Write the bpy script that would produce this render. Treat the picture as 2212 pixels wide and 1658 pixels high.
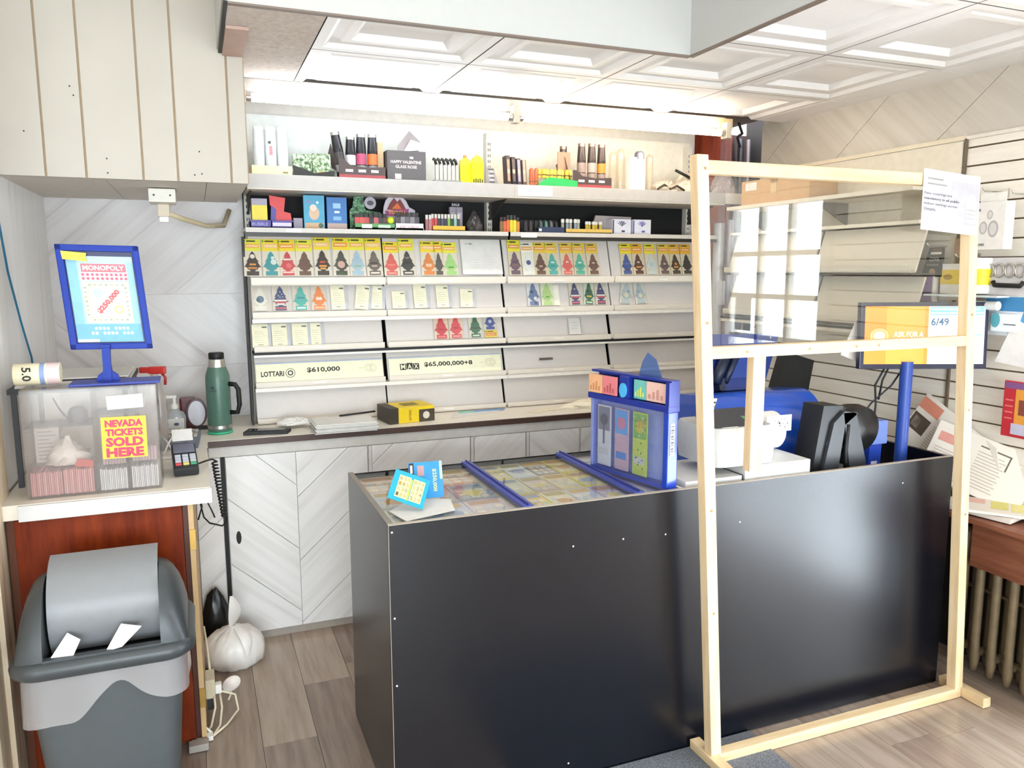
import bpy, bmesh, math, random
from mathutils import Matrix, Vector
R = math.radians
random.seed(7)
for o in list(bpy.data.objects): bpy.data.objects.remove(o, do_unlink=True)
S = bpy.context.scene
C = S.collection

# ------------------------------------------------------------------ camera
cam_d = bpy.data.cameras.new('camera'); cam = bpy.data.objects.new('camera', cam_d); C.objects.link(cam)
cam_d.sensor_width = 36.0; cam_d.lens = 1692.0/2212.0*36.0; cam_d.clip_start = 0.02
_y, _p, _r = R(21.83), R(8.224), R(0.121)
_f = Vector((math.sin(_y)*math.cos(_p), math.cos(_y)*math.cos(_p), -math.sin(_p)))
_rt = Vector((math.cos(_y), -math.sin(_y), 0)); _dn = _f.cross(_rt)
_rt, _dn = _rt*math.cos(_r)+_dn*math.sin(_r), -_rt*math.sin(_r)+_dn*math.cos(_r)
_m = Matrix((( _rt.x, -_dn.x, -_f.x, 0), (_rt.y, -_dn.y, -_f.y, 0), (_rt.z, -_dn.z, -_f.z, 1.66), (0, 0, 0, 1)))
cam.matrix_world = _m
S.camera = cam

# ------------------------------------------------------------------ light
S.view_settings.view_transform = 'Standard'; S.view_settings.look = 'None'
S.view_settings.gamma = 1.0; S.view_settings.use_curve_mapping = False
S.view_settings.exposure = 1.0
W = bpy.data.worlds.new('world'); S.world = W; W.use_nodes = True
W.node_tree.nodes['Background'].inputs[0].default_value = (0.875, 0.895, 1.0, 1)      # bright overcast daylight outside the shop
W.node_tree.nodes['Background'].inputs[1].default_value = 10.5
def area(name, loc, tgt, sx, sy, power, col=(1, 1, 1), portal=False):
    d = bpy.data.lights.new(name, 'AREA'); d.shape = 'RECTANGLE'; d.size = sx; d.size_y = sy
    d.energy = power; d.color = col
    if portal: d.cycles.is_portal = True
    o = bpy.data.objects.new(name, d); C.objects.link(o); o.location = loc
    o.rotation_euler = (Vector(tgt)-Vector(loc)).to_track_quat('-Z', 'Y').to_euler()
    return o
# daylight comes in through the shop front behind the camera, the glazed door and the low side window on the right (portals guide it);
# two added overhead fill lamps, with no fixture in view, brighten it a little
area('daylight_shopfront', (-0.1, -3.34, 1.20), (-0.1, 2, 1.20), 3.7, 1.8, 10, portal=True)
area('daylight_door', (3.19, 0.46, 1.05), (0, 0.46, 1.05), 0.88, 2.10, 10, portal=True)
area('daylight_side_window', (3.19, 1.21, 0.52), (0, 1.21, 0.52), 0.62, 1.0, 10, portal=True)
area('overhead_fill', (-0.3, 0.6, 2.93), (-0.3, 0.6, 0), 1.2, 2.4, 6, (1.0, 0.98, 0.95))
area('overhead_fill_low', (2.4, 0.2, 2.44), (2.4, 0.2, 0), 0.6, 1.2, 8, (1.0, 0.97, 0.92))

# ------------------------------------------------------------------ helpers
def lin(h):
    h = h.lstrip('#'); c = [int(h[i:i+2], 16)/255 for i in (0, 2, 4)]
    return tuple((x/12.92 if x <= 0.04045 else ((x+0.055)/1.055)**2.4) for x in c)+(1,)
MC = {}
def nt_new(name):
    m = bpy.data.materials.new(name); m.use_nodes = True
    nt = m.node_tree; b = nt.nodes['Principled BSDF']
    return m, nt, b
def mat(h, rough=0.5, metal=0.0, spec=0.5, var=0.04, scale=30.0, bump=0.0, emit=0.0, coat=0.0, sub=0.0):
    """plain surface: one colour with a little procedural noise in tone and relief"""
    k = (h, rough, metal, spec, var, scale, bump, emit, coat, sub)
    if k in MC: return MC[k]
    m, nt, b = nt_new('surface_'+h.lstrip('#')); MC[k] = m
    c = lin(h)
    b.inputs['Roughness'].default_value = rough; b.inputs['Metallic'].default_value = metal
    b.inputs['Specular IOR Level'].default_value = spec
    if coat: b.inputs['Coat Weight'].default_value = coat; b.inputs['Coat Roughness'].default_value = 0.1
    if sub: b.inputs['Transmission Weight'].default_value = sub
    b.inputs['Base Color'].default_value = c
    if var or bump:
        tc = nt.nodes.new('ShaderNodeTexCoord'); n = nt.nodes.new('ShaderNodeTexNoise'); n.inputs['Scale'].default_value = scale
        nt.links.new(tc.outputs['Object'], n.inputs['Vector'])
        if var:
            cr = nt.nodes.new('ShaderNodeValToRGB')
            cr.color_ramp.elements[0].position = 0.3; cr.color_ramp.elements[1].position = 0.7
            cr.color_ramp.elements[0].color = tuple(max(0, x*(1-var)) for x in c[:3])+(1,)
            cr.color_ramp.elements[1].color = tuple(min(1, x*(1+var)) for x in c[:3])+(1,)
            nt.links.new(n.outputs['Fac'], cr.inputs[0]); nt.links.new(cr.outputs[0], b.inputs['Base Color'])
        if bump:
            bp = nt.nodes.new('ShaderNodeBump'); bp.inputs['Strength'].default_value = bump; bp.inputs['Distance'].default_value = 0.004
            nt.links.new(n.outputs['Fac'], bp.inputs['Height']); nt.links.new(bp.outputs[0], b.inputs['Normal'])
    if emit:
        b.inputs['Emission Color'].default_value = c; b.inputs['Emission Strength'].default_value = emit
    return m
def streak(name, cols, rot=(0, 0, 0), stretch=(1, 1, 1), scale=6.0, rough=0.5, pos=(0.3, 0.5, 0.7), detail=6, spec=0.5, rnd=0.0, bump=0.05, coord='Object'):
    """grain / veins: noise stretched along one direction"""
    m, nt, b = nt_new(name)
    tc = nt.nodes.new('ShaderNodeTexCoord'); mp = nt.nodes.new('ShaderNodeMapping')
    rt = nt.nodes.new('ShaderNodeMapping')
    rt.inputs['Rotation'].default_value = rot; mp.inputs['Scale'].default_value = stretch
    n = nt.nodes.new('ShaderNodeTexNoise'); n.inputs['Scale'].default_value = scale; n.inputs['Detail'].default_value = detail
    n.inputs['Roughness'].default_value = 0.6
    nt.links.new(tc.outputs[coord], rt.inputs[0]); nt.links.new(rt.outputs[0], mp.inputs[0])
    src = mp.outputs[0]
    if rnd:
        oi = nt.nodes.new('ShaderNodeObjectInfo'); ad = nt.nodes.new('ShaderNodeVectorMath'); ad.operation = 'ADD'
        mu = nt.nodes.new('ShaderNodeMath'); mu.operation = 'MULTIPLY'; mu.inputs[1].default_value = 37.0
        nt.links.new(oi.outputs['Random'], mu.inputs[0]); nt.links.new(src, ad.inputs[0]); nt.links.new(mu.outputs[0], ad.inputs[1]); src = ad.outputs[0]
    nt.links.new(src, n.inputs['Vector'])
    cr = nt.nodes.new('ShaderNodeValToRGB'); el = cr.color_ramp.elements
    while len(el) < len(cols): el.new(0.5)
    for e, p, c in zip(el, pos, cols): e.position = p; e.color = lin(c)
    nt.links.new(n.outputs['Fac'], cr.inputs[0])
    out = cr.outputs[0]
    if rnd:
        hs = nt.nodes.new('ShaderNodeHueSaturation'); mr = nt.nodes.new('ShaderNodeMapRange')
        mr.inputs['To Min'].default_value = 1-rnd; mr.inputs['To Max'].default_value = 1+rnd
        nt.links.new(oi.outputs['Random'], mr.inputs[0]); nt.links.new(mr.outputs[0], hs.inputs['Value']); nt.links.new(out, hs.inputs['Color']); out = hs.outputs[0]
    nt.links.new(out, b.inputs['Base Color'])
    b.inputs['Roughness'].default_value = rough; b.inputs['Specular IOR Level'].default_value = spec
    if bump:
        bp = nt.nodes.new('ShaderNodeBump'); bp.inputs['Strength'].default_value = bump; bp.inputs['Distance'].default_value = 0.003
        nt.links.new(n.outputs['Fac'], bp.inputs['Height']); nt.links.new(bp.outputs[0], b.inputs['Normal'])
    return m
def clear(name, tint='ffffff', refl=1.0, rough=0.0, haze=0.0, hazecol='ffffff'):
    """clear sheet plastic / glass: fresnel reflection over a tinted see-through body"""
    m = bpy.data.materials.new(name); m.use_nodes = True; nt = m.node_tree; nt.nodes.clear()
    out = nt.nodes.new('ShaderNodeOutputMaterial'); mx = nt.nodes.new('ShaderNodeMixShader')
    tr = nt.nodes.new('ShaderNodeBsdfTransparent'); tr.inputs[0].default_value = lin(tint)
    gl = nt.nodes.new('ShaderNodeBsdfGlossy'); gl.inputs['Roughness'].default_value = rough; gl.inputs['Color'].default_value = (refl, refl, refl, 1)
    fr = nt.nodes.new('ShaderNodeFresnel')
    ge = nt.nodes.new('ShaderNodeNewGeometry'); mr = nt.nodes.new('ShaderNodeMapRange')   # same pane on its way in and out
    mr.inputs['To Min'].default_value = 1.49; mr.inputs['To Max'].default_value = 1/1.49
    nt.links.new(ge.outputs['Backfacing'], mr.inputs[0]); nt.links.new(mr.outputs[0], fr.inputs['IOR'])
    body = tr.outputs[0]
    if haze:
        df = nt.nodes.new('ShaderNodeBsdfDiffuse'); df.inputs[0].default_value = lin(hazecol)
        m2 = nt.nodes.new('ShaderNodeMixShader'); m2.inputs[0].default_value = haze
        nt.links.new(tr.outputs[0], m2.inputs[1]); nt.links.new(df.outputs[0], m2.inputs[2]); body = m2.outputs[0]
    nt.links.new(fr.outputs[0], mx.inputs[0]); nt.links.new(body, mx.inputs[1]); nt.links.new(gl.outputs[0], mx.inputs[2])
    nt.links.new(mx.outputs[0], out.inputs[0])
    return m
I4 = Matrix.Identity(4)
def FR(o, u=(1, 0, 0), v=(0, 0, 1)):
    """frame: u right, v up, n = u x v out of the face"""
    u = Vector(u).normalized(); v = Vector(v).normalized(); n = u.cross(v)
    return Matrix(((u.x, v.x, n.x, o[0]), (u.y, v.y, n.y, o[1]), (u.z, v.z, n.z, o[2]), (0, 0, 0, 1)))
def TR(x, y, z, rz=0, rx=0, ry=0):
    return Matrix.Translation((x, y, z)) @ Matrix.Rotation(rz, 4, 'Z') @ Matrix.Rotation(ry, 4, 'Y') @ Matrix.Rotation(rx, 4, 'X')
TXT = {}
def text_geo(s, bold=0.0):
    k = (s, bold)
    if k in TXT: return TXT[k]
    cu = bpy.data.curves.new('t', 'FONT'); cu.body = s; cu.align_x = 'CENTER'; cu.offset = bold; cu.resolution_u = 2
    o = bpy.data.objects.new('t', cu); C.objects.link(o)
    dg = bpy.context.evaluated_depsgraph_get(); e = o.evaluated_get(dg); me = e.to_mesh()
    v = [tuple(x.co) for x in me.vertices]; f = [tuple(p.vertices) for p in me.polygons]
    e.to_mesh_clear(); bpy.data.objects.remove(o, do_unlink=True); bpy.data.curves.remove(cu)
    xs = [a[0] for a in v]; ys = [a[1] for a in v]
    x0, x1, y0, y1 = min(xs), max(xs), min(ys), max(ys)
    v = [((a[0]-(x0+x1)/2)/(x1-x0), (a[1]-(y0+y1)/2)/(y1-y0)) for a in v]
    TXT[k] = (v, f); return TXT[k]
class MB:
    def __init__(s): s.v = []; s.f = []; s.mi = []; s.ms = []; s.sm = []
    def slot(s, m):
        if isinstance(m, str): m = mat(m)
        if m not in s.ms: s.ms.append(m)
        return s.ms.index(m)
    def add(s, vs, fs, m, X=None, smooth=False):
        b = len(s.v); i = s.slot(m)
        s.v += [tuple((X @ Vector(v)) if X is not None else v) for v in vs]
        for f in fs: s.f.append(tuple(b+k for k in f)); s.mi.append(i); s.sm.append(smooth)
        return s
    def box(s, x0, x1, y0, y1, z0, z1, m, X=None, bev=0.0):
        if x1 < x0: x0, x1 = x1, x0
        if y1 < y0: y0, y1 = y1, y0
        if z1 < z0: z0, z1 = z1, z0
        if bev:
            bm = bmesh.new(); bmesh.ops.create_cube(bm, size=1)
            for v in bm.verts: v.co = Vector(((x0+x1)/2+v.co.x*(x1-x0), (y0+y1)/2+v.co.y*(y1-y0), (z0+z1)/2+v.co.z*(z1-z0)))
            bmesh.ops.bevel(bm, geom=list(bm.edges), offset=bev, segments=2, affect='EDGES', profile=0.7)
            bm.verts.index_update()
            s.add([v.co[:] for v in bm.verts], [[v.index for v in f.verts] for f in bm.faces], m, X); bm.free(); return s
        vs = [(x, y, z) for z in (z0, z1) for y in (y0, y1) for x in (x0, x1)]
        return s.add(vs, [(0, 2, 3, 1), (4, 5, 7, 6), (0, 1, 5, 4), (2, 6, 7, 3), (0, 4, 6, 2), (1, 3, 7, 5)], m, X)
    def quad(s, pts, m, X=None): return s.add(pts, [tuple(range(len(pts)))], m, X)
    def rect(s, u0, u1, v0, v1, m, X=None, n=0.0):
        return s.add([(u0, v0, n), (u1, v0, n), (u1, v1, n), (u0, v1, n)], [(0, 1, 2, 3)], m, X)
    def disc(s, u, v, r, m, X=None, n=0.0, k=20, ry=None):
        ry = ry or r
        return s.add([(u+r*math.cos(2*math.pi*i/k), v+ry*math.sin(2*math.pi*i/k), n) for i in range(k)], [tuple(range(k))], m, X)
    def prism(s, pts, n0, n1, m, X=None, side=None, smooth=False):
        k = len(pts)
        a = sum(pts[i][0]*pts[(i+1) % k][1]-pts[(i+1) % k][0]*pts[i][1] for i in range(k))
        if a < 0: pts = pts[::-1]
        vs = [(p[0], p[1], n0) for p in pts]+[(p[0], p[1], n1) for p in pts]
        s.add(vs, [tuple(range(k))[::-1], tuple(range(k, 2*k))], m, X)
        return s.add(vs, [(i, (i+1) % k, k+(i+1) % k, k+i) for i in range(k)], side or m, X, smooth)
    def lathe(s, prof, m, X=None, n=20, smooth=True, sx=1.0, sy=1.0):
        vs = []; fs = []
        for r, z in prof:
            for i in range(n):
                a = 2*math.pi*i/n; vs.append((r*sx*math.cos(a), r*sy*math.sin(a), z))
        for j in range(len(prof)-1):
            for i in range(n):
                k = (i+1) % n; fs.append((j*n+i, j*n+k, (j+1)*n+k, (j+1)*n+i))
        s.add(vs, fs, m, X, smooth)
        if prof[0][0] > 1e-6: s.add(vs[:n], [tuple(range(n))[::-1]], m, X)
        if prof[-1][0] > 1e-6: s.add(vs[-n:], [tuple(range(n))], m, X)
        return s
    def tube(s, path, r, m, n=6, X=None, cap=True):
        P = [Vector(p) for p in path]; vs = []; fs = []
        up = Vector((0.13, 0.21, 1)).normalized(); prev = None
        for i, p in enumerate(P):
            t = (P[min(i+1, len(P)-1)]-P[max(i-1, 0)]).normalized()
            if prev is None:
                a = t.cross(up)
                if a.length < 1e-3: a = t.cross(Vector((1, 0, 0)))
                a.normalize()
            else:
                a = prev-t*prev.dot(t); a.normalize()
            prev = a; b = t.cross(a)
            rr = r[i] if isinstance(r, (list, tuple)) else r
            for k in range(n):
                g = 2*math.pi*k/n; vs.append(tuple(p+a*math.cos(g)*rr+b*math.sin(g)*rr))
        for i in range(len(P)-1):
            for k in range(n):
                q = (k+1) % n; fs.append((i*n+k, (i+1)*n+k, (i+1)*n+q, i*n+q))
        if cap: fs += [tuple(range(n)), tuple(range((len(P)-1)*n, len(P)*n))[::-1]]
        return s.add(vs, fs, m, X, True)
    def text(s, t, u, v, w, h, m, X=None, n=0.0, bold=0.0, rot=0.0):
        g, f = text_geo(t, bold); c, q = math.cos(rot), math.sin(rot)
        return s.add([(u+a*w*c-b*h*q, v+a*w*q+b*h*c, n) for a, b in g], f, m, X)
    def build(s, name, parent=None, world=True):
        me = bpy.data.meshes.new(name)
        vs = s.v
        if parent is not None and world:
            iv = WM[parent].inverted(); vs = [tuple(iv @ Vector(v)) for v in vs]
        me.from_pydata(vs, [], s.f)
        for m in s.ms: me.materials.append(m)
        me.polygons.foreach_set('material_index', s.mi); me.polygons.foreach_set('use_smooth', s.sm)
        me.update()
        o = bpy.data.objects.new(name, me); C.objects.link(o)
        WM[o] = WM[parent].copy() if (parent is not None and world) else (WM[parent].copy() if parent is not None else I4.copy())
        if parent is not None: o.parent = parent
        return o
WM = {}
def tag(o, label, cat, group=None):
    o['label'] = label; o['category'] = cat
    if group: o['group'] = group
    return o
def thing(name, label, cat, loc=(0, 0, 0), rz=0.0, group=None, X=None):
    o = bpy.data.objects.new(name, None); C.objects.link(o); o.empty_display_size = 0.05
    m = X if X is not None else TR(loc[0], loc[1], loc[2], rz)
    o.matrix_world = m; WM[o] = m.copy()
    return tag(o, label, cat, group)
def struct(name, mb=None, label=None):
    if mb is None:
        o = bpy.data.objects.new(name, None); C.objects.link(o); WM[o] = I4.copy()
    else: o = mb.build(name)
    o['kind'] = 'structure'
    if label: o['label'] = label
    return o
def share(src, parent, loc=(0, 0, 0), scale=None, rot=None):
    """another object with the same mesh, as a child"""
    o = src.copy(); C.objects.link(o); o.parent = parent; o.location = loc
    if scale: o.scale = scale
    if rot: o.rotation_euler = rot
    return o
def one(name, mb, label, cat, group=None): return tag(mb.build(name), label, cat, group)
def clip(poly, nx, ny, d):
    out = []
    for i in range(len(poly)):
        a, b = poly[i], poly[(i+1) % len(poly)]
        da = nx*a[0]+ny*a[1]-d; db = nx*b[0]+ny*b[1]-d
        if da <= 0: out.append(a)
        if (da < 0 < db) or (db < 0 < da):
            t = da/(da-db); out.append((a[0]+(b[0]-a[0])*t, a[1]+(b[1]-a[1])*t))
    return out
def strips(parent, X, u0, u1, v0, v1, ang, width, m, thick=0.004, gap=0.0012, off=0.0, name='panel'):
    """cut a rectangle into diagonal boards, each one an object"""
    nx, ny = -math.sin(ang), math.cos(ang)
    ds = [nx*u+ny*v for u in (u0, u1) for v in (v0, v1)]
    d = math.floor((min(ds)-off)/width)*width+off
    while d < max(ds):
        p = [(u0+gap, v0+gap), (u1-gap, v0+gap), (u1-gap, v1-gap), (u0+gap, v1-gap)]
        p = clip(p, nx, ny, d+width-gap); p = clip(p, -nx, -ny, -(d+gap)) if p else p
        if len(p) >= 3:
            q = [p[0]]
            for a in p[1:]:
                if (a[0]-q[-1][0])**2+(a[1]-q[-1][1])**2 > 1e-7: q.append(a)
            if len(q) >= 3: MB().prism(q, 0, thick, m, X).build(name, parent)
        d += width
# ------------------------------------------------------------------ shared materials
WHITE = mat('f2efe9', 0.45); OFFW = mat('e9e4da', 0.5); CREAM = mat('eee6d6', 0.55)
BLACK = mat('0b0b0c', 0.55, var=0.1); DARK = mat('1c1d20', 0.5)
BLUE = mat('16349a', 0.45, spec=0.25); NAVY = mat('101d52', 0.35); SHELF = mat('d9d2cd', 0.42, var=0.015)
LIP = mat('ded5c8', 0.42, var=0.015); PAPER = mat('dedbd6', 0.7); STEEL = mat('c9c6c0', 0.3, metal=0.9)
def marble(name, ang, tone=('efebe6', 'e3ded9', 'c9c3c0')):
    return streak(name, (tone[2], tone[1], tone[0]), rot=(0, 0, 0), stretch=(1, 1, 1), scale=1.0, rough=0.38, pos=(0.32, 0.46, 0.62))
def veined(name, axis, ang, cols=('d2cdcb', 'e5e1df', 'eeebe9'), pos=(0.28, 0.42, 0.60), rough=0.36):
    # axis 'y' : face spans x,z ; axis 'x' : face spans y,z.  veins run at angle ang in that face
    if axis == 'y': rot = (0, ang, 0); st = (0.7, 1.0, 16.0)
    else: rot = (-ang, 0, 0); st = (1.0, 0.7, 16.0)
    return streak(name, cols, rot=rot, stretch=st, scale=1.5, rough=rough, pos=pos, detail=5, rnd=0.03, bump=0.02)
A = R(42)
MB_UP = veined('pale_laminate_rising', 'y', A); MB_DN = veined('pale_laminate_falling', 'y', -A)
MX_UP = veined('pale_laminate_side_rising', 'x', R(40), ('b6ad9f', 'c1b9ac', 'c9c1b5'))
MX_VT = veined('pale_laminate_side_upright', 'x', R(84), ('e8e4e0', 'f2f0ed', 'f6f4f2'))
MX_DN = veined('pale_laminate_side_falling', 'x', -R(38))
OAK = [streak('plank_oak_%d' % i, c, stretch=(9, 0.7, 9), scale=3.2, rough=0.20, pos=(0.25, 0.5, 0.75), rnd=0.10, bump=0.03)
       for i, c in enumerate([('7c695b', '978474', 'a79687'), ('705e52', '8a776a', '9b897c'), ('887566', 'a18f80', 'af9f91')])]
BROWN = streak('stained_brown_wood', ('5e1a02', '782a06', '8a360c'), stretch=(5, 1, 0.8), scale=5, rough=0.55, spec=0.2)
PINE = streak('pine_stud', ('d4b286', 'e8cca2', 'efdcba'), stretch=(9, 9, 0.8), scale=4, rough=0.55, pos=(0.25, 0.5, 0.75), rnd=0.04)
PINEH = streak('pine_rail', ('c8a67a', 'dcc096', 'e4d0ae'), stretch=(0.8, 9, 9), scale=4, rough=0.55, pos=(0.25, 0.5, 0.75), rnd=0.04)
WBOARD = mat('bdb6ab', 0.5, var=0.025, scale=5)
PLEXI = clear('clear_plexiglass', 'fbfcfb')
ACRYL = clear('clear_acrylic', 'f6f3f0', haze=0.08, hazecol='e6dcd8', rough=0.18, refl=0.7)

# ------------------------------------------------------------------ floor : planks run away from the camera
fl = struct('floor', MB().box(-2.2, 3.03, -3.2, 4.3, -0.06, -0.008, mat('4b3d33', 0.8)))
PW = 0.187; x = 0.132-PW*13; i = 0
while x < 3.03:
    y = -3.2+random.uniform(-1.2, 0)
    while y < 4.15:
        ln = 1.22; y0, y1 = max(y, -3.2), min(y+ln, 4.15)
        x0, x1 = max(x, -2.2), min(x+PW, 3.03)
        if y1-y0 > 0.02 and x1-x0 > 0.01:
            MB().box(x0+0.0008, x1-0.0008, y0+0.0008, y1-0.0008, -0.008, 0.0, OAK[(i*7+int(y*10)) % 3]).build('plank', fl); i += 1
        y += ln
    x += PW

# ------------------------------------------------------------------ walls
HC = 2.46; HH = 3.0
wb = struct('wall_back', MB().box(-0.62, 4.2, 4.15, 4.3, 0, HH, mat('e8e2d8', 0.6)))
fb = FR((0, 4.15, 0))
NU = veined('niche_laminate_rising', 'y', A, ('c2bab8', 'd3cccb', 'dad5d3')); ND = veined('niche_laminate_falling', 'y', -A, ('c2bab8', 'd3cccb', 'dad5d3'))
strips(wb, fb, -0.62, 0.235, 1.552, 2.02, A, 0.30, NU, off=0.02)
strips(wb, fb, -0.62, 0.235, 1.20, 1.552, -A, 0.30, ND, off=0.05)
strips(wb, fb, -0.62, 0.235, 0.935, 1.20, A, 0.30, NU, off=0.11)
wl = struct('wall_left', MB().box(-0.74, -0.62, 2.30, 4.3, 0, HH, mat('e6e0d6', 0.6)))
fx = FR((-0.62, 0, 0), (0, 1, 0), (0, 0, 1))
for y0, y1 in ((2.92, 3.42), (3.42, 4.145)):
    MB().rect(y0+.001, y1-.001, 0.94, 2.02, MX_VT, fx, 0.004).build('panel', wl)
# ribbed pine casing at the near end of the left wall
PINEV = streak('beige_wood_casing', ('c9b08f', 'dfcbaf', 'ecdcc6'), stretch=(9, 9, 0.6), scale=3, rough=0.5)
tc_ = MB()
for k, (a, b, d) in enumerate(((2.30, 2.42, 0.016), (2.42, 2.47, 0.03), (2.47, 2.62, 0.02), (2.62, 2.66, 0.034), (2.66, 2.785, 0.022), (2.785, 2.93, 0.014))):
    tc_.box(-0.62, -0.62+d, a, b, 0, 1.99 if b > 2.8 else HH, PINEV, bev=0.003)
struct('trim_1', tc_)
struct('wall_left_near', MB().box(-2.32, -2.2, -3.2, 2.30, 0, HH, mat('ece6dc', 0.6)).box(-2.32, -0.74, 2.30, 2.42, 0, HH, mat('ece6dc', 0.6)))
# rear wall with the big shop-front opening (behind the camera)
rw = mat('ece6dc', 0.6)
struct('wall_rear', MB().box(-2.2, 3.2, -3.32, -3.2, 0, 0.30, rw).box(-2.2, 3.2, -3.32, -3.2, 2.10, HH, rw)
       .box(-2.2, -1.95, -3.32, -3.2, 0.3, 2.1, rw).box(1.75, 3.2, -3.32, -3.2, 0.3, 2.1, rw))
wf = MB()
for x in (-1.95, -0.75, 0.5, 1.70): wf.box(x, x+0.05, -3.3, -3.22, 0.3, 2.1, WHITE)
wf.box(-1.95, 1.75, -3.3, -3.22, 0.3, 0.36, WHITE).box(-1.95, 1.75, -3.3, -3.22, 2.04, 2.1, WHITE)
w1 = struct('window_1', wf)
for x in (-1.90, -0.70, 0.55): MB().box(x, x+1.19, -3.265, -3.26, 0.36, 2.04, clear('window_glass', 'f4faf8')).build('pane', w1)
# right wall, pierced by a glazed door beside the camera
DY0, DY1 = 0.02, 0.90
wr = struct('wall_right', MB().box(3.045, 3.17, 1.52, 3.745, 0, HH, mat('d8cfc0', 0.6)).box(3.045, 3.17, DY1, 1.52, 1.02, HH, mat('d8cfc0', 0.6)).box(3.045, 3.17, DY1, 1.52, 0, 0.02, mat('d8cfc0', 0.6)).box(3.045, 3.17, -3.2, DY0, 0, HH, mat('e6dfd3', 0.6))
            .box(3.045, 3.17, DY0, DY1, 2.10, HH, mat('e6dfd3', 0.6)))
fxr = FR((3.045, 0, 0), (0, -1, 0), (0, 0, 1))
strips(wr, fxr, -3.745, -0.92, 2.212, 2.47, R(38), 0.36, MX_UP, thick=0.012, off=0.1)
d1 = MB()
for y in (DY0, DY1-0.07): d1.box(3.05, 3.10, y, y+0.07, 0.0, 2.10, OFFW, bev=0.004)
d1.box(3.05, 3.10, DY0+0.07, DY1-0.07, 0, 0.06, OFFW, bev=0.004).box(3.05, 3.10, DY0+0.07, DY1-0.07, 2.02, 2.10, OFFW, bev=0.004)
zs = [0.06, 0.54, 0.95, 1.27, 1.51, 1.755, 2.02]; ys = [DY0+0.07, DY0+0.32, DY0+0.565, DY1-0.07]
for z in zs[1:-1]: d1.box(3.055, 3.095, ys[0], ys[3], z-0.014, z+0.014, OFFW)
for y in ys[1:-1]: d1.box(3.055, 3.095, y-0.014, y+0.014, 0.06, 2.02, OFFW)
dr = struct('door_1', d1)
DG = clear('door_glass', 'f6fbfa')
for a in range(3):
    for b in range(6):
        MB().box(3.073, 3.077, ys[a]+0.012, ys[a+1]-0.012, zs[b]+0.012, zs[b+1]-0.012, DG).build('pane', dr)
MB().lathe([(0, 0), (0.026, 0.005), (0.03, 0.03), (0.018, 0.05), (0.012, 0.07)], STEEL, FR((2.98, DY1-0.035, 1.0), (0, 0, 1), (0, -1, 0)), n=14).build('door_knob', dr)
w2 = MB()
for y in (DY1, 1.47): w2.box(3.05, 3.10, y, y+0.05, 0.02, 1.02, OFFW)
w2.box(3.05, 3.10, DY1+0.05, 1.47, 0.02, 0.05, OFFW).box(3.05, 3.10, DY1+0.05, 1.47, 0.98, 1.02, OFFW)
w2 = struct('window_2', w2); MB().box(3.073, 3.077, DY1+0.045, 1.475, 0.045, 0.985, DG).build('pane', w2)
one('opening_hours_notice', MB().rect(-.075, .075, -.10, .10, 'eef1f4', FR((3.068, ys[0]+0.11, 1.40), (0, -1, 0)), 0), 'white paper notice taped inside a pane of the glazed door', 'notice')

# slatwall : boards with dark grooves, z 0.66 to 2.20
SLAT = streak('slatwall_board', ('ece2d4', 'f2eadd', 'f6f0e6'), stretch=(1, 1.2, 10), scale=3, rough=0.5, rnd=0.02, bump=0)
sw = struct('wall_right_slats', MB().box(3.034, 3.046, 1.525, 3.74, 0.60, 2.212, mat('6e583e', 0.8)).box(3.034, 3.046, 0.95, 1.525, 1.03, 2.212, mat('4a3c2c', 0.8)))
z = 0.652; k = 0
while z < 2.19:
    for y0, y1 in ((2.43, 3.735), ((0.96 if z > 1.03 else 1.53), 2.424)):
        MB().box(3.022, 3.035, y0, y1, z+0.0035, min(z+0.0755-0.003, 2.196), SLAT, bev=0.002).build('slat', sw)
    z += 0.0755
MB().box(3.015, 3.04, 2.43, 3.735, 2.196, 2.214, mat('e9dcc2', 0.5)).build('top_rail', sw)
MB().box(3.012, 3.04, 0.96, 2.43, 2.196, 2.21, mat('e6ded2', 0.5)).build('top_rail', sw)
MB().box(3.012, 3.03, 2.422, 2.434, 0.65, 2.2, mat('6b5b48', 0.5)).build('joint_strip', sw)

# brown boarding and dark void in the far right corner
tb = struct('trim_2', None)
tb['label'] = 'brown stained boards and pipes in the far right corner'
for a, b, yy, m in ((2.86, 3.00, 4.08, BROWN), (3.004, 3.10, 4.10, streak('dark_red_wood', ('3a1a10', '54271a', '6a3524'), stretch=(6, 1, 0.8), scale=5)), (3.104, 3.22, 4.11, mat('2a1d18', 0.6))):
    MB().box(a, b, yy, 4.149, 0.9, HC+0.02, m).build('board', tb)
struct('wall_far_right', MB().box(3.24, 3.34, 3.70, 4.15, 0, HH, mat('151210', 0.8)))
MB().tube([(3.13, 4.06, 0.9), (3.13, 4.06, 2.3), (3.12, 4.05, 2.45)], 0.016, DARK).build('pipe', tb)
MB().tube([(3.19, 4.06, 0.9), (3.19, 4.06, 2.45)], 0.012, mat('4a4240', 0.5)).build('pipe', tb)
MB().tube([(2.76, 3.60, 2.44), (2.90, 3.75, 2.42), (3.02, 3.95, 2.44), (3.12, 4.05, 2.40)], 0.008, BLACK).build('cable', tb)

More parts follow.
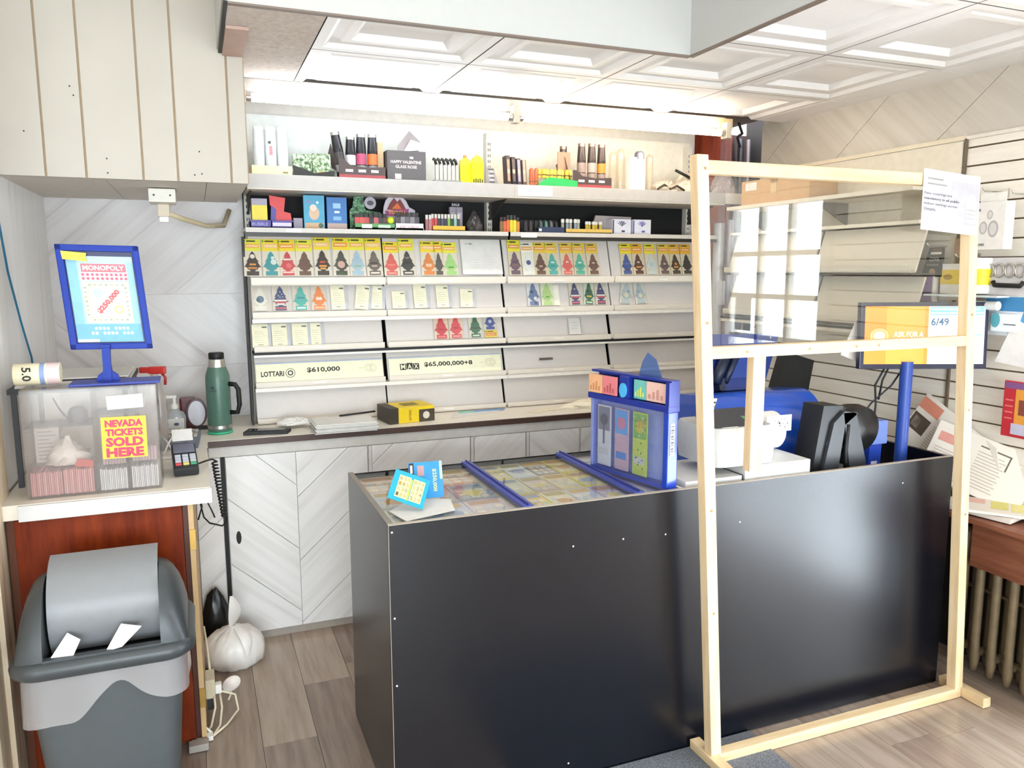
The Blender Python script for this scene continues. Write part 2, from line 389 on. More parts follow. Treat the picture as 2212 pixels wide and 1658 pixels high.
# ------------------------------------------------------------------ ceilings
TILE = mat('f4f1ef', 0.5, var=0.01); TBAR = mat('6f655c', 0.6)
MIN = streak('mineral_tile', ('b9aca2', 'c9bdb3', 'd4c9c0'), stretch=(1, 1, 1), scale=60, rough=0.9, bump=0.3)
ce = struct('ceiling', MB().box(0.14, 3.04, 2.66, 4.15, HC+0.045, HC+0.07, TBAR).box(1.81, 3.04, -3.2, 2.66, HC+0.045, HC+0.07, TBAR))
def tile_mesh():
    mb = MB(); L = [(0, 0), (0.034, 0), (0.052, 0.014), (0.084, 0.014), (0.094, 0.009), (0.122, 0.009), (0.146, 0.030), (0.152, 0.030)]
    prev = None
    for ins, up in L:
        a = ins/0.605; q = [(a, a, up), (1-a, a, up), (1-a, 1-a, up), (a, 1-a, up)]
        if prev:
            for i in range(4):
                j = (i+1) % 4; mb.add([prev[i], q[i], q[j], prev[j]], [(0, 1, 2, 3)], TILE)
        prev = q
    mb.add(prev, [(3, 2, 1, 0)], TILE)
    return mb
t0 = None
def cut_tile(x0, x1, y0, y1, regions):
    """a tile trimmed to rectangular regions (xa, xb, ya, yb)"""
    out = MB()
    for xa, xb, ya, yb in regions:
        mb = tile_mesh(); bm = bmesh.new()
        vs = [bm.verts.new((x0+v[0]*(x1-x0), y0+v[1]*(y1-y0), HC+v[2])) for v in mb.v]
        for f in mb.f: bm.faces.new([vs[i] for i in f])
        for co, no in (((xa, 0, 0), (-1, 0, 0)), ((xb, 0, 0), (1, 0, 0)), ((0, ya, 0), (0, -1, 0)), ((0, yb, 0), (0, 1, 0))):
            bmesh.ops.bisect_plane(bm, geom=list(bm.verts)+list(bm.edges)+list(bm.faces), plane_co=co, plane_no=no, clear_outer=True)
        bm.verts.index_update()
        out.add([v.co[:] for v in bm.verts], [[v.index for v in f.verts] for f in bm.faces], TILE); bm.free()
    return out
cols = [0.435+0.605*k for k in range(-1, 6)]; rows = [3.66]+[3.05-0.62*k for k in range(0, 11)]
for a in range(len(cols)-1):
    for b in range(len(rows)-1):
        x0, x1 = cols[a]+0.0025, cols[a+1]-0.0025; y1, y0 = rows[b]-0.0025, rows[b+1]+0.0025
        reg = []
        xa, xb, ya, yb = max(x0, 0.135), min(x1, 3.04), max(y0, -3.2), min(y1, 3.575)
        if xb-xa < 0.01 or yb-ya < 0.01: continue
        if yb > 2.66 and ya < 2.65: reg.append((xa, xb, 2.65, yb))
        elif ya >= 2.65: reg.append((xa, xb, ya, yb))
        if ya < 2.65 and xb > 1.81: reg.append((max(xa, 1.795), xb, ya, min(yb, 2.65)))
        if not reg: continue
        if a == 0 or (xb-xa) < 0.25:
            mb = MB()
            for q in reg: mb.box(q[0], q[1], q[2], q[3], HC-0.001, HC+0.015, MIN if a == 0 else TILE)
            mb.build('ceiling_tile', ce); continue
        if len(reg) == 1 and abs(reg[0][0]-x0)+abs(reg[0][1]-x1)+abs(reg[0][2]-y0)+abs(reg[0][3]-y1) < 0.01:
            if t0 is None: t0 = tile_mesh().build('ceiling_tile', ce); o = t0
            else: o = share(t0, ce)
            o.location = (x0, y0, HC); o.scale = (x1-x0, y1-y0, 1.0)
        else: cut_tile(x0, x1, y0, y1, reg).build('ceiling_tile', ce)
# raised ceiling over the camera and the white fascia around it
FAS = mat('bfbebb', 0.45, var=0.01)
struct('ceiling_high', MB().box(-2.2, 1.79, -3.2, 3.22, HH-0.02, HH+0.03, WHITE))
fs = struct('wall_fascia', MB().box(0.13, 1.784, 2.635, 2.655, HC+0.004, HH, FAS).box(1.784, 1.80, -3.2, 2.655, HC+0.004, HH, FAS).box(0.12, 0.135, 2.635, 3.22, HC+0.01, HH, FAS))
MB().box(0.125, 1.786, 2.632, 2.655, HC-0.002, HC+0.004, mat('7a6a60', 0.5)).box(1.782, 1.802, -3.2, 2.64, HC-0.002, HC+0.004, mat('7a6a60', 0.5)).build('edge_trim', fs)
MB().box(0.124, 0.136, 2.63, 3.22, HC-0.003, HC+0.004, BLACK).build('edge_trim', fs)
MB().box(0.138, 0.21, 2.86, 3.215, HC-0.012, HC-0.002, mat('b79a8c', 0.6)).build('underside_board', fs)

# ------------------------------------------------------------------ left bulkhead over the counter: grooved white boards
ZB = 1.99
sf = struct('wall_bulkhead', MB().box(-0.62, 0.205, 3.235, 4.145, ZB+0.012, HH, mat('d8cdbf', 0.6)))
ed = [-0.62, -0.464, -0.338, -0.154, -0.037, 0.149, 0.212]
for a, b in zip(ed[:-1], ed[1:]):
    MB().box(a+0.0035, b-0.0035, 3.220, 3.236, ZB, HH, WBOARD, bev=0.002).build('board', sf)
MB().box(-0.62, 0.212, 3.2295, 3.2345, ZB, HH, mat('b49a7c', 0.7)).build('groove_back', sf)
UB = veined('bulkhead_underside', 'y', 0.0, ('bdb4aa', 'cdc5bb', 'd8d0c6'))
for a, b in ((-0.62, -0.285), (-0.283, 0.06), (0.062, 0.208)):
    MB().box(a, b, 3.236, 4.14, ZB+0.002, ZB+0.011, mat('d9d0c4', 0.55)).build('soffit_panel', sf)
nm = MB()
for x_, z_ in ((-0.52, 2.14), (-0.27, 2.06), (-0.27, 2.01), (-0.36, 2.27), (0.02, 2.015), (0.045, 2.02), (0.04, 2.10), (-0.37, 2.30)):
    nm.disc(0, 0, 0.003, DARK, FR((x_, 3.2195, z_)), 0, 8)
nm.build('nail_hole', sf)
# ------------------------------------------------------------------ L-shaped counter along the left and back walls
CT = 0.935
TOPM = mat('e9e1d3', 0.35, var=0.03, scale=12); EDGE = mat('4a332a', 0.45)
FRONTL = veined('counter_edge_laminate', 'y', R(30), ('bcb9b5', 'cbc9c6', 'd3d1cf'))
ct = MB().box(-0.61, 0.008, 2.785, 4.14, CT-0.048, CT, TOPM).box(0.008, 2.84, 3.555, 4.14, CT-0.03, CT, TOPM)
cto = thing('countertop', 'L-shaped cream laminate countertop with brown edge along the back wall', 'countertop', (0, 3.5, CT))
ct.build('slab', cto)
MB().box(0.012, 2.84, 3.543, 3.555, CT-0.028, CT-0.002, EDGE).build('edge_strip', cto)
MB().box(-0.555, 0.012, 2.772, 2.785, CT-0.052, CT-0.002, FRONTL).build('front_edge', cto)
# left base cabinet: stained front, laminate-clad side towards the staff space
lc = thing('base_cabinet', 'brown stained wooden base cabinet behind the grey bin', 'cabinet', (-0.28, 3.2, 0))
MB().box(-0.60, -0.067, 2.82, 3.56, 0.0, CT-0.05, mat('6a3a22', 0.6)).build('body', lc)
MB().box(-0.575, -0.085, 2.800, 2.819, 0.02, CT-0.055, BROWN, bev=0.003).build('door', lc)
MB().box(-0.083, -0.067, 2.806, 2.819, 0.02, CT-0.055, mat('4a2010', 0.5)).build('face_stile', lc)
MB().box(-0.0665, -0.050, 2.795, 3.56, 0.004, CT-0.052, mat('caa878', 0.55)).build('plywood_side', lc)
for z_ in (0.72, 0.14): MB().box(-0.066, -0.047, 2.790, 2.795, z_, z_+0.07, mat('b08d4a', 0.35, metal=0.8)).build('hinge', lc)
# back base cabinet: chevron laminate front
bc = thing('base_cabinet', 'long base cabinet faced with pale chevron laminate under the back counter', 'cabinet', (1.4, 3.8, 0))
MB().box(-0.049, 2.84, 3.572, 4.14, 0.02, CT-0.051, mat('d6d0ca', 0.6)).build('body', bc)
strips(bc, FR((0, 3.572, 0)), -0.049, 0.057, 0.035, CT-0.078, A, 0.30, MB_UP, thick=0.008, off=0.1)
MB().box(0.012, 2.84, 3.56, 3.58, CT-0.075, CT-0.031, mat('cfcac4', 0.45)).build('rail', bc)
fb2 = FR((0, 3.572, 0)); zt = CT-0.078
strips(bc, fb2, 0.078, 0.376, 0.035, zt, -A, 0.222, MB_DN, thick=0.012, off=0.107)
strips(bc, fb2, 0.376, 0.700, 0.035, zt, A, 0.222, MB_UP, thick=0.012, off=0.006)
for u0, u1, sg in ((0.72, 1.205, 1), (1.225, 1.50, 1), (1.52, 1.80, -1), (1.81, 2.3, 1), (2.31, 2.83, -1)):
    strips(bc, fb2, u0, u1, 0.035, zt, A*sg, 0.34, MB_UP if sg > 0 else MB_DN, thick=0.012, off=0.12*u0)
for u in (0.705, 1.208, 1.503):
    MB().box(u, u+0.014, 3.556, 3.572, 0.035, zt, mat('dcd8d4', 0.45)).build('stile', bc)
MB().prism([(0.117+0.011*math.cos(t*math.pi/6), 0.49+0.030*math.sin(t*math.pi/6)) for t in range(12)], 0.0125, 0.0145, BLACK, fb2).build('finger_hole', bc)
MB().box(0.058, 0.076, 3.562, 3.572, 0.03, zt, BLACK).build('shadow_gap_strip', bc)
MB().box(0.07, 2.84, 3.566, 3.574, 0.0, 0.034, mat('a49a90', 0.6)).build('kick', bc)

# ------------------------------------------------------------------ waste bin
bx0, bx1, by0, by1 = -0.535, -0.075, 2.40, 2.745
bn = thing('waste_bin', 'grey plastic swing-top waste bin standing by the brown cabinet', 'bin', (-0.305, 2.57, 0))
GREYP = mat('4c5154', 0.42, var=0.03); GREYD = mat('3c4043', 0.38, var=0.03); FLAP = mat('808184', 0.38, var=0.02)
def rrect(cx, cy, hx, hy, r, n=6):
    p = []
    for sx, sy, a0 in ((1, 1, 0), (-1, 1, 90), (-1, -1, 180), (1, -1, 270)):
        for k in range(n+1):
            a = R(a0+90*k/n); p.append((cx+sx*(hx-r)+r*math.cos(a), cy+sy*(hy-r)+r*math.sin(a)))
    return p
def loft(mb, rings, m, capb=True, capt=True):
    n = len(rings[0]); vs = [v for r in rings for v in r]; fs = []
    for j in range(len(rings)-1):
        for i in range(n):
            k = (i+1) % n; fs.append((j*n+i, j*n+k, (j+1)*n+k, (j+1)*n+i))
    mb.add(vs, fs, m, None, True)
    if capb: mb.add(rings[0], [tuple(range(n))[::-1]], m)
    if capt: mb.add(rings[-1], [tuple(range(n))], m)
    return mb
cx, cy = -0.305, 2.572
def ring(z, hx, hy, r=0.06, dx=0, dy=0): return [(a, b, z) for a, b in rrect(cx+dx, cy+dy, hx, hy, r)]
loft(MB(), [ring(0, 0.165, 0.115), ring(0.02, 0.172, 0.120), ring(0.30, 0.192, 0.143), ring(0.53, 0.212, 0.160)], GREYP).build('body', bn)
pn = MB()   # arched recess moulded in the front
fbn = FR((cx, cy-0.1375, 0.0), (1, 0, 0), (0, 0.075, 1))
pn.prism([(-0.11, 0.02), (0.11, 0.02)]+[(0.11*math.cos(R(t)), 0.25+0.10*math.sin(R(t))) for t in range(0, 181, 20)], -0.012, 0.006, mat('676b6d', 0.4), fbn)
pn.build('front_panel', bn)
loft(MB(), [ring(0.525, 0.232, 0.180, 0.07), ring(0.535, 0.243, 0.190, 0.075), ring(0.555, 0.245, 0.192, 0.075), ring(0.572, 0.236, 0.184, 0.07), ring(0.574, 0.214, 0.162, 0.06)], GREYD, True, False).build('rim', bn)
# hood: rounded shoulders at both ends and the back of the dome; the flap stands open
hd = MB()
def arc(ry, rz, base): return [(cy+0.0-ry*math.cos(R(t_)), base+rz*math.sin(R(t_))) for t_ in range(0, 181, 12)]
for sg_ in (-1, 1):
    rings = []
    for j in range(7):
        e = R(90*j/6); xx = cx+sg_*(0.152+0.074*math.sin(e))
        rings.append([(xx, y_, z_) for y_, z_ in arc(0.150+0.018*math.cos(e), 0.02+0.195*math.cos(e), 0.560)])
    n_ = len(rings[0]); vs = [v for r_ in rings for v in r_]
    hd.add(vs, [(j*n_+i, j*n_+i+1, (j+1)*n_+i+1, (j+1)*n_+i) for j in range(6) for i in range(n_-1)], GREYD, None, True)
    hd.add(rings[0], [tuple(range(n_))], GREYD)
bk = arc(0.168, 0.215, 0.560)[7:]
for p_, q_ in zip(bk[:-1], bk[1:]):
    hd.add([(cx-0.153, p_[0], p_[1]), (cx+0.153, p_[0], p_[1]), (cx+0.153, q_[0], q_[1]), (cx-0.153, q_[0], q_[1])], [(0, 1, 2, 3)], GREYD, None, True)
hd.box(cx-0.153, cx+0.153, cy-0.172, cy-0.150, 0.55, 0.580, GREYD)
hd.build('hood', bn)
fp = MB()   # curved flap, swung so that its lower lip dips inside
fpts = []
for t in range(0, 11):
    g = R(-38+118*t/10); fpts.append((cy+0.055-0.165*math.cos(g)+0.01, 0.655+0.165*math.sin(g)))
nf = len(fpts); vs = []
for y_, z_ in fpts: vs += [(cx-0.145, y_, z_), (cx+0.150, y_, z_)]
for y_, z_ in fpts: vs += [(cx-0.145, y_+0.008, z_-0.002), (cx+0.150, y_+0.008, z_-0.002)]
fp.add(vs, [(2*i, 2*i+1, 2*i+3, 2*i+2) for i in range(nf-1)], FLAP, None, True)
fp.add(vs, [(2*nf+2*i+2, 2*nf+2*i+3, 2*nf+2*i+1, 2*nf+2*i) for i in range(nf-1)], FLAP, None, True)
fp.add(vs, [(2*i, 2*i+2, 2*nf+2*i+2, 2*nf+2*i) for i in range(nf-1)]+[(2*i+1, 2*nf+2*i+1, 2*nf+2*i+3, 2*i+3) for i in range(nf-1)]+[(0, 2*nf, 2*nf+1, 1), (2*nf-2, 2*nf-1, 4*nf-1, 4*nf-2)], FLAP)
fp.build('flap', bn)
lm = clear('bin_liner_film', 'ece8e6', haze=0.32, hazecol='d8d4d6', rough=0.25)
ln = MB(); rg0 = rrect(cx, cy, 0.222, 0.172, 0.065, 5); rg = []
for p_, q_ in zip(rg0, rg0[1:]+rg0[:1]):
    k_ = max(1, int(math.hypot(q_[0]-p_[0], q_[1]-p_[1])/0.012))
    rg += [(p_[0]+(q_[0]-p_[0])*t_/k_, p_[1]+(q_[1]-p_[1])*t_/k_) for t_ in range(k_)]
n = len(rg); va = []; vb = []
for i, (a, b) in enumerate(rg):
    va.append((a, b, 0.535)); f = i/n*2*math.pi
    arch = 0.115*math.exp(-((a-cx-0.02)/0.075)**2) if b < cy else 0
    dr_ = 0.165-0.045*max(0, (a-cx)/0.2)+0.012*math.sin(5*f)-arch
    vb.append((a+0.004*math.sin(9*f), b-0.004+0.004*math.cos(7*f), 0.535-dr_))
ln.add(va+vb, [(i, n+i, n+(i+1) % n, (i+1) % n) for i in range(n)], lm, None, True)
ln.build('liner', bn)
for nm_, pts_ in (('crumpled white receipt sticking out of the bin on its left', [(-0.44, 2.415, 0.578), (-0.385, 2.405, 0.572), (-0.365, 2.43, 0.612), (-0.40, 2.45, 0.630)]),
                  ('curled white ticket sticking out of the bin on its right', [(-0.30, 2.41, 0.575), (-0.255, 2.405, 0.585), (-0.205, 2.43, 0.625), (-0.26, 2.445, 0.635)])):
    m_ = MB(); e = Vector((0.002, 0.004, 0.002))
    m_.add(pts_+[tuple(Vector(p)+e) for p in pts_], [(0, 1, 2, 3), (7, 6, 5, 4), (0, 4, 5, 1), (1, 5, 6, 2), (2, 6, 7, 3), (3, 7, 4, 0)], PAPER)
    one('paper_slip', m_, nm_, 'paper', 'papers in the bin')

# ------------------------------------------------------------------ acrylic ticket box on the left counter
ab = thing('ticket_box', 'clear acrylic ticket box with pink and white tickets on the left counter', 'box', (-0.34, 2.9, CT))
x0, x1, y0, y1, z0, z1 = -0.535, -0.142, 2.832, 2.985, CT+0.001, 1.285
t = 0.005
for q, nm_ in (((x0, x1, y0, y0+t, z0, z1), 'front'), ((x0, x1, y1-t, y1, z0, z1), 'back'), ((x0, x0+t, y0+t, y1-t, z0, z1), 'side'), ((x1-t, x1, y0+t, y1-t, z0, z1), 'side'),
               ((-0.338, -0.333, y0+t, y1-t, z0, z1), 'divider'), ((x0, x1, y0, y1, z1, z1+t), 'lid'), ((x0+t, x1-t, y0+t, y1-t, z0, z0+t), 'base'),
               ((-0.333, x1-t, y0+t, y1-t, 1.195, 1.199), 'shelf'), ((x0+t, -0.338, y0+t, y1-t, 1.165, 1.169), 'shelf'), ((-0.242, -0.238, y0+t, y1-t, z0+t, 1.07), 'divider')):
    MB().box(*q, ACRYL).build(nm_, ab)
fa = FR((0, y0-0.001, 0))
mb = MB().prism([(-0.290, 1.213), (-0.183, 1.216), (-0.183, 1.262), (-0.292, 1.258)], 0, 0.0008, PAPER, fa)
for k in range(5): mb.rect(-0.262, -0.20, 1.223+0.007*k, 1.2245+0.007*k, 'b9bcc0', fa, 0.0012)
mb.build('paper_label', ab)
sg = MB(); YE = mat('fbd23c', 0.5); PK = mat('e2385f', 0.5); OR_ = mat('e07a3a', 0.5)
fs_ = FR((-0.2455, y0-0.0015, 1.119), (1, 0, -0.01), (0.01, 0, 1))
sg.box(-0.067, 0.067, -0.069, 0.069, 0, 0.0012, YE, fs_)
for s_, v, h, w in (('NEVADA', 0.048, 0.024, 0.112), ('TICKETS', 0.018, 0.024, 0.112), ('SOLD', -0.014, 0.031, 0.112), ('HERE', -0.049, 0.031, 0.112)):
    sg.text(s_, 0.0012, v-0.0012, w, h, mat('d98a3c', 0.5), fs_, 0.0016, 0.05); sg.text(s_, 0, v, w, h, PK, fs_, 0.002, 0.05)
tag(sg.build('ticket_sign'), 'yellow sign reading NEVADA TICKETS SOLD HERE stuck on the acrylic box', 'sign')
def bundle(xa, xb, h, cols, lab, n):
    mb = MB(); w = (xb-xa)/n
    for k in range(n):
        hh = h*(0.94+0.06*random.random())
        mb.box(xa+k*w+0.0006, xa+(k+1)*w-0.0006, y0+0.012+0.006*random.random(), y1-0.03, z0+t+0.001, z0+hh, cols[k % len(cols)])
    one('ticket_bundle', mb, lab, 'tickets', 'packed ticket bundles in the acrylic box')
PKT = [mat('c9888c', 0.7), mat('d39a9c', 0.7), mat('be7c82', 0.7)]; WHT = [mat('cfd3da', 0.7), mat('bcc4d2', 0.7), mat('dcdde0', 0.7)]
bundle(-0.527, -0.437, 0.085, PKT, 'leftmost bundle of pink tickets in the acrylic box', 16)
bundle(-0.434, -0.345, 0.088, PKT, 'bundle of pink tickets against the divider in the acrylic box', 15)
bundle(-0.328, -0.246, 0.078, WHT, 'bundle of bluish white tickets right of the divider in the acrylic box', 15)
bundle(-0.233, -0.152, 0.082, WHT, 'rightmost bundle of bluish white tickets in the acrylic box', 15)
def bundle2(xa, xb, zb, h, lab):
    mb = MB()
    for k in range(8):
        w = (xb-xa)/8; mb.box(xa+k*w+0.0006, xa+(k+1)*w-0.0006, y0+0.05, y1-0.02, zb, zb+h*(0.9+0.1*random.random()), mat('c3a9b4', 0.7))
    one('ticket_bundle', mb, lab, 'tickets', 'packed ticket bundles in the acrylic box')
bundle2(-0.32, -0.25, z0+0.084, 0.05, 'mauve tickets standing behind the yellow sign on the left'); bundle2(-0.23, -0.155, z0+0.088, 0.05, 'mauve tickets standing behind the yellow sign on the right')
# plastic bag of papers inside the left half
bg = MB(); rs = []
for j, (z_, s_) in enumerate(((1.030, 0.8), (1.038, 1.0), (1.052, 0.9), (1.066, 0.95), (1.085, 0.6), (1.10, 0.35), (1.115, 0.12))):
    rs.append([(-0.42+0.062*s_*math.cos(R(k*20))*(1+0.25*math.sin(k*2.1+j*1.7)), 2.905+0.040*s_*math.sin(R(k*20))*(1+0.2*math.sin(k*3.1+j)), z_+0.010*math.sin(k*1.7+j*2.3)*(j > 0)) for k in range(18)])
loft(bg, rs, mat('ece6e4', 0.4)); one('plastic_bag', bg, 'crumpled white plastic bag lying on the pink tickets in the acrylic box', 'bag')
one('red_card', MB().prism([(-0.40, 1.03), (-0.345, 1.022), (-0.345, 1.045), (-0.39, 1.055)], 0, 0.004, mat('c8453c', 0.6), FR((0, 2.855, 0))), 'red card lying on the pink tickets near the acrylic divider', 'card')
mb = MB().box(-0.523, -0.452, 2.95, 2.955, 1.03, 1.16, mat('cfc7c9', 0.6))
for k in range(9): mb.rect(-0.515, -0.462-0.01*(k % 3), 1.04+0.013*k, 1.044+0.013*k, 'a59ca0', FR((0, 2.9495, 0)), 0)
one('rules_sheet', mb, 'grey printed sheet standing at the left in the acrylic box', 'paper')
mb = MB(); 
mb.lathe([(0.028, 0), (0.030, 0.03), (0.022, 0.045), (0.015, 0.05)], mat('5a5458', 0.5), TR(-0.385, 2.90, 1.170), n=14); mb.tube([(-0.40, 2.87, 1.172), (-0.43, 2.87, 1.215), (-0.45, 2.88, 1.255)], 0.003, DARK)
one('tape_dispenser', mb, 'small dark tape dispenser on the upper shelf of the acrylic box', 'tape dispenser')

# ------------------------------------------------------------------ poster stand on the box
ps = thing('poster_stand', 'blue tabletop stand holding a framed lottery poster on the acrylic box', 'stand', (-0.285, 2.95, 1.292))
MB().box(-0.40, -0.13, 2.855, 2.985, 1.2905, 1.298, mat('36449c', 0.4, spec=0.3), bev=0.002).build('base_plate', ps)
st = MB(); fst = FR((-0.29, 2.935, 1.298))
st.prism([(-0.036, 0), (0.036, 0), (0.030, 0.018), (0.014, 0.030), (0.011, 0.055), (0.013, 0.12), (-0.013, 0.12), (-0.011, 0.055), (-0.014, 0.030), (-0.030, 0.018)], -0.012, 0.012, BLUE, fst)
st.box(-0.012, 0.012, 0, 0.11, 0.012, 0.02, BLUE, fst)
st.build('stem', ps)
# tilted frame: centre, u and v measured in the stand's own plane
fo = FR((-0.285, 2.962, 1.574), (1, 0.0, -0.02), (-0.075, 0.05, 1))
W_, H_ = 0.248, 0.348
fr = MB(); bw = 0.021
def fbar(u0, u1, v0, v1): fr.box(u0, u1, v0, v1, -0.010, 0.010, BLUE, fo, bev=0.004)
fbar(-W_/2, W_/2, H_/2-bw, H_/2); fbar(-W_/2, W_/2, -H_/2, -H_/2+bw); fbar(-W_/2, -W_/2+bw, -H_/2, H_/2); fbar(W_/2-bw, W_/2, -H_/2, H_/2)
fr.box(-W_/2+0.004, W_/2-0.004, -H_/2+0.004, H_/2-0.004, -0.012, -0.006, NAVY, fo)
fr.build('frame', ps)
po = MB(); a, b = W_/2-bw-0.004, H_/2-bw-0.004
po.rect(-a, a, -b, b-0.012, 'b4d0dc', fo, -0.002)
po.rect(-a, -a+0.03, -b, b-0.02, '86bcd6', fo, -0.0015); po.rect(a-0.02, a, -b, b-0.03, '98c4da', fo, -0.0015)
po.rect(-a, a, -b, -b+0.06, '74b0d4', fo, -0.0013)
po.rect(-0.058, 0.076, 0.085, 0.112, 'e0707c', fo, -0.001)
po.text('MONOPOLY', 0.009, 0.0985, 0.124, 0.017, 'f6f2f0', fo, -0.0005, 0.03)
po.rect(-0.062, 0.078, 0.056, 0.083, 'f3c6cf', fo, -0.001)
for r_ in range(2):
    for k in range(10): po.disc(-0.055+0.0142*k, 0.076-0.013*r_, 0.0048, 'd4647a', fo, -0.0005, 8)
po.rect(-0.062, 0.078, -0.085, 0.052, 'c9d2bc', fo, -0.001); po.rect(-0.040, 0.058, -0.064, 0.033, 'd2dac6', fo, -0.0007)
for k in range(7):
    for q in ((-0.055, -0.058+0.015*k), (0.067, -0.058+0.015*k), (-0.04+0.0165*k, 0.042), (-0.04+0.0165*k, -0.075)):
        po.rect(q[0]-0.003, q[0]+0.003, q[1]-0.0015, q[1]+0.0015, ('7c8a7a', 'b9a66a', '86a0b4')[k % 3], fo, -0.0005)
po.text('$250,000', 0.010, -0.014, 0.100, 0.021, 'cc6068', fo, -0.0003, 0.06, R(47))
po.disc(-0.018, 0.015, 0.016, 'b9dbe0', fo, -0.0004, 16); po.disc(0.038, -0.040, 0.015, 'e7bf95', fo, -0.0004, 16); po.disc(0.038, -0.040, 0.008, 'f0dcc0', fo, -0.0003, 16)
for r_ in range(2):
    for k in range(11):
        if (k*7+r_) % 5: po.rect(-0.055+0.0118*k, -0.047+0.0118*k, -0.108-0.016*r_, -0.099-0.016*r_, 'eef6fa', fo, -0.0005)
po.rect(-a, -0.035, -b, -b+0.009, 'eef6fa', fo, -0.0006)
po.build('poster', ps)
mb = MB().prism([(-0.106, 0.125), (-0.034, 0.118), (-0.038, 0.132), (-0.034, 0.146), (-0.108, 0.152)], 0.0105, 0.012, mat('f6e04a', 0.5), fo)
mb.text('INSTANT GAME', -0.07, 0.136, 0.058, 0.006, mat('b98f2c', 0.5), fo, 0.0125)
mb.build('price_tag', ps)

# roll of ticket paper and papers behind the stand
PR = mat('efe8c9', 0.6); RX = FR((-0.475, 2.93, 1.330), (0, 1, 0), (0, 0, 1))
mb = MB()
mb.lathe([(0.034, -0.085), (0.0355, -0.083), (0.0355, 0.045), (0.0345, 0.047)], PR, RX, n=24); mb.lathe([(0.0358, 0.01), (0.0358, 0.045)], mat('e8cfd0', 0.6), RX, n=24)
mb.lathe([(0.036, -0.010), (0.036, 0.004)], mat('8fa3cf', 0.6), RX, n=24)
mb.text('5.0', 0.0, 0.0, 0.045, 0.026, BLACK, FR((-0.520, 2.893, 1.334), (0, 0, -1), (1, 0, 0)), 0.0005, 0.02)
one('paper_roll', mb, 'cream printed paper banner rolled up beside the poster stand', 'paper roll')
mb = MB().box(-0.60, -0.235, 3.00, 3.50, 1.2655, 1.272, mat('2a2a2e', 0.5)).box(-0.58, -0.24, 3.02, 3.46, 1.272, 1.280, PAPER)
mb.box(-0.56, -0.25, 3.05, 3.44, 1.280, 1.286, mat('d9d2cc', 0.6)).box(-0.52, -0.25, 3.12, 3.40, 1.286, 1.292, mat('3b3838', 0.6)).box(-0.50, -0.24, 3.06, 3.36, 1.292, 1.297, PAPER)
one('paper_pile', mb, 'loose papers and folders lying on the dark tray behind the poster stand', 'papers')
mb = MB()
for x_ in (-0.585, -0.25):
    for y_ in (3.02, 3.48): mb.box(x_-0.008, x_+0.008, y_-0.008, y_+0.008, CT, 1.255, mat('38383c', 0.5))
mb.box(-0.60, -0.235, 3.0, 3.5, 1.255, 1.265, mat('2c2c30', 0.5))
one('tray_stand', mb, 'dark four-legged tray stand behind the acrylic box', 'stand')

# ------------------------------------------------------------------ small things on the left counter
def spin(name, prof, X, m, lab, cat, n=20): return one(name, MB().lathe(prof, m, X, n), lab, cat)
th = thing('vacuum_flask', 'green steel vacuum flask with black cap and handle on the back counter', 'flask', (0.068, 3.73, CT+0.012))
GRN = mat('4f6f62', 0.35, var=0.05, scale=80, bump=0.03)
X = TR(0.068, 3.73, CT+0.012)
MB().lathe([(0.050, 0), (0.052, 0.006), (0.052, 0.235), (0.050, 0.255), (0.040, 0.285), (0.039, 0.29)], GRN, X, 28).build('body', th)
MB().lathe([(0.053, 0.014), (0.053, 0.028)], STEEL, X, 28).build('base_band', th)
MB().lathe([(0.038, 0.285), (0.036, 0.300), (0.034, 0.322), (0.033, 0.325)], STEEL, X, 24).build('neck', th)
MB().lathe([(0.031, 0.325), (0.033, 0.328), (0.033, 0.350), (0.030, 0.354)], BLACK, X, 24).build('cap', th)
MB().tube([(0.112, 3.71, CT+0.225), (0.140, 3.70, CT+0.222), (0.153, 3.695, CT+0.20), (0.155, 3.695, CT+0.13), (0.146, 3.70, CT+0.095), (0.115, 3.71, CT+0.095)], 0.011, BLACK, 8).build('handle', th)
mb = MB().text('CLASSIC', -0.012, 0.2, 0.035, 0.007, BLACK, FR((0.058, 3.6765, CT), (1, 0, 0)), 0); mb.disc(-0.014, 0.214, 0.007, BLACK, FR((0.058, 3.6765, CT)), 0, 10); mb.build('logo', th)
spin('coaster', [(0.050, 0), (0.055, 0.003), (0.053, 0.010), (0.047, 0.011)], TR(0.068, 3.73, CT+0.0005), mat('37b184', 0.3), 'translucent green coaster under the vacuum flask', 'coaster', 24)
# sanitizer pump bottle
X = TR(-0.118, 3.80, CT+0.001)
sp = thing('sanitizer_bottle', 'clear pump bottle of hand sanitizer with white label by the flask', 'bottle', (-0.118, 3.80, CT+0.001))
MB().lathe([(0.034, 0), (0.037, 0.006), (0.037, 0.075), (0.030, 0.095), (0.014, 0.105), (0.013, 0.112)], clear('sanitizer_gel', 'e6e9ea', haze=0.45, hazecol='dfe3e4'), X, 20, sx=1.2, sy=0.75).build('body', sp)
MB().box(-0.036, 0.036, -0.030, -0.0285, 0.01, 0.07, PAPER, X).build('label_front', sp)
mb = MB().disc(0.004, 0.045, 0.011, mat('4a4f6a', 0.5), X @ FR((0, -0.0307, 0)), 0, 12, 0.007); mb.disc(0.014, 0.02, 0.004, mat('33384e', 0.5), X @ FR((0, -0.0307, 0)), 0, 8); mb.build('label_mark', sp)
MB().lathe([(0.016, 0.112), (0.016, 0.130), (0.007, 0.135), (0.007, 0.162)], WHITE, X, 14).box(-0.036, 0.010, -0.009, 0.009, 0.160, 0.172, WHITE, X, bev=0.003).build('pump', sp)
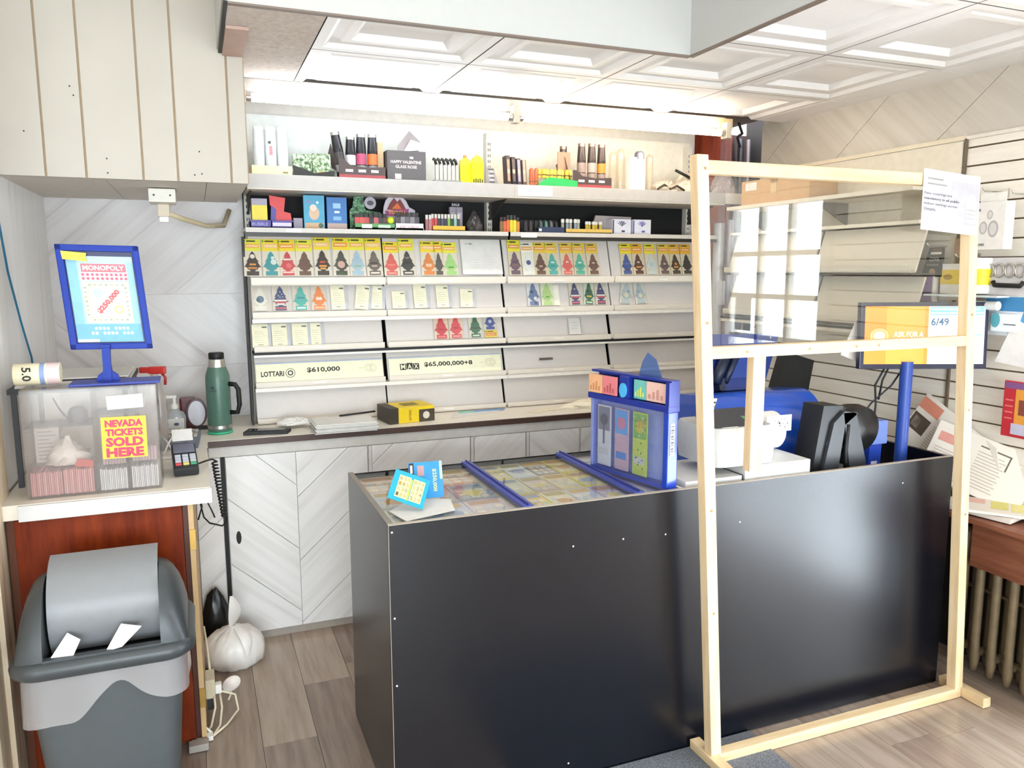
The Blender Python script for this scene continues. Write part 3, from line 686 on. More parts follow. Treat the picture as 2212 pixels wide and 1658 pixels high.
# dark red oval-framed thing (desk clock)
ck = thing('desk_clock', 'dark red desk clock with pale oval face between sanitizer and flask', 'clock', (-0.035, 3.86, CT))
MB().box(-0.10, -0.03, 3.885, 3.94, CT+0.001, CT+0.145, mat('5c1e20', 0.3), bev=0.01).build('base', ck)
X = FR((-0.028, 3.862, CT+0.075))
MB().prism([(0.046*math.cos(R(k*12)), 0.068*math.sin(R(k*12))) for k in range(30)], -0.03, 0, mat('4a191c', 0.3), X).build('case', ck)
MB().prism([(0.037*math.cos(R(k*12)), 0.058*math.sin(R(k*12))) for k in range(30)], 0, 0.003, mat('d9d6de', 0.3), X).build('face', ck)
MB().box(-0.04, 0.06, 3.835, 3.885, CT+0.001, CT+0.012, BLACK, bev=0.002).build('foot', ck)
# red spray trigger bottle
sb = thing('spray_bottle', 'clear spray bottle with red trigger head behind the acrylic box', 'bottle', (-0.175, 3.45, CT))
X = TR(-0.175, 3.45, CT+0.001, R(-15))
MB().lathe([(0.037, 0), (0.040, 0.01), (0.040, 0.21), (0.016, 0.295), (0.014, 0.315)], clear('spray_liquid', 'ebe6e2', haze=0.3, hazecol='e2dbd6'), X, 18).build('body', sb)
MB().box(-0.02, 0.045, -0.012, 0.012, 0.315, 0.345, mat('c8322c', 0.35), X, bev=0.005).box(-0.055, -0.015, -0.010, 0.010, 0.319, 0.343, mat('c8322c', 0.35), X, bev=0.004).build('head', sb)
MB().tube([X @ Vector((0.03, 0, 0.317)), X @ Vector((0.042, 0, 0.300)), X @ Vector((0.040, 0, 0.270))], 0.006, mat('b02a26', 0.35)).build('trigger', sb)
# keyboard-calculator
kb = thing('calculator', 'grey desk calculator with rows of keys in front of the sanitizer', 'calculator', (-0.10, 3.56, CT))
X = TR(-0.105, 3.55, CT+0.001, R(-4), R(5))
MB().box(-0.085, 0.085, -0.11, 0.10, 0, 0.030, mat('6b7080', 0.5), X, bev=0.006).build('body', kb)
mb = MB()
for i in range(9):
    for j in range(5): mb.box(-0.077+0.0175*i, -0.063+0.0175*i, -0.010+0.021*j, 0.006+0.021*j, 0.030, 0.036, mat(('b9b2a4', '8f8778', 'd2ccc0')[(i+j) % 3], 0.5), X)
mb.build('keys', kb)
MB().box(-0.08, 0.05, -0.10, -0.03, 0.030, 0.032, mat('4d5566', 0.25), X).build('display', kb)
# pair of white glasses / scissors-like clips, cup, pens
mb = MB().tube([(-0.155, 3.30, CT+0.012), (-0.135, 3.33, CT+0.05), (-0.115, 3.37, CT+0.075)], 0.004, PAPER).tube([(-0.115, 3.30, CT+0.012), (-0.135, 3.33, CT+0.05), (-0.160, 3.37, CT+0.075)], 0.004, PAPER)
mb.box(-0.16, -0.11, 3.27, 3.30, CT+0.001, CT+0.008, mat('e4ded6', 0.5))
one('paper_clip_stand', mb, 'small crossed white clip standing beside the card terminal', 'clip')
spin('red_tin', [(0.026, 0), (0.027, 0.05), (0.022, 0.056), (0.0, 0.058)], TR(-0.185, 3.62, CT+0.001), mat('a8413c', 0.4), 'small red and white tin beside the acrylic box', 'tin', 18)
mb = MB().tube([(-0.15, 3.74, CT+0.012), (-0.09, 3.70, CT+0.020), (-0.05, 3.70, CT+0.008)], 0.004, BLACK).tube([(-0.15, 3.76, CT+0.012), (-0.06, 3.72, CT+0.012), (-0.02, 3.72, CT+0.008)], 0.004, mat('5c2a20', 0.4)).lathe([(0.012, 0), (0.012, 0.008)], BLACK, TR(-0.155, 3.75, CT+0.002), 12)
one('spectacles', mb, 'folded dark spectacles lying in front of the sanitizer bottle', 'spectacles')
# card terminal
ctm = thing('card_terminal', 'black card payment terminal with keypad on the left counter', 'card terminal', (-0.07, 3.05, CT))
X = TR(-0.072, 3.045, CT+0.030, R(4), R(20))
MB().box(-0.042, 0.042, -0.085, 0.085, 0, 0.034, mat('2a2c2f', 0.4), X, bev=0.008).build('body', ctm)
MB().box(-0.036, 0.036, 0.02, 0.075, 0.034, 0.037, mat('777888', 0.2), X).build('display', ctm)
MB().box(-0.036, 0.036, -0.06, 0.06, -0.030, 0.004, mat('1f2022', 0.5), TR(-0.072, 3.05, CT+0.032, R(4)), bev=0.004).build('foot', ctm)
mb = MB(); KC = ['c9ccd6', 'c9ccd6', 'c9ccd6']*3+['d0525a', 'e8d77a', '4fa57e']
for k in range(12):
    i, j = k % 3, k//3; mb.box(-0.034+0.025*i, -0.014+0.025*i, -0.002-0.018*j-0.010, -0.002-0.018*j+0.003, 0.034, 0.039, mat(KC[k], 0.45), X, bev=0.002)
mb.build('keys', ctm)
MB().box(-0.036, 0.034, 0.07, 0.13, 0.046, 0.0475, PAPER, X @ Matrix.Rotation(R(14), 4, 'X')).build('receipt', ctm)
mb = MB().box(-0.032, 0.004, 3.16, 3.28, CT+0.001, CT+0.006, mat('e9e2d2', 0.6)); one('note_pad', mb, 'small cream note pad behind the card terminal at the counter edge', 'notepad')
# coiled black cable hanging from the counter end, and loose cables below it
co = []
for k in range(120):
    s_ = k/119; a = s_*2*math.pi*17
    co.append((0.030+0.026*s_+0.010*math.cos(a), 3.20+0.010*math.sin(a), 0.925-0.225*s_))
mb = MB().tube(co, 0.0036, BLACK, 5)
mb.tube([(-0.03, 3.06, CT+0.02), (0.0, 3.10, CT+0.02), (0.022, 3.17, CT+0.008), co[0]], 0.0036, BLACK, 5)
mb.tube([co[-1], (0.060, 3.19, 0.68), (0.045, 3.18, 0.67), (0.0, 3.17, 0.69)], 0.0036, BLACK, 5)
one('coiled_cable', mb, 'black coiled cable hanging from the card terminal over the counter end', 'cable')
mb = MB()
for q in ([(0.0, 3.18, 0.88), (-0.012, 3.17, 0.82), (-0.030, 3.16, 0.78), (-0.020, 3.16, 0.72), (0.0, 3.17, 0.69)], [(-0.01, 3.15, 0.87), (-0.03, 3.14, 0.82), (-0.024, 3.13, 0.77), (-0.040, 3.13, 0.72)], [(-0.02, 3.20, 0.85), (-0.015, 3.18, 0.80), (0.01, 3.17, 0.74), (0.02, 3.17, 0.71)]):
    mb.tube(q, 0.003, BLACK, 5)
one('loose_cable', mb, 'tangle of thin black cables hanging under the left counter end', 'cable')
# blue cable on the left wall
one('blue_cable', MB().tube([(-0.606, 3.05, 1.99), (-0.606, 3.15, 1.83), (-0.606, 3.22, 1.66), (-0.606, 3.36, 1.48), (-0.606, 3.50, 1.33), (-0.606, 3.51, 1.24)], 0.004, mat('2b6f93', 0.4)), 'thin blue cable hanging down the left wall', 'cable')
# junction box under the bulkhead
jb = thing('junction_box', 'white socket box fixed under the bulkhead with a cable', 'socket box', (-0.1, 3.75, 1.95))
MB().box(-0.155, -0.055, 3.50, 3.66, 1.935, 1.988, OFFW, bev=0.004).build('body', jb)
mb = MB(); mb.box(-0.128, -0.083, 3.60, 3.64, 1.885, 1.935, mat('d8c9b4', 0.5), bev=0.004).box(-0.124, -0.088, 3.605, 3.635, 1.862, 1.885, WHITE, bev=0.004); mb.build('plug', jb)
MB().tube([(-0.09, 3.63, 1.90), (-0.04, 3.72, 1.885), (0.06, 3.9, 1.865), (0.14, 4.02, 1.875), (0.17, 4.08, 1.95)], 0.011, mat('d8c8a6', 0.4), 8).build('cable', jb)
mb = MB()
for x_ in (-0.135, -0.075): mb.disc(0, 0, 0.004, DARK, FR((x_, 3.4985, 1.962)), 0, 8)
mb.build('screw', jb)

# ------------------------------------------------------------------ floor things by the cabinet
wbg = thing('carrier_bag', 'tied white plastic carrier bag of goods on the floor by the cabinet', 'bag', (0.06, 3.40, 0))
BAG = mat('f0eae4', 0.35, var=0.03, scale=9, bump=0.6)
rs = []
prof = [(0.0, 0.72), (0.02, 0.96), (0.055, 1.0), (0.09, 0.99), (0.12, 0.90), (0.145, 0.66), (0.16, 0.34), (0.175, 0.14)]
for j, (z_, s_) in enumerate(prof):
    rs.append([(0.068+(0.122*math.cos(R(k*10))*s_)*(1+0.05*math.sin(k*1.3+j*0.6)+0.05*math.sin(k*2.9-j*0.4)), 3.365+0.100*math.sin(R(k*10))*s_*(1+0.07*math.cos(k*1.9+j)), z_+(0.006*math.sin(k*2.3+j) if 0 < j < 7 else 0)) for k in range(36)])
loft(MB(), rs, BAG).build('body', wbg)
def leaf(mb, base, tip, w, bend):
    B, T_ = Vector(base), Vector(tip); d = T_-B; sd = d.cross(Vector(bend)).normalized(); vs = []
    for i in range(7):
        s_ = i/6; wd = w*math.sin(math.pi*min(0.97, 0.14+s_*0.8)); c_ = B+d*s_+Vector(bend)*math.sin(math.pi*s_)
        vs += [tuple(c_-sd*wd), tuple(c_+Vector(bend)*0.4), tuple(c_+sd*wd)]
    fs_2 = []
    for i in range(6):
        for j in range(2): a_ = i*3+j; fs_2.append((a_, a_+1, a_+4, a_+3))
    mb.add(vs, fs_2, BAG, None, True)
mb = MB(); leaf(mb, (0.064, 3.36, 0.175), (0.066, 3.34, 0.315), 0.030, (0.012, -0.02, 0)); leaf(mb, (0.075, 3.34, 0.18), (0.115, 3.255, 0.075), 0.026, (0.02, -0.03, 0.02)); mb.build('handles', wbg)
rs = []
for j, (z_, s_) in enumerate(((0, 0.8), (0.08, 1.0), (0.18, 0.95), (0.25, 0.6), (0.28, 0.15))):
    rs.append([(0.005+0.052*s_*math.cos(R(k*20))*(1+0.1*math.sin(k*2+j)), 3.515+0.038*math.sin(R(k*20))*s_, z_+0.012*math.sin(k*1.9+j)*(j > 0)) for k in range(18)])
one('black_bag', loft(MB(), rs, mat('121214', 0.3, bump=0.6, scale=14)), 'crumpled black bag squeezed between cabinet and white bag', 'bag')
pb = thing('power_bar', 'cream power adaptor with plugs on the plywood cabinet side', 'power bar', (-0.02, 3.0, 0.1))
MB().box(-0.0495, -0.015, 2.96, 3.05, 0.075, 0.150, mat('d6cbb0', 0.45), bev=0.006).build('body', pb)
MB().box(-0.015, 0.008, 2.97, 3.0, 0.085, 0.120, WHITE, bev=0.004).build('plug', pb)
MB().box(-0.045, -0.02, 2.98, 3.01, 0.02, 0.072, mat('3a3a3c', 0.5), bev=0.004).build('plug', pb)
CRD = mat('e3d6bc', 0.5)
for q in ([(-0.02, 2.965, 0.085), (-0.018, 2.94, 0.05), (-0.035, 2.88, 0.012), (-0.06, 2.82, 0.008)], [(0.004, 2.98, 0.09), (0.055, 3.0, 0.055), (0.062, 2.96, 0.012), (0.02, 2.88, 0.008), (-0.03, 2.82, 0.008)],
          [(0.0, 2.98, 0.085), (0.005, 2.95, 0.04), (-0.005, 2.88, 0.008), (-0.03, 2.82, 0.008)], [(-0.03, 3.05, 0.145), (-0.035, 3.14, 0.19), (-0.045, 3.22, 0.25)]):
    MB().tube(q, 0.0045, CRD).build('cord', pb)
mb = MB().lathe([(0.034, 0), (0.036, 0.004), (0.033, 0.010), (0.0, 0.012)], mat('efe4dc', 0.5), FR((0.045, 3.09, 0.055), (1, 0, 0.2), (0, 0.3, 1)), 20, sx=1.0, sy=0.8)
mb.tube([(0.045, 3.095, 0.03), (0.04, 3.09, 0.01), (0.03, 3.06, 0.004)], 0.004, CRD); mb.build('round_timer', pb)
mb = MB().box(-0.11, -0.045, 2.745, 2.785, 0.002, 0.028, mat('a49a92', 0.5), bev=0.004).box(-0.10, -0.03, 2.80, 2.83, 0.002, 0.020, WHITE, bev=0.004).tube([(-0.08, 2.815, 0.02), (-0.06, 2.84, 0.045), (-0.035, 2.83, 0.016)], 0.005, WHITE)
one('extension_socket', mb, 'white extension socket with plugs on the floor at the cabinet corner', 'socket')
# ------------------------------------------------------------------ fluorescent strip over the back shelf
lt = thing('strip_light', 'white fluorescent strip light with two bare tubes above the shelves', 'light', (1.45, 3.6, 2.4))
MB().box(0.222, 2.66, 3.582, 3.66, 2.408, 2.462, mat('aca39c', 0.5), bev=0.004).build('channel', lt)
TUBES = (mat('f0f6fd', 0.4, var=0, emit=10.5), mat('fff0da', 0.4, var=0, emit=15.0))
for TUBE, a, b in ((TUBES[0], 0.238, 1.425), (TUBES[1], 1.462, 2.628)):
    MB().lathe([(0.017, 0.02), (0.017, b-a-0.02)], TUBE, FR((a, 3.555, 2.376), (0, 1, 0), (0, 0, 1)), 14).build('tube', lt)
    for x_ in (a, b-0.02): MB().lathe([(0.0175, 0), (0.0175, 0.02)], STEEL, FR((x_, 3.555, 2.376), (0, 1, 0), (0, 0, 1)), 14).build('tube_cap', lt)
for x_ in (0.224, 1.428, 2.632): MB().box(x_, x_+0.032 if x_ > 1 else x_+0.012, 3.533, 3.582, 2.348, 2.43, mat('cfc4b2', 0.5), bev=0.004).build('lamp_holder', lt)
MB().box(2.62, 2.70, 3.575, 3.60, 2.40, 2.455, mat('d9c08e', 0.5)).build('end_cap', lt)

# ------------------------------------------------------------------ shelving: two bays
ROWS = [(1.600, 1.832, 0.030), (1.445, 1.598, 0.025), (1.288, 1.424, 0.022), (1.118, 1.254, 0.020), (0.945, 1.092, 0.018)]
YP, TILT = 3.872, 0.30
def panel_frame(row, x, dz=0.0, off=0.006, roll=0.0):
    """frame lying on a slanted row panel, origin dz above the panel's foot"""
    zb = ROWS[row][0]; n = Vector((0, -1, TILT)).normalized(); v = Vector((0, TILT, 1)).normalized()
    o = Vector((x, YP+TILT*dz, zb+dz))+n*off
    return FR(o, (1, 0, 0), v) @ Matrix.Rotation(roll, 4, 'Z')
BLKP = mat('08080a', 0.7)
def bay(xa, xb, lab, upx, back):
    b = thing('shelf_bay', lab, 'shelving', ((xa+xb)/2, 4.0, CT))
    MB().box(xa, xb, 4.10, 4.145, 2.055, 2.41, back).build('back_panel', b)
    MB().box(xa, xb, 4.09, 4.145, CT+0.001, 2.055, BLKP).build('black_back_panel', b)
    for x_ in upx: MB().box(x_, x_+0.03, 4.05, 4.10, CT+0.001, 2.385, mat('e4ddd0', 0.4)).build('upright', b)
    for x_ in upx:
        mb = MB()
        for k in range(16): mb.rect(x_+0.008, x_+0.012, 1.87+0.03*k, 1.885+0.03*k, DARK, FR((0, 4.0495, 0)), 0).rect(x_+0.018, x_+0.022, 1.87+0.03*k, 1.885+0.03*k, DARK, FR((0, 4.0495, 0)), 0)
        mb.build('slot', b)
        MB().prism([(3.80, 2.022), (4.05, 2.022), (4.05, 1.93), (4.02, 1.93)], 0, 0.006, mat('3c3836', 0.5), FR((x_+0.012, 0, 0), (0, 1, 0), (0, 0, 1))).build('bracket', b)
    MB().box(xa, xb, 3.745, 4.09, 2.065, 2.089, mat('d6d2cc', 0.45)).build('shelf_board', b)
    MB().box(xa, xb, 3.735, 3.748, 2.030, 2.089, mat('b6b2ae', 0.4)).build('shelf_fascia', b)
    MB().box(xa, xb, 3.738, 4.05, 2.022, 2.030, mat('d8cfc4', 0.45)).build('shelf_lip', b)
    MB().box(xa-0.012, xb, 3.80, 4.09, 1.845, 1.857, mat('e6e1d8', 0.4)).build('shelf_board', b)
    MB().box(xa-0.012, xb, 3.792, 3.80, 1.836, 1.857, mat('c2bdb6', 0.4)).build('shelf_edge', b)
    MB().box(xa-0.012, xb, 3.80, 3.83, 1.818, 1.845, mat('2a251c', 0.4)).build('ticket_rail', b)
    xm = (xa+xb)/2
    for r_, (zb, zt, lh) in enumerate(ROWS):
        for q, (u0, u1) in enumerate(((xa+0.004, xm-0.004-(0.012 if r_ in (2, 3) else 0)), (xm+0.004, xb-0.008))):
            h = zt-zb
            mb = MB(); v = Vector((0, TILT, 1)).normalized(); X = FR((0, YP, zb), (1, 0, 0), v)
            mb.box(u0, u1, 0, h*1.06, -0.010, 0, SHELF, X); mb.build('display_panel', b)
            MB().box(u0, u1, YP-0.030, YP-0.026, zb-0.003, zb+lh, LIP).box(u0, u1, YP-0.030, YP+0.006, zb-0.006, zb-0.002, LIP).build('panel_lip', b)
        if r_ in (1, 3): MB().box(xa, xb, YP-0.034, YP+0.05, zb-0.024, zb-0.007, mat('e9e3da', 0.4)).build('ledge', b)
        if r_ == 2: MB().box(xa, xb, YP-0.020, YP+0.10, zb-0.020, zb-0.008, BLACK).box(xa, xb, YP-0.030, YP+0.02, zb-0.030, zb-0.020, mat('e4ded6', 0.3)).build('ledge', b)
        for u in (xa+0.30, xa+0.95): MB().box(u-0.03, u+0.03, YP-0.0315, YP-0.030, zb+0.004, zb+0.012, mat('e9e4de', 0.4)).build('clear_tab', b)
    return b
bay(0.236, 1.512, 'left bay of slanted grey display shelves on the back wall', (0.238, 1.478), mat('eef0ea', 0.5))
bay(1.513, 2.79, 'right bay of slanted grey display shelves on the back wall', (2.745,), mat('f6efe0', 0.5))
MB_ = MB().prism([(3.83, 0.94), (3.95, 0.94), (4.0, 1.4), (4.0, 1.82), (3.90, 1.82), (3.90, 1.4)], 0, 0.008, BLACK, FR((0.214, 0, 0), (0, 1, 0), (0, 0, 1)))
one('shelf_end_bracket', MB_, 'black end bracket at the left side of the display shelves', 'bracket')
one('price_label', MB().rect(0.40, 0.47, 1.837, 1.856, PAPER, FR((0, 3.791, 0)), 0), 'blank white label on the edge of the left black-backed shelf', 'label')
one('price_label', MB().rect(1.57, 1.66, 1.83, 1.853, PAPER, FR((0, 3.791, 0)), 0), 'blank white label on the edge of the right black-backed shelf', 'label')
one('price_strip', MB().rect(1.53, 1.72, 2.034, 2.086, mat('fdf9ee', 0.5), FR((0, 3.7335, 0)), 0), 'blank white strip label on the white shelf edge', 'label')

# ------------------------------------------------------------------ tree-shaped air fresheners and cards
half = [(0, 1.0), (0.10, 0.90), (0.17, 0.78), (0.13, 0.78), (0.25, 0.62), (0.32, 0.58), (0.24, 0.57), (0.36, 0.40), (0.42, 0.35), (0.30, 0.34), (0.22, 0.24), (0.12, 0.22), (0.12, 0.17), (0.30, 0.17), (0.30, 0.0)]
TREE = half+[(-a, b) for a, b in half[::-1][:-1]]
def tree_at(mb, u, v, w, h, m, X, n, bits=()):
    mb.prism([(u+a*w, v+b*h) for a, b in TREE], n, n+0.002, mat(m, 0.5) if isinstance(m, str) else m, X)
    for (kind, c, a, b, s_) in bits:
        if kind == 'd': mb.disc(u+a*w, v+b*h, s_*w, c, X, n+0.0026, 14)
        elif kind == 'r': mb.rect(u+(a-s_)*w, u+(a+s_)*w, v+(b-0.035)*h, v+(b+0.035)*h, c, X, n+0.0026)
BAGM = clear('clear_bag', 'fbfaf6', haze=0.05, hazecol='f2ece0', rough=0.2, refl=0.6)
def freshener(row, x, w, dz, h, tree, lab, header=True, bits=(), roll=0.0, card=None, hc='f2d83a', hc2='f0a94e', inv=False):
    X = panel_frame(row, x, dz, 0.008, roll)
    t = thing('air_freshener', lab, 'air freshener', group='tree-shaped air fresheners on the display shelves', X=X)
    cd = MB().box(-w/2, w/2, 0, h, 0, 0.0015, mat(card or 'e9e1d4', 0.5), X); cd.build('backing_card', t)
    th_ = h*0.66 if header else h*0.94
    mb = MB(); tree_at(mb, 0, h*0.02 if not inv else h*0.33, w*1.16, th_-h*0.01, tree, X, 0.003, bits); mb.build('tree', t)
    if header:
        v0, v1 = (h*0.68, h*1.0) if not inv else (0.0, h*0.30)
        mb = MB().box(-w/2, w/2, v0, v1, 0.0015, 0.0028, mat(hc, 0.5), X)
        mb.rect(-w*0.42, w*0.42, v0+(v1-v0)*0.25, v0+(v1-v0)*0.60, hc2, X, 0.0032).rect(-w*0.30, w*0.2, v0+(v1-v0)*0.76, v0+(v1-v0)*0.88, '3c4a2c', X, 0.0032)
        mb.disc(-w*0.42, v0+(v1-v0)*0.82, w*0.06, '55a53c', X, 0.0034, 8)
        mb.rect(-w*0.34, w*0.34, v0+(v1-v0)*0.36, v0+(v1-v0)*0.48, 'f6d9a8', X, 0.0036)
        mb.build('header_card', t)
    MB().rect(-w/2-0.002, w/2+0.002, -0.002, h*(0.67 if header and not inv else 1.0), BAGM, X, 0.0075).build('bag', t)
    return t
L1 = [(0.252, '2e1c18', 'black and orange', [('r', 'e08a30', 0, .30, .22), ('d', 'ece4da', 0, .78, .12), ('r', 'e79a3c', 0, .45, .16)]),
      (0.337, '2f9aa6', 'teal and white leaf', [('d', 'e4f0f2', .12, .55, .15), ('d', 'd6eaee', .08, .72, .09)]),
      (0.413, 'd0424e', 'red and white', [('r', 'f4e6e2', 0, .66, .2), ('r', 'f0d0cc', 0, .12, .28), ('d', 'e46a70', .05, .4, .14)]),
      (0.490, '6b4a40', 'plain brown', []),
      (0.576, '2c1d1e', 'dark brown and orange flame', [('r', 'd8482c', 0, .52, .14), ('r', 'f0a030', 0, .36, .20), ('r', 'f2b240', 0, .26, .14)]),
      (0.663, '3f4038', 'dark grey with pink disc', [('d', 'd8b0a8', 0, .42, .2), ('r', '2f4a28', 0, .08, .28)]),
      (0.743, 'a9c6dd', 'pale blue', [('r', '8fb88f', 0, .36, .18), ('d', '9cb6e6', 0, .7, .1)]),
      (0.827, '6d635e', 'taupe and charcoal', [('r', '2f2d2c', 0, .48, .2), ('r', 'c9b0a8', 0, .36, .15), ('r', 'e6ddd6', 0, .08, .24)]),
      (0.912, 'e0605a', 'coral red', [('r', 'ea8c80', 0, .45, .2), ('r', 'f0a89e', 0, .08, .24)]),
      (0.995, '33343c', 'black and slate', [('r', '8b7f86', 0, .70, .1), ('r', '1c1e24', 0, .5, .24), ('r', 'd9d4cc', 0, .08, .22)]),
      (1.103, 'e58a3e', 'orange heart', [('d', 'f2c8b0', -.08, .42, .1), ('d', 'f2c8b0', .08, .42, .1)]),
      (1.158, '54504a', 'half hidden grey', []),
      (1.221, 'a9dc86', 'lime green', [('r', '4f9a42', 0, .34, .16)])]
for k, (x_, c, d, bits) in enumerate(L1):
    hi = 0.012 if k in (4, 5, 6, 7, 9) else (-0.006 if k in (8, 12) else 0)
    freshener(0, x_, 0.078 if k != 11 else 0.05, 0.034, 0.180+hi, c, d+' tree air freshener with yellow header, top row of left bay', bits=bits, hc='efd43a' if k % 3 else 'e6e04a', hc2=('f0b45c', 'f2c48a', 'ea9a4c')[k % 3], roll=R((k*37 % 5)-2)*0.5)
# sheet of paper on the top row
pp = MB(); X = panel_frame(0, 1.388, 0.036, 0.022)
pp.box(-0.110, 0.110, 0, 0.188, 0, 0.001, PAPER, X)
for k in range(4): pp.rect(-0.08, 0.085-0.02*(k % 2), 0.035+0.013*k, 0.037+0.013*k, 'c9cbce', X, 0.0014)
pp.rect(-0.085, -0.045, 0.160, 0.164, '9a9fa8', X, 0.0014).disc(-0.055, 0.162, 0.006, '8c93a0', X, 0.0015, 10).rect(0.0, 0.09, 0.165, 0.166, 'c9cbce', X, 0.0014)
one('notice_sheet', pp, 'white printed notice sheet on the top row of the left bay', 'notice')
L2 = [(0.279, 'e9e6e0', 'white with slate blue globe', [('d', '5d7f9a', 0, .46, .20), ('d', '22364a', -.12, .44, .09)]),
      (0.371, '3a4680', 'stars and stripes', [('r', 'f2eae6', 0, .40, .34), ('r', 'c8505c', 0, .32, .30), ('r', 'f2eae6', 0, .25, .2), ('r', 'd0606a', 0, .08, .30), ('d', 'f0ecec', -.1, .6, .03), ('d', 'f0ecec', .08, .66, .03), ('d', 'f0ecec', 0, .76, .03), ('d', 'f0ecec', .12, .55, .03), ('d', 'f0ecec', -.02, .54, .03)]),
      (0.465, '47b5b0', 'turquoise', [('r', '2a8f9a', 0, .5, .2), ('r', 'e6f2f0', 0, .08, .24)]),
      (0.551, 'ef8a48', 'orange with white heart', [('d', 'f6e2d4', -.08, .46, .1), ('d', 'f6e2d4', .08, .46, .1), ('r', 'f6c8a8', 0, .08, .26)])]
for x_, c, d, bits in L2: freshener(1, x_, 0.074, 0.026, 0.126, c, d+' tree air freshener on the second row of the left bay', header=False, bits=bits, card='ded6cc')
def price_card(row, x, w, h, lab, roll=0.0, dz=0.026, curl=False):
    X = panel_frame(row, x, dz, 0.010, roll)
    t = thing('info_card', lab, 'card', group='small cream information cards on the display shelves', X=X)
    mb = MB().box(-w/2, w/2, 0, h, 0, 0.002, mat('eee8cc', 0.6), X)
    mb.rect(w*0.12, w*0.42, h*0.84, h*0.90, '6d6f66', X, 0.0025)
    for k in range(6): mb.rect(-w*0.36, w*(0.30-0.08*(k % 3)), h*(0.22+0.09*k), h*(0.235+0.09*k), 'c6c3a4', X, 0.0025)
    mb.rect(-w*0.16, w*0.16, h*0.10, h*0.13, '9a9a86', X, 0.0025)
    mb.build('card', t)
    MB().box(w/2-0.001, w/2+0.012, -0.001, h, 0, 0.006, mat('bcbdc4', 0.3), X).build('plastic_edge', t)
for x_, w, h, rl, lab in ((0.642, 0.068, 0.122, 0, 'cream information card next to the orange tree, second row of left bay'), (0.752, 0.068, 0.124, -9, 'tilted cream information card on the second row of the left bay'),
                          (0.828, 0.060, 0.118, -4, 'cream card just right of the tilted card, second row of left bay'), (0.944, 0.070, 0.088, 0, 'low cream card at the foot of the second row, left bay'),
                          (1.056, 0.068, 0.124, 0, 'cream card standing tall in the middle of the second row, left bay right half'), (1.173, 0.066, 0.118, 0, 'cream card before the folded one, second row of left bay'),
                          (1.300, 0.070, 0.096, -3, 'folded cream card at the right of the second row, left bay')):
    price_card(1, x_, w, h, lab, R(rl))
for x_, w, lab in ((0.259+0.012, 0.074, 'leftmost cream information card on the third row of the left bay'), (0.360, 0.072, 'second cream card from the left on the third row of the left bay'), (0.455, 0.074, 'third cream card from the left on the third row of the left bay'), (0.530, 0.050, 'narrow cream card, fourth on the third row of the left bay')):
    price_card(2, x_, w, 0.112, lab, dz=0.012)
freshener(2, 1.163, 0.076, 0.022, 0.126, 'd2384a', 'crimson tree air freshener, left of two on the third row', header=False, bits=[('r', 'b02438', 0, .4, .2), ('r', 'ea8a90', 0, .08, .24)], card='ead2c0')
freshener(2, 1.243, 0.074, 0.022, 0.126, 'e0505c', 'lighter red tree air freshener, right of two on the third row', header=False, bits=[('r', 'c23a4a', 0, .45, .18), ('r', 'f0a8aa', 0, .08, .24)], card='ead2c0')
freshener(2, 1.349, 0.072, 0.022, 0.126, '2f6f55', 'dark green tree air freshener on the third row of the left bay', header=False, bits=[('r', '5a4036', 0, .42, .2), ('r', 'd6e6dc', 0, .08, .22)])
freshener(2, 1.433, 0.068, 0.022, 0.130, '3f55a8', 'blue tree air freshener hung upside down over its yellow header', header=True, inv=True, hc='f2d23a', hc2='e8763c', bits=[('d', 'c9d2ee', 0, .5, .12)])
R1 = [(1.576, '6a4f6a', 'purple and brown', [('r', '8a6a48', 0, .4, .2), ('r', '3f2e3c', 0, .55, .14)], 'f0e23c'), (1.655, 'eef0f0', 'white with navy globe', [('d', '3c4f8f', 0, .55, .16)], 'e9e6d8'), (1.724, '6a4238', 'reddish brown', [('r', 'c9b0a0', 0, .38, .12)], 'e8c84c'),
      (1.797, '3fb0ae', 'turquoise', [('r', '1f8a90', 0, .4, .18), ('r', 'dff0ee', 0, .56, .12)], 'e8cc4c'), (1.883, 'e0605c', 'coral red', [('r', 'f2e0dc', 0, .58, .10), ('r', 'f0a09a', 0, .08, .24)], 'e8c44c'), (1.958, '48b4a0', 'sea green', [('r', '2a9690', 0, .4, .18), ('r', 'e6f2ee', 0, .55, .12)], 'e8cc4c'), (2.043, '6b463c', 'chocolate brown', [('r', 'd8c8be', 0, .54, .10)], 'e8c44c'),
      (2.253, '2f4f9c', 'navy blue', [('r', '1c3472', 0, .2, .2), ('r', '5a78bc', 0, .5, .16)], 'f0dc2c'), (2.330, '5a2a1e', 'maroon with orange flame', [('r', 'f0a030', 0, .34, .2), ('r', 'e8e0d8', 0, .58, .1)], 'f0b43c'), (2.413, 'cfdde2', 'icy white', [('d', 'b6ced8', 0, .45, .16)], 'f0dc3c'), (2.499, '6a4f52', 'plum brown', [('r', '3c2c34', 0, .38, .2), ('r', 'e6d8d2', 0, .5, .08)], 'e8c44c'), (2.576, '3c2418', 'dark brown with orange drop', [('r', 'f0a438', 0, .34, .18), ('d', 'e89a34', 0, .5, .1)], 'f0b43c'), (2.652, '2c2624', 'nearly black', [], 'f0b43c')]
for k, (x_, c, d, bits, hc) in enumerate(R1):
    freshener(0, x_, 0.072, 0.034, 0.180+(0.012 if k == 0 else 0), c, d+' tree air freshener with yellow header, top row of right bay', bits=bits, hc=hc, hc2=('e89a4c', 'eaa864')[k % 2], roll=R((k*23 % 5)-2)*0.5, card='e2d6bc' if k != 1 else 'f0efe6')
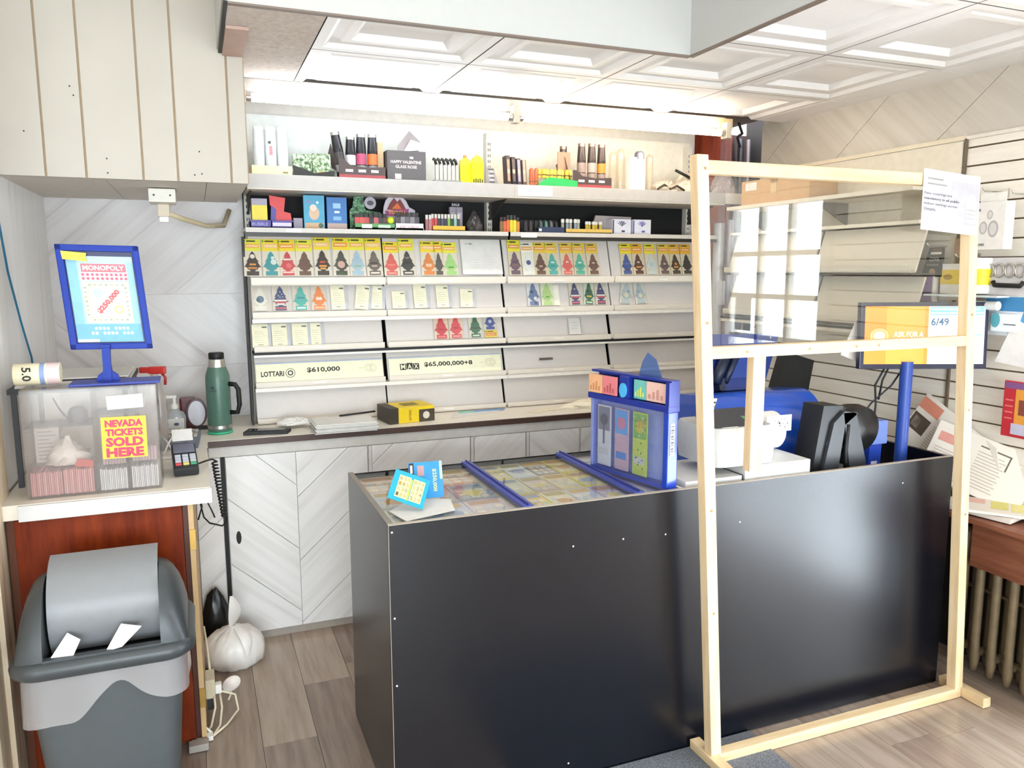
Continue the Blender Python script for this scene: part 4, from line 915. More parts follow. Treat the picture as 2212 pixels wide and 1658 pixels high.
for x_, w, c, d, bits, rl, cd in ((1.682, 0.072, '6a7fae', 'blue and white camouflage', [('d', 'e6eaf2', .1, .3, .12), ('d', '2f4270', -.1, .6, .1), ('d', '3a4c7c', .1, .1, .1)], 0, 'e6e8ee'), (1.763, 0.072, 'b6d890', 'pale lime', [('r', '6fb25a', 0, .36, .14)], 0, 'e4ecd2'),
                                    (1.930, 0.070, '38437a', 'left flag-print', [('r', 'f2eae6', 0, .40, .34), ('r', 'c8505c', 0, .32, .30), ('r', 'd0606a', 0, .08, .30), ('d', 'f0ecec', 0, .7, .05)], 0, 'e2dace'), (2.011, 0.064, '2c6a54', 'green, yellow and black', [('r', 'e6c83c', 0, .36, .2), ('d', '1c2a24', -.08, .6, .1), ('r', 'c9e0c8', 0, .08, .24)], -5, 'd8e2cc'),
                                    (2.089, 0.070, '38437a', 'right flag-print', [('r', 'f2eae6', 0, .40, .34), ('r', 'c8505c', 0, .32, .30), ('r', 'd0606a', 0, .08, .30), ('d', 'f0ecec', 0, .7, .05)], 0, 'e2dace'),
                                    (2.240, 0.074, 'b9c8d2', 'tilted pale grey-blue', [('d', 'e9e4d0', 0, .4, .16), ('d', '7f9cae', .12, .6, .08)], -12, 'dfe0da'), (2.344, 0.070, 'b2c4d2', 'upright pale grey-blue', [('d', 'e9e4d0', 0, .36, .16), ('d', '86a2b6', -.12, .56, .08)], 3, 'dfe0da')):
    freshener(1, x_, w, 0.026, 0.132, c, d+' tree air freshener on the second row of the right bay', header=False, bits=bits, roll=R(rl), card=cd)
one('plastic_sleeve', MB().box(-0.018, 0.018, 0, 0.115, 0, 0.003, mat('eceadc', 0.3), panel_frame(1, 1.816, 0.026, 0.008)), 'narrow white plastic sleeve beside the pale lime tree', 'sleeve')
mb = MB(); X = panel_frame(2, 1.925, 0.022, 0.012); mb.box(-0.036, 0.036, 0, 0.092, 0, 0.003, mat('dcd8d2', 0.4), X); mb.box(0.036, 0.044, 0, 0.092, 0, 0.010, mat('b9b5b2', 0.3), X)
for k in range(3): mb.rect(-0.018, 0.02, 0.03+0.016*k, 0.033+0.016*k, 'c2bdb8', X, 0.0035)
one('clear_card_holder', mb, 'clear plastic card holder alone on the third row of the right bay', 'card holder')
one('dark_tag', MB().box(-0.04, 0.04, 0.06, 0.072, 0, 0.004, mat('5c5650', 0.4), panel_frame(3, 1.757, 0.0, 0.006)), 'small dark tag on the fourth row of the right bay', 'label')
# jackpot signs on the fourth row
def jackpot(xa, xb, big, lab, amt):
    X = panel_frame(3, (xa+xb)/2, 0.012, 0.008); w = xb-xa
    t = thing('jackpot_sign', lab, 'sign', group='jackpot signs on the fourth shelf row', X=X)
    mb = MB().box(-w/2, w/2, 0, 0.098, 0, 0.003, mat('f0ecce', 0.5), X); mb.rect(-w/2, w/2, 0.090, 0.097, 'a9b0c6', X, 0.0034); mb.build('board', t)
    mb = MB()
    if big == 'LOTTARIO':
        mb.text('LOTTARI', -0.229, 0.042, 0.106, 0.026, mat('23221c', 0.5), X, 0.0036, 0.03)
        for r_ in (0.0225, 0.0200): mb.disc(-0.146, 0.043, r_, '23221c' if r_ > 0.022 else 'f0ecce', X, 0.0034+(0.026-r_)*0.04, 24)
        mb.text('O', -0.146, 0.043, 0.027, 0.027, mat('23221c', 0.5), X, 0.0040, 0.03)
    else:
        for k, ch in enumerate('MAX'):
            mb.box(-0.246+0.034*k, -0.214+0.034*k, 0.030+0.003*(k % 2), 0.062+0.003*(k % 2), 0.003, 0.0034, mat('23221c', 0.5), X)
            mb.text(ch, -0.230+0.034*k, 0.0465, 0.022, 0.024, mat('f0ecce', 0.5), X, 0.0038, 0.02)
    mb.build('game_name', t)
    mb = MB().text(amt, 0.012, 0.052, 0.160 if big == 'LOTTARIO' else 0.262, 0.028, mat('2a2a24', 0.5), X, 0.0036, 0.03)
    mb.rect(w*0.30, w*0.34, 0.05, 0.052, 'b9b59a', X, 0.0036); mb.build('amount', t)
    mb = MB()
    for a_ in (-1, 1):
        for r_, c in ((0.020, 'cfcaae'), (0.017, 'f0ecce'), (0.012, 'd6d0b2'), (0.009, 'f0ecce')): mb.disc(w*0.40+0.010*a_, 0.050, r_, c, X, 0.0035+(0.02-r_)*0.02, 20)
    mb.build('emblem', t)
jackpot(0.243, 0.852, 'LOTTARIO', 'cream jackpot sign reading LOTTARIO $610,000', '$610,000')
jackpot(0.884, 1.490, 'MAX', 'cream jackpot sign reading MAX $65,000,000+8', '$65,000,000+8')

# ------------------------------------------------------------------ things on the back counter
mb = MB().prism([(0.16, 3.62), (0.345, 3.585), (0.37, 3.645), (0.19, 3.70)], CT+0.001, CT+0.016, BLACK).prism([(0.185, 3.632), (0.335, 3.602), (0.352, 3.638), (0.20, 3.682)], CT+0.016, CT+0.018, mat('1e1e20', 0.15))
one('black_tray', mb, 'flat black tray near the left end of the back counter', 'tray')
def crumple(name, cx_, cy_, cz_, sx_, sy_, sz_, m, lab, cat, seed, amp=0.3, nu=18, nv=8):
    rnd = random.Random(seed); rs = []
    ph = [(rnd.uniform(0, 6.28), rnd.uniform(1.5, 4)) for _ in range(5)]
    for j in range(nv+1):
        th_ = math.pi*0.5*j/nv if True else 0
        r_ = []
        for i in range(nu):
            a = 2*math.pi*i/nu; d = 1+amp*sum(math.sin(q*a*1.0+p+j*0.9) for p, q in [(p_, round(q_)) for p_, q_ in ph])/5+amp*0.35*rnd.uniform(-1, 1)
            r_.append((cx_+sx_*math.cos(a)*math.cos(th_)*d, cy_+sy_*math.sin(a)*math.cos(th_)*d, cz_+sz_*math.sin(th_)*(1+amp*0.5*rnd.uniform(-1, 1) if 0 < j else 1)))
        rs.append(r_)
    mb = MB(); n = nu; vs = [v for r_ in rs for v in r_]; fs_2 = []
    for j in range(nv):
        for i in range(n): k = (i+1) % n; fs_2.append((j*n+i, j*n+k, (j+1)*n+k, (j+1)*n+i))
    mb.add(vs, fs_2, m); mb.add(rs[0], [tuple(range(n))[::-1]], m)
    return one(name, mb, lab, cat)
crumple('tissue', 0.40, 3.74, CT+0.0165, 0.085, 0.05, 0.028, PAPER, 'crumpled white tissue beside the black tray', 'tissue', 3)
ps_ = MB()
for k in range(10): ps_.box(0.46+0.003*(k*7 % 4), 0.74+0.004*(k*5 % 3), 3.515+0.004*(k*3 % 4)-0.0, 3.72+0.003*(k % 3), CT+0.001+0.004*k, CT+0.0045+0.004*k, PAPER)
one('paper_stack', ps_, 'stack of white paper sheets overhanging the back counter edge', 'paper stack')
mb = MB().tube([(0.60, 3.70, CT+0.046), (0.72, 3.73, CT+0.047), (0.78, 3.75, CT+0.047)], 0.005, BLACK); one('pen', mb, 'black pen lying on the white paper stack', 'pen')
yb = thing('battery_box', 'black and yellow cardboard box on the back counter', 'box', (0.92, 3.70, CT))
X = TR(0.925, 3.715, CT+0.001, R(8)); w, d, h = 0.115, 0.085, 0.075
MB().box(-w, w, -d, d, 0, h, mat('e8c81e', 0.45), X, bev=0.002).build('carton', yb)
mb = MB().box(-w-0.001, -w*0.62, -d-0.001, d+0.001, -0.0002, h+0.001, mat('3a3226', 0.45), X).box(w*0.30, w+0.001, -d-0.001, -d+0.002, 0, h*0.8, mat('4a4030', 0.45), X)
mb.text('BATTERIES', -w*0.1, h*0.5, 0.05, 0.012, mat('3a3226', 0.5), X @ FR((0, -d-0.0012, 0)), 0, 0, R(90)); mb.disc(w*0.62, h*0.42, 0.018, 'd8cfc0', X @ FR((0, -d-0.0025, 0)), 0, 14)
mb.rect(-w*0.2, w*0.5, -d*0.4, d*0.5, '8c7a2c', X, h+0.0015); mb.build('print', yb)
mb = MB().prism([(1.14, 3.66), (1.42, 3.76), (1.48, 3.80), (1.20, 3.80)], CT+0.001, CT+0.004, PAPER); mb.prism([(1.30, 3.77), (1.46, 3.775), (1.485, 3.805), (1.30, 3.80)], CT+0.004, CT+0.006, mat('4f8fd0', 0.4)); mb.prism([(1.22, 3.76), (1.30, 3.77), (1.30, 3.80), (1.22, 3.80)], CT+0.004, CT+0.006, mat('6cc4b4', 0.4))
one('leaflet', mb, 'white and blue leaflets spread on the back counter', 'leaflet')
crumple('paper_scraps', 1.95, 3.72, CT+0.001, 0.16, 0.06, 0.035, mat('efe7d2', 0.6), 'crumpled cream paper near the right end of the back counter', 'paper', 9, 0.4)
mb = MB().prism([(1.58, 3.64), (1.78, 3.70), (1.74, 3.74), (1.56, 3.68)], CT+0.001, CT+0.005, mat('e9dfc6', 0.6)).prism([(1.70, 3.66), (1.84, 3.72), (1.78, 3.75)], CT+0.001, CT+0.004, mat('f0e8d4', 0.6))
one('receipt_strips', mb, 'cream receipt strips lying on the back counter', 'paper')
# ------------------------------------------------------------------ goods on the white top shelf (z 2.089)
TS = 2.0895; FYs = 3.83
def tin(x, y, z, r, h, m, name, lab, cat, cone=0.72, top=STEEL, group=None, rx=0, ry=0, bands=()):
    X = TR(x, y, z, 0, rx, ry); t = thing(name, lab, cat, group=group, X=X)
    MB().lathe([(r*0.96, 0), (r, 0.003), (r, h*0.62)], m, X, 18).build('body', t)
    MB().lathe([(r, h*0.62), (r*cone, h*0.93), (r*cone, h*0.94)], m, X, 18).build('shoulder', t)
    MB().lathe([(r*1.02, h*0.94) if cone > 1 else (r*cone*1.05, h*0.93), (r*cone*1.05, h)], top, X, 18).build('cap', t)
    for z0_, z1_, c in bands: MB().lathe([(r*1.012, h*z0_), (r*1.012, h*z1_)], mat(c, 0.4), X, 18).build('band', t)
    return t
# white cylinders in a cream tray
mb = MB().box(0.262, 0.437, 3.77, 3.90, TS, TS+0.040, mat('f0dfae', 0.5)).box(0.268, 0.431, 3.776, 3.894, TS+0.036, TS+0.041, mat('c9b888', 0.6)).rect(0.395, 0.418, TS+0.008, TS+0.016, '8d7f5a', FR((0, 3.769, 0)), 0)
one('cream_tray', mb, 'low cream cardboard tray at the left end of the white shelf', 'tray')
for k, (x_, lab) in enumerate(((0.300, 'left white spray can in the cream tray'), (0.352, 'middle white spray can with red mark in the cream tray'), (0.405, 'right white spray can in the cream tray'))):
    t = tin(x_, 3.835, TS+0.0415, 0.0245, 0.175, mat('dfe4e6', 0.25), 'spray_can', lab, 'can', 0.9, mat('f4f6f4', 0.4), 'white spray cans')
    if k == 1: MB().rect(-0.010, 0.004, 0.05, 0.09, 'd8868a', TR(x_, 3.835, TS+0.0415) @ FR((0.002, -0.0252, 0)), 0).rect(-0.014, -0.002, 0.10, 0.112, '4a4c50', TR(x_, 3.835, TS+0.0415) @ FR((0.002, -0.0250, 0)), 0).build('print', t)
# leafy display box
lb = thing('display_box', 'open display box of green leaf-print packets on the white shelf', 'display box', (0.535, 3.84, TS))
MB().prism([(0.447, 0), (0.628, 0), (0.632, 0.032), (0.54, 0.018), (0.444, 0.050)], 0, 0.006, mat('23231f', 0.5), FR((0, 3.79, TS))).box(0.446, 0.630, 3.79, 3.90, TS, TS+0.006, mat('2a2a24', 0.5)).box(0.446, 0.630, 3.895, 3.90, TS, TS+0.03, mat('2a2a24', 0.5)).build('tray', lb)
CAMO = streak('leaf_print', ('2f4a2a', '7f9c6c', 'dfe4cf'), scale=70, stretch=(1, 1, 1), pos=(0.38, 0.5, 0.6), rough=0.4, bump=0)
for k in range(4):
    MB().box(-0.042, 0.042, -0.003, 0.003, 0, 0.100+0.006*(k % 2), CAMO, TR(0.490+0.088*(k % 2), 3.815+0.028*(k//2), TS+0.007, R(6*(k % 2)-3), R(-10))).build('packet', lb)
mb = MB(); X = FR((0, 3.7895, TS))
mb.disc(0.494, 0.020, 0.010, 'e0764a', X, 0.0, 12); mb.rect(0.456, 0.474, 0.006, 0.016, 'efe9dc', X, 0.0)
for k in range(3): mb.rect(0.555, 0.615, 0.006+0.008*k, 0.010+0.008*k, 'd9a24a', X, 0)
mb.build('print', lb)
# maroon tray with dark cans
def can_tray(xa, xb, lab):
    t = thing('can_tray', lab, 'tray', ((xa+xb)/2, 3.85, TS)); M1 = mat('4a3c3a', 0.5); M2 = mat('a3474a', 0.5)
    X = FR((0, 3.785, TS))
    MB().prism([(xa, 0), (xb, 0), (xb, 0.058), ((xa+xb)/2+0.02, 0.052), (xa+0.055, 0.060), (xa+0.02, 0.088), (xa, 0.09)], 0, 0.004, M1, X).box(xa, xb, 3.785, 3.93, TS, TS+0.004, M1).box(xb-0.004, xb, 3.785, 3.93, TS, TS+0.058, M1).build('carton', t)
    mb = MB().rect(xa, xb, 0.0, 0.018, M2, X, 0.0045)
    for k in range(3): mb.box(xa+0.03+0.06*k, xa+0.065+0.06*k, 0.030, 0.042, 0.0045, 0.005, mat('e9dcd8', 0.5), X)
    mb.build('print', t)
    MB().prism([(0, 0), (0.14, 0.02), (0.15, 0.09), (0.02, 0.13)], 0, 0.003, mat('6a5650', 0.6), FR((xa-0.004, 3.80, TS+0.03), (0, 1, 0.1), (-0.2, 0.05, 1))).build('side_flap', t)
    return t
can_tray(0.650, 0.868, 'maroon and black cardboard tray of cans, left of the two')
CAN = mat('2b2a2e', 0.25, metal=0.3)
CG = 'dark tall cans in the maroon trays'
for x_, y_, h_, ry, c, lab in ((0.672, 3.815, 0.205, -9, '3c3638', 'leaning dark can at the left of the left maroon tray'), (0.712, 3.82, 0.185, 0, 'c9c4c6', 'dark can with grey band, second in the left maroon tray'), (0.762, 3.82, 0.200, 0, 'b04a6a', 'dark can with pink band, third in the left maroon tray'), (0.816, 3.82, 0.202, 0, 'd8703a', 'dark can with orange flame band, fourth in the left maroon tray')):
    tin(x_, y_, TS+0.008, 0.0245, h_, CAN, 'tall_can', lab, 'can', 0.82, STEEL, CG, ry=R(ry), bands=((0.30, 0.55, c), (0.12, 0.28, '8a8688')))
one('tan_carton', MB().box(0.846, 0.874, 3.84, 3.92, TS+0.006, TS+0.18, mat('cdb08a', 0.6)), 'narrow tan carton standing at the right end of the left maroon tray', 'carton')
# grey carton with torn lid
gb = thing('display_carton', 'dark grey carton reading HAPPY VALENTINE GLASS ROSE with torn lid', 'carton', (0.975, 3.85, TS))
G1 = mat('5a5556', 0.55)
MB().box(0.880, 1.070, 3.79, 3.94, TS, TS+0.140, G1).build('body', gb)
MB().prism([(-0.055, 0), (0.05, 0), (0.085, 0.045), (0.018, 0.112), (-0.005, 0.085), (-0.05, 0.03)], 0, 0.003, mat('9a9090', 0.5), FR((0.99, 3.82, TS+0.139), (1, 0.2, 0), (0, 0.35, 1))).prism([(-0.02, 0), (0.06, 0.01), (0.085, 0.045), (0.02, 0.06)], 0.002, 0.005, mat('d6cccc', 0.45), FR((0.985, 3.815, TS+0.139), (1, 0.1, 0), (0, 0.2, 1))).build('torn_flap', gb)
mb = MB(); X = FR((0.972, 3.7895, TS))
mb.text('HAPPY VALENTINE', 0, 0.088, 0.150, 0.014, 'e8d6d4', X, 0.0005, 0.02); mb.text('GLASS ROSE', 0, 0.066, 0.105, 0.014, 'e8d6d4', X, 0.0005, 0.02); mb.rect(-0.055, -0.025, 0.008, 0.032, 'eee6e2', X, 0.0005); mb.rect(0.018, 0.036, 0.104, 0.114, 'eee6e2', X, 0.0005); mb.build('print', gb)
# clip rack
cr = thing('clip_rack', 'small silver tray of black and silver corkscrews on the white shelf', 'rack', (1.18, 3.82, TS))
MB().box(1.112, 1.248, 3.78, 3.86, TS, TS+0.012, mat('8b8e8a', 0.35), bev=0.003).build('tray', cr)
for k in range(6):
    x_ = 1.122+0.021*k; MB().box(x_, x_+0.013, 3.80, 3.815, TS+0.012, TS+0.085+0.006*(k % 2), mat('d6d2c2', 0.3, metal=0.5)).tube([(x_+0.006, 3.808, TS+0.085), (x_-0.004, 3.800, TS+0.108), (x_-0.014, 3.80, TS+0.112)], 0.008, mat('2d2c2a', 0.4)).build('corkscrew', cr)
# two yellow fluid bottles
for x_, y_, h_, lab in ((1.288, 3.845, 0.142, 'yellow lighter fluid bottle with orange cap, left of the pair'), (1.342, 3.815, 0.152, 'yellow lighter fluid bottle with black print, right of the pair')):
    t = thing('fluid_bottle', lab, 'bottle', (x_, y_, TS), group='yellow lighter fluid bottles')
    X = TR(x_, y_, TS); MB().box(-0.030, 0.030, -0.016, 0.016, 0, h_*0.70, mat('f2e41c', 0.35), X, bev=0.006).build('body', t)
    MB().prism([(-0.029, h_*0.69), (0.029, h_*0.69), (0.024, h_*0.82), (0.010, h_*0.90), (-0.010, h_*0.90), (-0.024, h_*0.82)], -0.014, 0.014, mat('f4e93a', 0.35), X @ FR((0, 0, 0))).build('shoulder', t)
    MB().lathe([(0.009, h_*0.90), (0.009, h_)], mat('e08a3c' if x_ < 1.3 else 'd8c8a0', 0.4), X, 12).build('cap', t)
    if x_ > 1.3:
        mb = MB()
        for k in range(5): mb.rect(-0.026+0.011*k, -0.020+0.011*k, 0.006, 0.024+0.004*(k % 2), '2b2a18', X @ FR((0, -0.0168, 0)), 0)
        mb.build('print', t)
mb = MB().prism([(-0.026, 0), (0.030, 0), (0.014, 0.085), (-0.022, 0.088)], 0, 0.006, mat('8f8a8c', 0.4), FR((1.418, 3.80, TS), (1, 0, 0), (0, 0.25, 1)))
for k in range(7): mb.rect(-0.018+0.004*(k % 3), 0.012-0.004*(k % 2), 0.008+0.011*k, 0.014+0.011*k, ('3c3a40', 'd6d2d0')[k % 2], FR((1.418, 3.80, TS), (1, 0, 0), (0, 0.25, 1)), 0.0065)
one('blister_pack', mb, 'grey blister pack leaning beside the yellow bottles', 'pack')
for k in range(4):
    x_ = 1.512+0.029*k; X = TR(x_, 3.83, TS+0.0005, R(8), R(-6))
    t = thing('cigar_pouch', ('first', 'second', 'third', 'fourth')[k]+' dark upright pouch from the left behind the shelf joint', 'pouch', group='dark upright pouches', X=X)
    MB().box(-0.012, 0.012, -0.02, 0.02, 0, 0.150-0.006*k, mat(('3a2a26', '2a2426', '4a4550', '5c4a44')[k], 0.35), X, bev=0.003).build('pouch', t)
    MB().rect(-0.008, 0.006, 0.02, 0.13, ('b0907c', '6a5a58', 'a49cb0', 'b8a090')[k], X @ FR((0, -0.0205, 0)), 0.0002).rect(-0.008, 0.006, 0.06, 0.08, 'd8b8a0', X @ FR((0, -0.0205, 0)), 0.0005).build('label_strip', t)
# green tray with yellow lighters
gt = thing('green_tray', 'glossy green plastic tray on the white shelf', 'tray', (1.76, 3.81, TS))
GR = mat('2fae5c', 0.25, coat=0.4)
MB().prism([(1.655, 0), (1.885, 0), (1.888, 0.034), (1.80, 0.044), (1.72, 0.046), (1.68, 0.024)], 0, 0.09, GR, FR((0, 3.87, TS))).build('tray', gt)
for k in range(11):
    x_ = 1.640+0.022*k; z_ = TS+0.010 if k < 2 else TS+0.046
    mb = MB().lathe([(0.010, 0), (0.011, 0.01), (0.011, 0.040 if k > 1 else 0.075), (0.006, 0.046 if k > 1 else 0.082), (0.0, 0.048 if k > 1 else 0.084)], mat(('c8603c', 'e6c23c', 'f0dc5c', 'e8c84c')[0 if k < 2 else 1+k % 3], 0.35), TR(x_, 3.82-0.012*(k % 2), z_), 10)
    mb.lathe([(0.0112, 0.012), (0.0112, 0.018)], mat('6a4a2c', 0.4), TR(x_, 3.82-0.012*(k % 2), z_), 10)
    one('lip_balm', mb, ('outer', 'inner')[k]+' orange-red tube at the left end of the green tray' if k < 2 else ('first', 'second', 'third', 'fourth', 'fifth', 'sixth', 'seventh', 'eighth', 'ninth')[k-2]+' yellow printed tube from the left in the green tray', 'tube', 'yellow tubes in the green tray')
can_tray(1.862, 2.088, 'maroon and black cardboard tray of cans, right of the two')
for x_, y_, h_, c, lab in ((1.850, 3.88, 0.215, '8a6a60', 'dark can behind the brown flap of the right maroon tray'), (1.928, 3.82, 0.225, 'a08a84', 'dark can with taupe band, first in the right maroon tray'), (1.988, 3.82, 0.228, 'b8a49c', 'dark can with pale band, second in the right maroon tray'), (2.046, 3.82, 0.226, 'd8903c', 'dark can with amber band, third in the right maroon tray')):
    tin(x_, y_, TS+0.006, 0.0235, h_, mat('4a3d3a', 0.3, metal=0.25), 'tall_can', lab, 'can', 0.80, mat('9a8478', 0.3, metal=0.6), CG, bands=((0.34, 0.56, c), (0.14, 0.32, '9a8680')))
one('brown_flap', MB().box(1.795, 1.838, 3.83, 3.835, TS, TS+0.185, mat('b08c74', 0.6)).box(1.838, 1.868, 3.83, 3.834, TS+0.08, TS+0.185, mat('b08c74', 0.6)), 'brown cardboard flap standing beside the right maroon tray', 'carton')
# clear domed tubes and white boxes
CLR = clear('clear_tube_plastic', 'f4efe6', haze=0.18, hazecol='f2ebde', rough=0.05)
for k, (x_, h_) in enumerate(((2.122, 0.205), (2.168, 0.222), (2.350, 0.200))):
    one('clear_tube', MB().lathe([(0.020, 0), (0.021, 0.004), (0.021, h_-0.025), (0.016, h_-0.008), (0.0, h_)], CLR, TR(x_, 3.83, TS), 16), ('left clear domed plastic tube beside the right maroon tray', 'second clear domed plastic tube next to the white box', 'clear domed plastic tube right of the white box')[k], 'tube')
mb = MB().box(2.205, 2.250, 3.79, 3.87, TS, TS+0.175, mat('f6f2ea', 0.5)).box(2.252, 2.300, 3.79, 3.87, TS, TS+0.165, mat('faf6ee', 0.5)); one('white_carton', mb, 'pair of plain white cartons on the right part of the white shelf', 'carton')
mb = MB().prism([(-0.022, 0), (0.022, 0)]+[(0.022*math.cos(R(t_)), 0.022+0.022*math.sin(R(t_))) for t_ in range(0, 181, 20)], 0, 0.03, mat('7a7488', 0.35), FR((2.270, 3.82, TS+0.166))); mb.prism([(-0.014, 0), (0.014, 0)]+[(0.014*math.cos(R(t_)), 0.02+0.014*math.sin(R(t_))) for t_ in range(0, 181, 20)], 0.03, 0.032, mat('c9c4d6', 0.4), FR((2.270, 3.82, TS+0.166)))
one('arched_case', mb, 'small grey arched case on top of the white carton', 'case')
crumple('plastic_wrap', 2.45, 3.83, TS, 0.10, 0.06, 0.055, mat('cbbfae', 0.3), 'crumpled clear plastic wrap at the right end of the white shelf', 'wrap', 21, 0.5)
crumple('plastic_wrap', 2.60, 3.84, TS, 0.07, 0.06, 0.10, mat('d8c8b4', 0.3), 'taller crumpled wrap heap by the shelf end', 'wrap', 22, 0.45)
one('marker_pen', MB().tube([(2.50, 3.80, TS+0.118), (2.60, 3.79, TS+0.075)], 0.008, BLACK, 8).tube([(2.60, 3.79, TS+0.075), (2.66, 3.785, TS+0.045)], 0.007, mat('7a6a58', 0.4), 8), 'black marker pen leaning on the crumpled wrap', 'pen')
one('dark_wire', MB().tube([(2.37, 3.775, TS+0.008), (2.41, 3.77, TS+0.035), (2.45, 3.77, TS+0.012), (2.49, 3.765, TS+0.03), (2.54, 3.77, TS+0.008)], 0.006, mat('3a3028', 0.4)), 'dark bent wire in front of the crumpled wrap', 'wire')

# ------------------------------------------------------------------ goods on the black-backed shelf (z 1.857)
MS = 1.8575
pt = thing('purple_tray', 'purple counter tray with two gum packs at the left of the black-backed shelf', 'tray', (0.34, 3.88, MS))
PU = mat('4a3f96', 0.4)
MB().box(0.246, 0.440, 3.85, 3.96, MS, MS+0.006, PU).box(0.246, 0.440, 3.85, 3.856, MS, MS+0.036, PU).box(0.246, 0.252, 3.85, 3.96, MS, MS+0.03, PU).box(0.434, 0.440, 3.85, 3.96, MS, MS+0.03, PU).box(0.34, 0.345, 3.85, 3.96, MS, MS+0.036, PU).build('tray', pt)
mb = MB().text('BUBBLE', 0.292, MS+0.018, 0.07, 0.014, 'b9b2e6', FR((0, 3.8495, 0)), 0).rect(0.348, 0.432, MS+0.010, MS+0.026, 'd8cdf0', FR((0, 3.8495, 0)), 0); mb.build('print', pt)
one('yellow_pack', MB().box(0.260, 0.328, 3.87, 3.89, MS+0.007, MS+0.105, mat('e8d23a', 0.4)).box(0.2595, 0.3285, 3.8695, 3.8905, MS+0.105, MS+0.135, mat('a49cae', 0.4)), 'yellow and grey pack standing in the purple tray', 'pack')
mb = MB().prism([(-0.045, 0), (0.05, 0), (0.042, 0.065), (0.012, 0.072), (0.02, 0.135), (-0.052, 0.145), (-0.05, 0.10), (-0.025, 0.08)], 0, 0.018, mat('d8393a', 0.4), FR((0.392, 3.90, MS+0.007))); mb.prism([(-0.052, 0), (-0.03, 0), (-0.022, 0.08), (-0.045, 0.10)], 0.018, 0.02, PU, FR((0.392, 3.90, MS+0.007)))
one('red_pack', mb, 'open red pack standing in the purple tray', 'pack')
one('grey_carton', MB().box(0.448, 0.490, 3.90, 3.98, MS, MS+0.052, mat('a49cac', 0.5)), 'small grey carton between the purple tray and the blue boxes', 'carton')
bbA = thing('tall_blue_box', 'tall light blue box with beige picture on the black-backed shelf', 'box', (0.545, 3.88, MS))
X = TR(0.543, 3.885, MS, R(-4)); MB().box(-0.048, 0.048, -0.005, 0.06, 0, 0.158, mat('3f9cc0', 0.4), X).build('carton', bbA)
Xf = X @ FR((0, -0.0056, 0)); mb = MB().disc(0, 0.075, 0.024, 'd8b89c', Xf, 0, 16, 0.032).disc(-0.004, 0.100, 0.016, 'ecd6c2', Xf, 0.0004, 14).rect(-0.044, 0.044, 0.004, 0.030, 'd2b08c', Xf, 0).disc(0.016, 0.125, 0.006, 'e6f4fa', Xf, 0, 10).rect(-0.034, -0.012, 0.122, 0.134, '7f8cc0', Xf, 0).disc(0.03, 0.018, 0.012, '4a6a5a', Xf, 0.0003, 12); mb.build('print', bbA)
bbB = thing('tall_blue_box', 'tall deep blue box with white print on the black-backed shelf', 'box', (0.65, 3.88, MS))
X = TR(0.650, 3.885, MS, R(-2)); MB().box(-0.047, 0.047, -0.005, 0.06, 0, 0.152, mat('2c6fb4', 0.4), X).build('carton', bbB)
Xf = X @ FR((0, -0.0056, 0)); mb = MB().rect(-0.018, 0.018, 0.100, 0.124, '9cc4e6', Xf, 0).rect(-0.012, 0.012, 0.078, 0.088, 'dcecf6', Xf, 0).rect(-0.018, 0.020, 0.044, 0.062, '86b6de', Xf, 0).rect(-0.046, 0.046, 0.003, 0.030, 'c0a89e', Xf, 0); mb.build('print', bbB)
# green lighter display
gd = thing('lighter_display', 'green cardboard lighter display with round badge on the black-backed shelf', 'display', (0.82, 3.9, MS))
MB().box(0.728, 0.922, 3.84, 3.95, MS, MS+0.012, mat('4a6a4c', 0.5)).box(0.728, 0.922, 3.84, 3.846, MS, MS+0.03, mat('5c9a5c', 0.5)).build('tray', gd)
MB().prism([(0.722, 0.0), (0.878, 0.0), (0.878, 0.09), (0.80, 0.10), (0.79, 0.165), (0.745, 0.162), (0.735, 0.11), (0.722, 0.10)], 0, 0.004, streak('green_cartoon_print', ('1d3322', '3f7a50', '8fb48c'), scale=60, stretch=(1, 1, 1), rough=0.5, pos=(0.4, 0.5, 0.62), bump=0), FR((0, 3.945, MS))).build('header', gd)
MB().prism([(0.824+0.029*math.cos(R(k*15)), 0.135+0.030*math.sin(R(k*15))) for k in range(24)], 0, 0.003, mat('a9a2b0', 0.4), FR((0, 3.940, MS))).prism([(0.824+0.017*math.cos(R(k*40)), 0.135+0.012*math.sin(R(k*40))) for k in range(9)], 0.003, 0.004, mat('4a444c', 0.4), FR((0, 3.940, MS))).build('badge', gd)
MB().rect(0.76, 0.81, MS+0.008, MS+0.026, 'eef2ea', FR((0, 3.8395, 0)), 0).rect(0.84, 0.90, MS+0.010, MS+0.024, 'c8d8c4', FR((0, 3.8395, 0)), 0).build('print', gd)
def lighter(x, y, z, c, lab, grp, h=0.058, w=0.0115, top='1c1c1e', rx=0):
    X = TR(x, y, z, 0, rx); t = thing('lighter', lab, 'lighter', group=grp, X=X)
    MB().box(-w, w, -0.006, 0.006, 0, h*0.72, mat(c, 0.3), X, bev=0.002).build('body', t)
    MB().box(-w*0.9, w*0.7, -0.005, 0.005, h*0.72, h, mat(top, 0.4), X, bev=0.001).build('head', t)
for k, c in enumerate(['d24a4a', 'd85a52', 'c8464c', '2a2a2c', 'c85a6a', '3a3034', '58342c']): lighter(0.742+0.023*k, 3.862, MS+0.013, c, ('red lighter with black head at the left of the green display', 'second red lighter in the green display', 'third red lighter in the green display', 'black lighter in the middle of the green display', 'pink lighter in the green display', 'charcoal lighter in the green display', 'brown lighter at the right of the green display')[k], 'lighters in the green display', h=0.066)
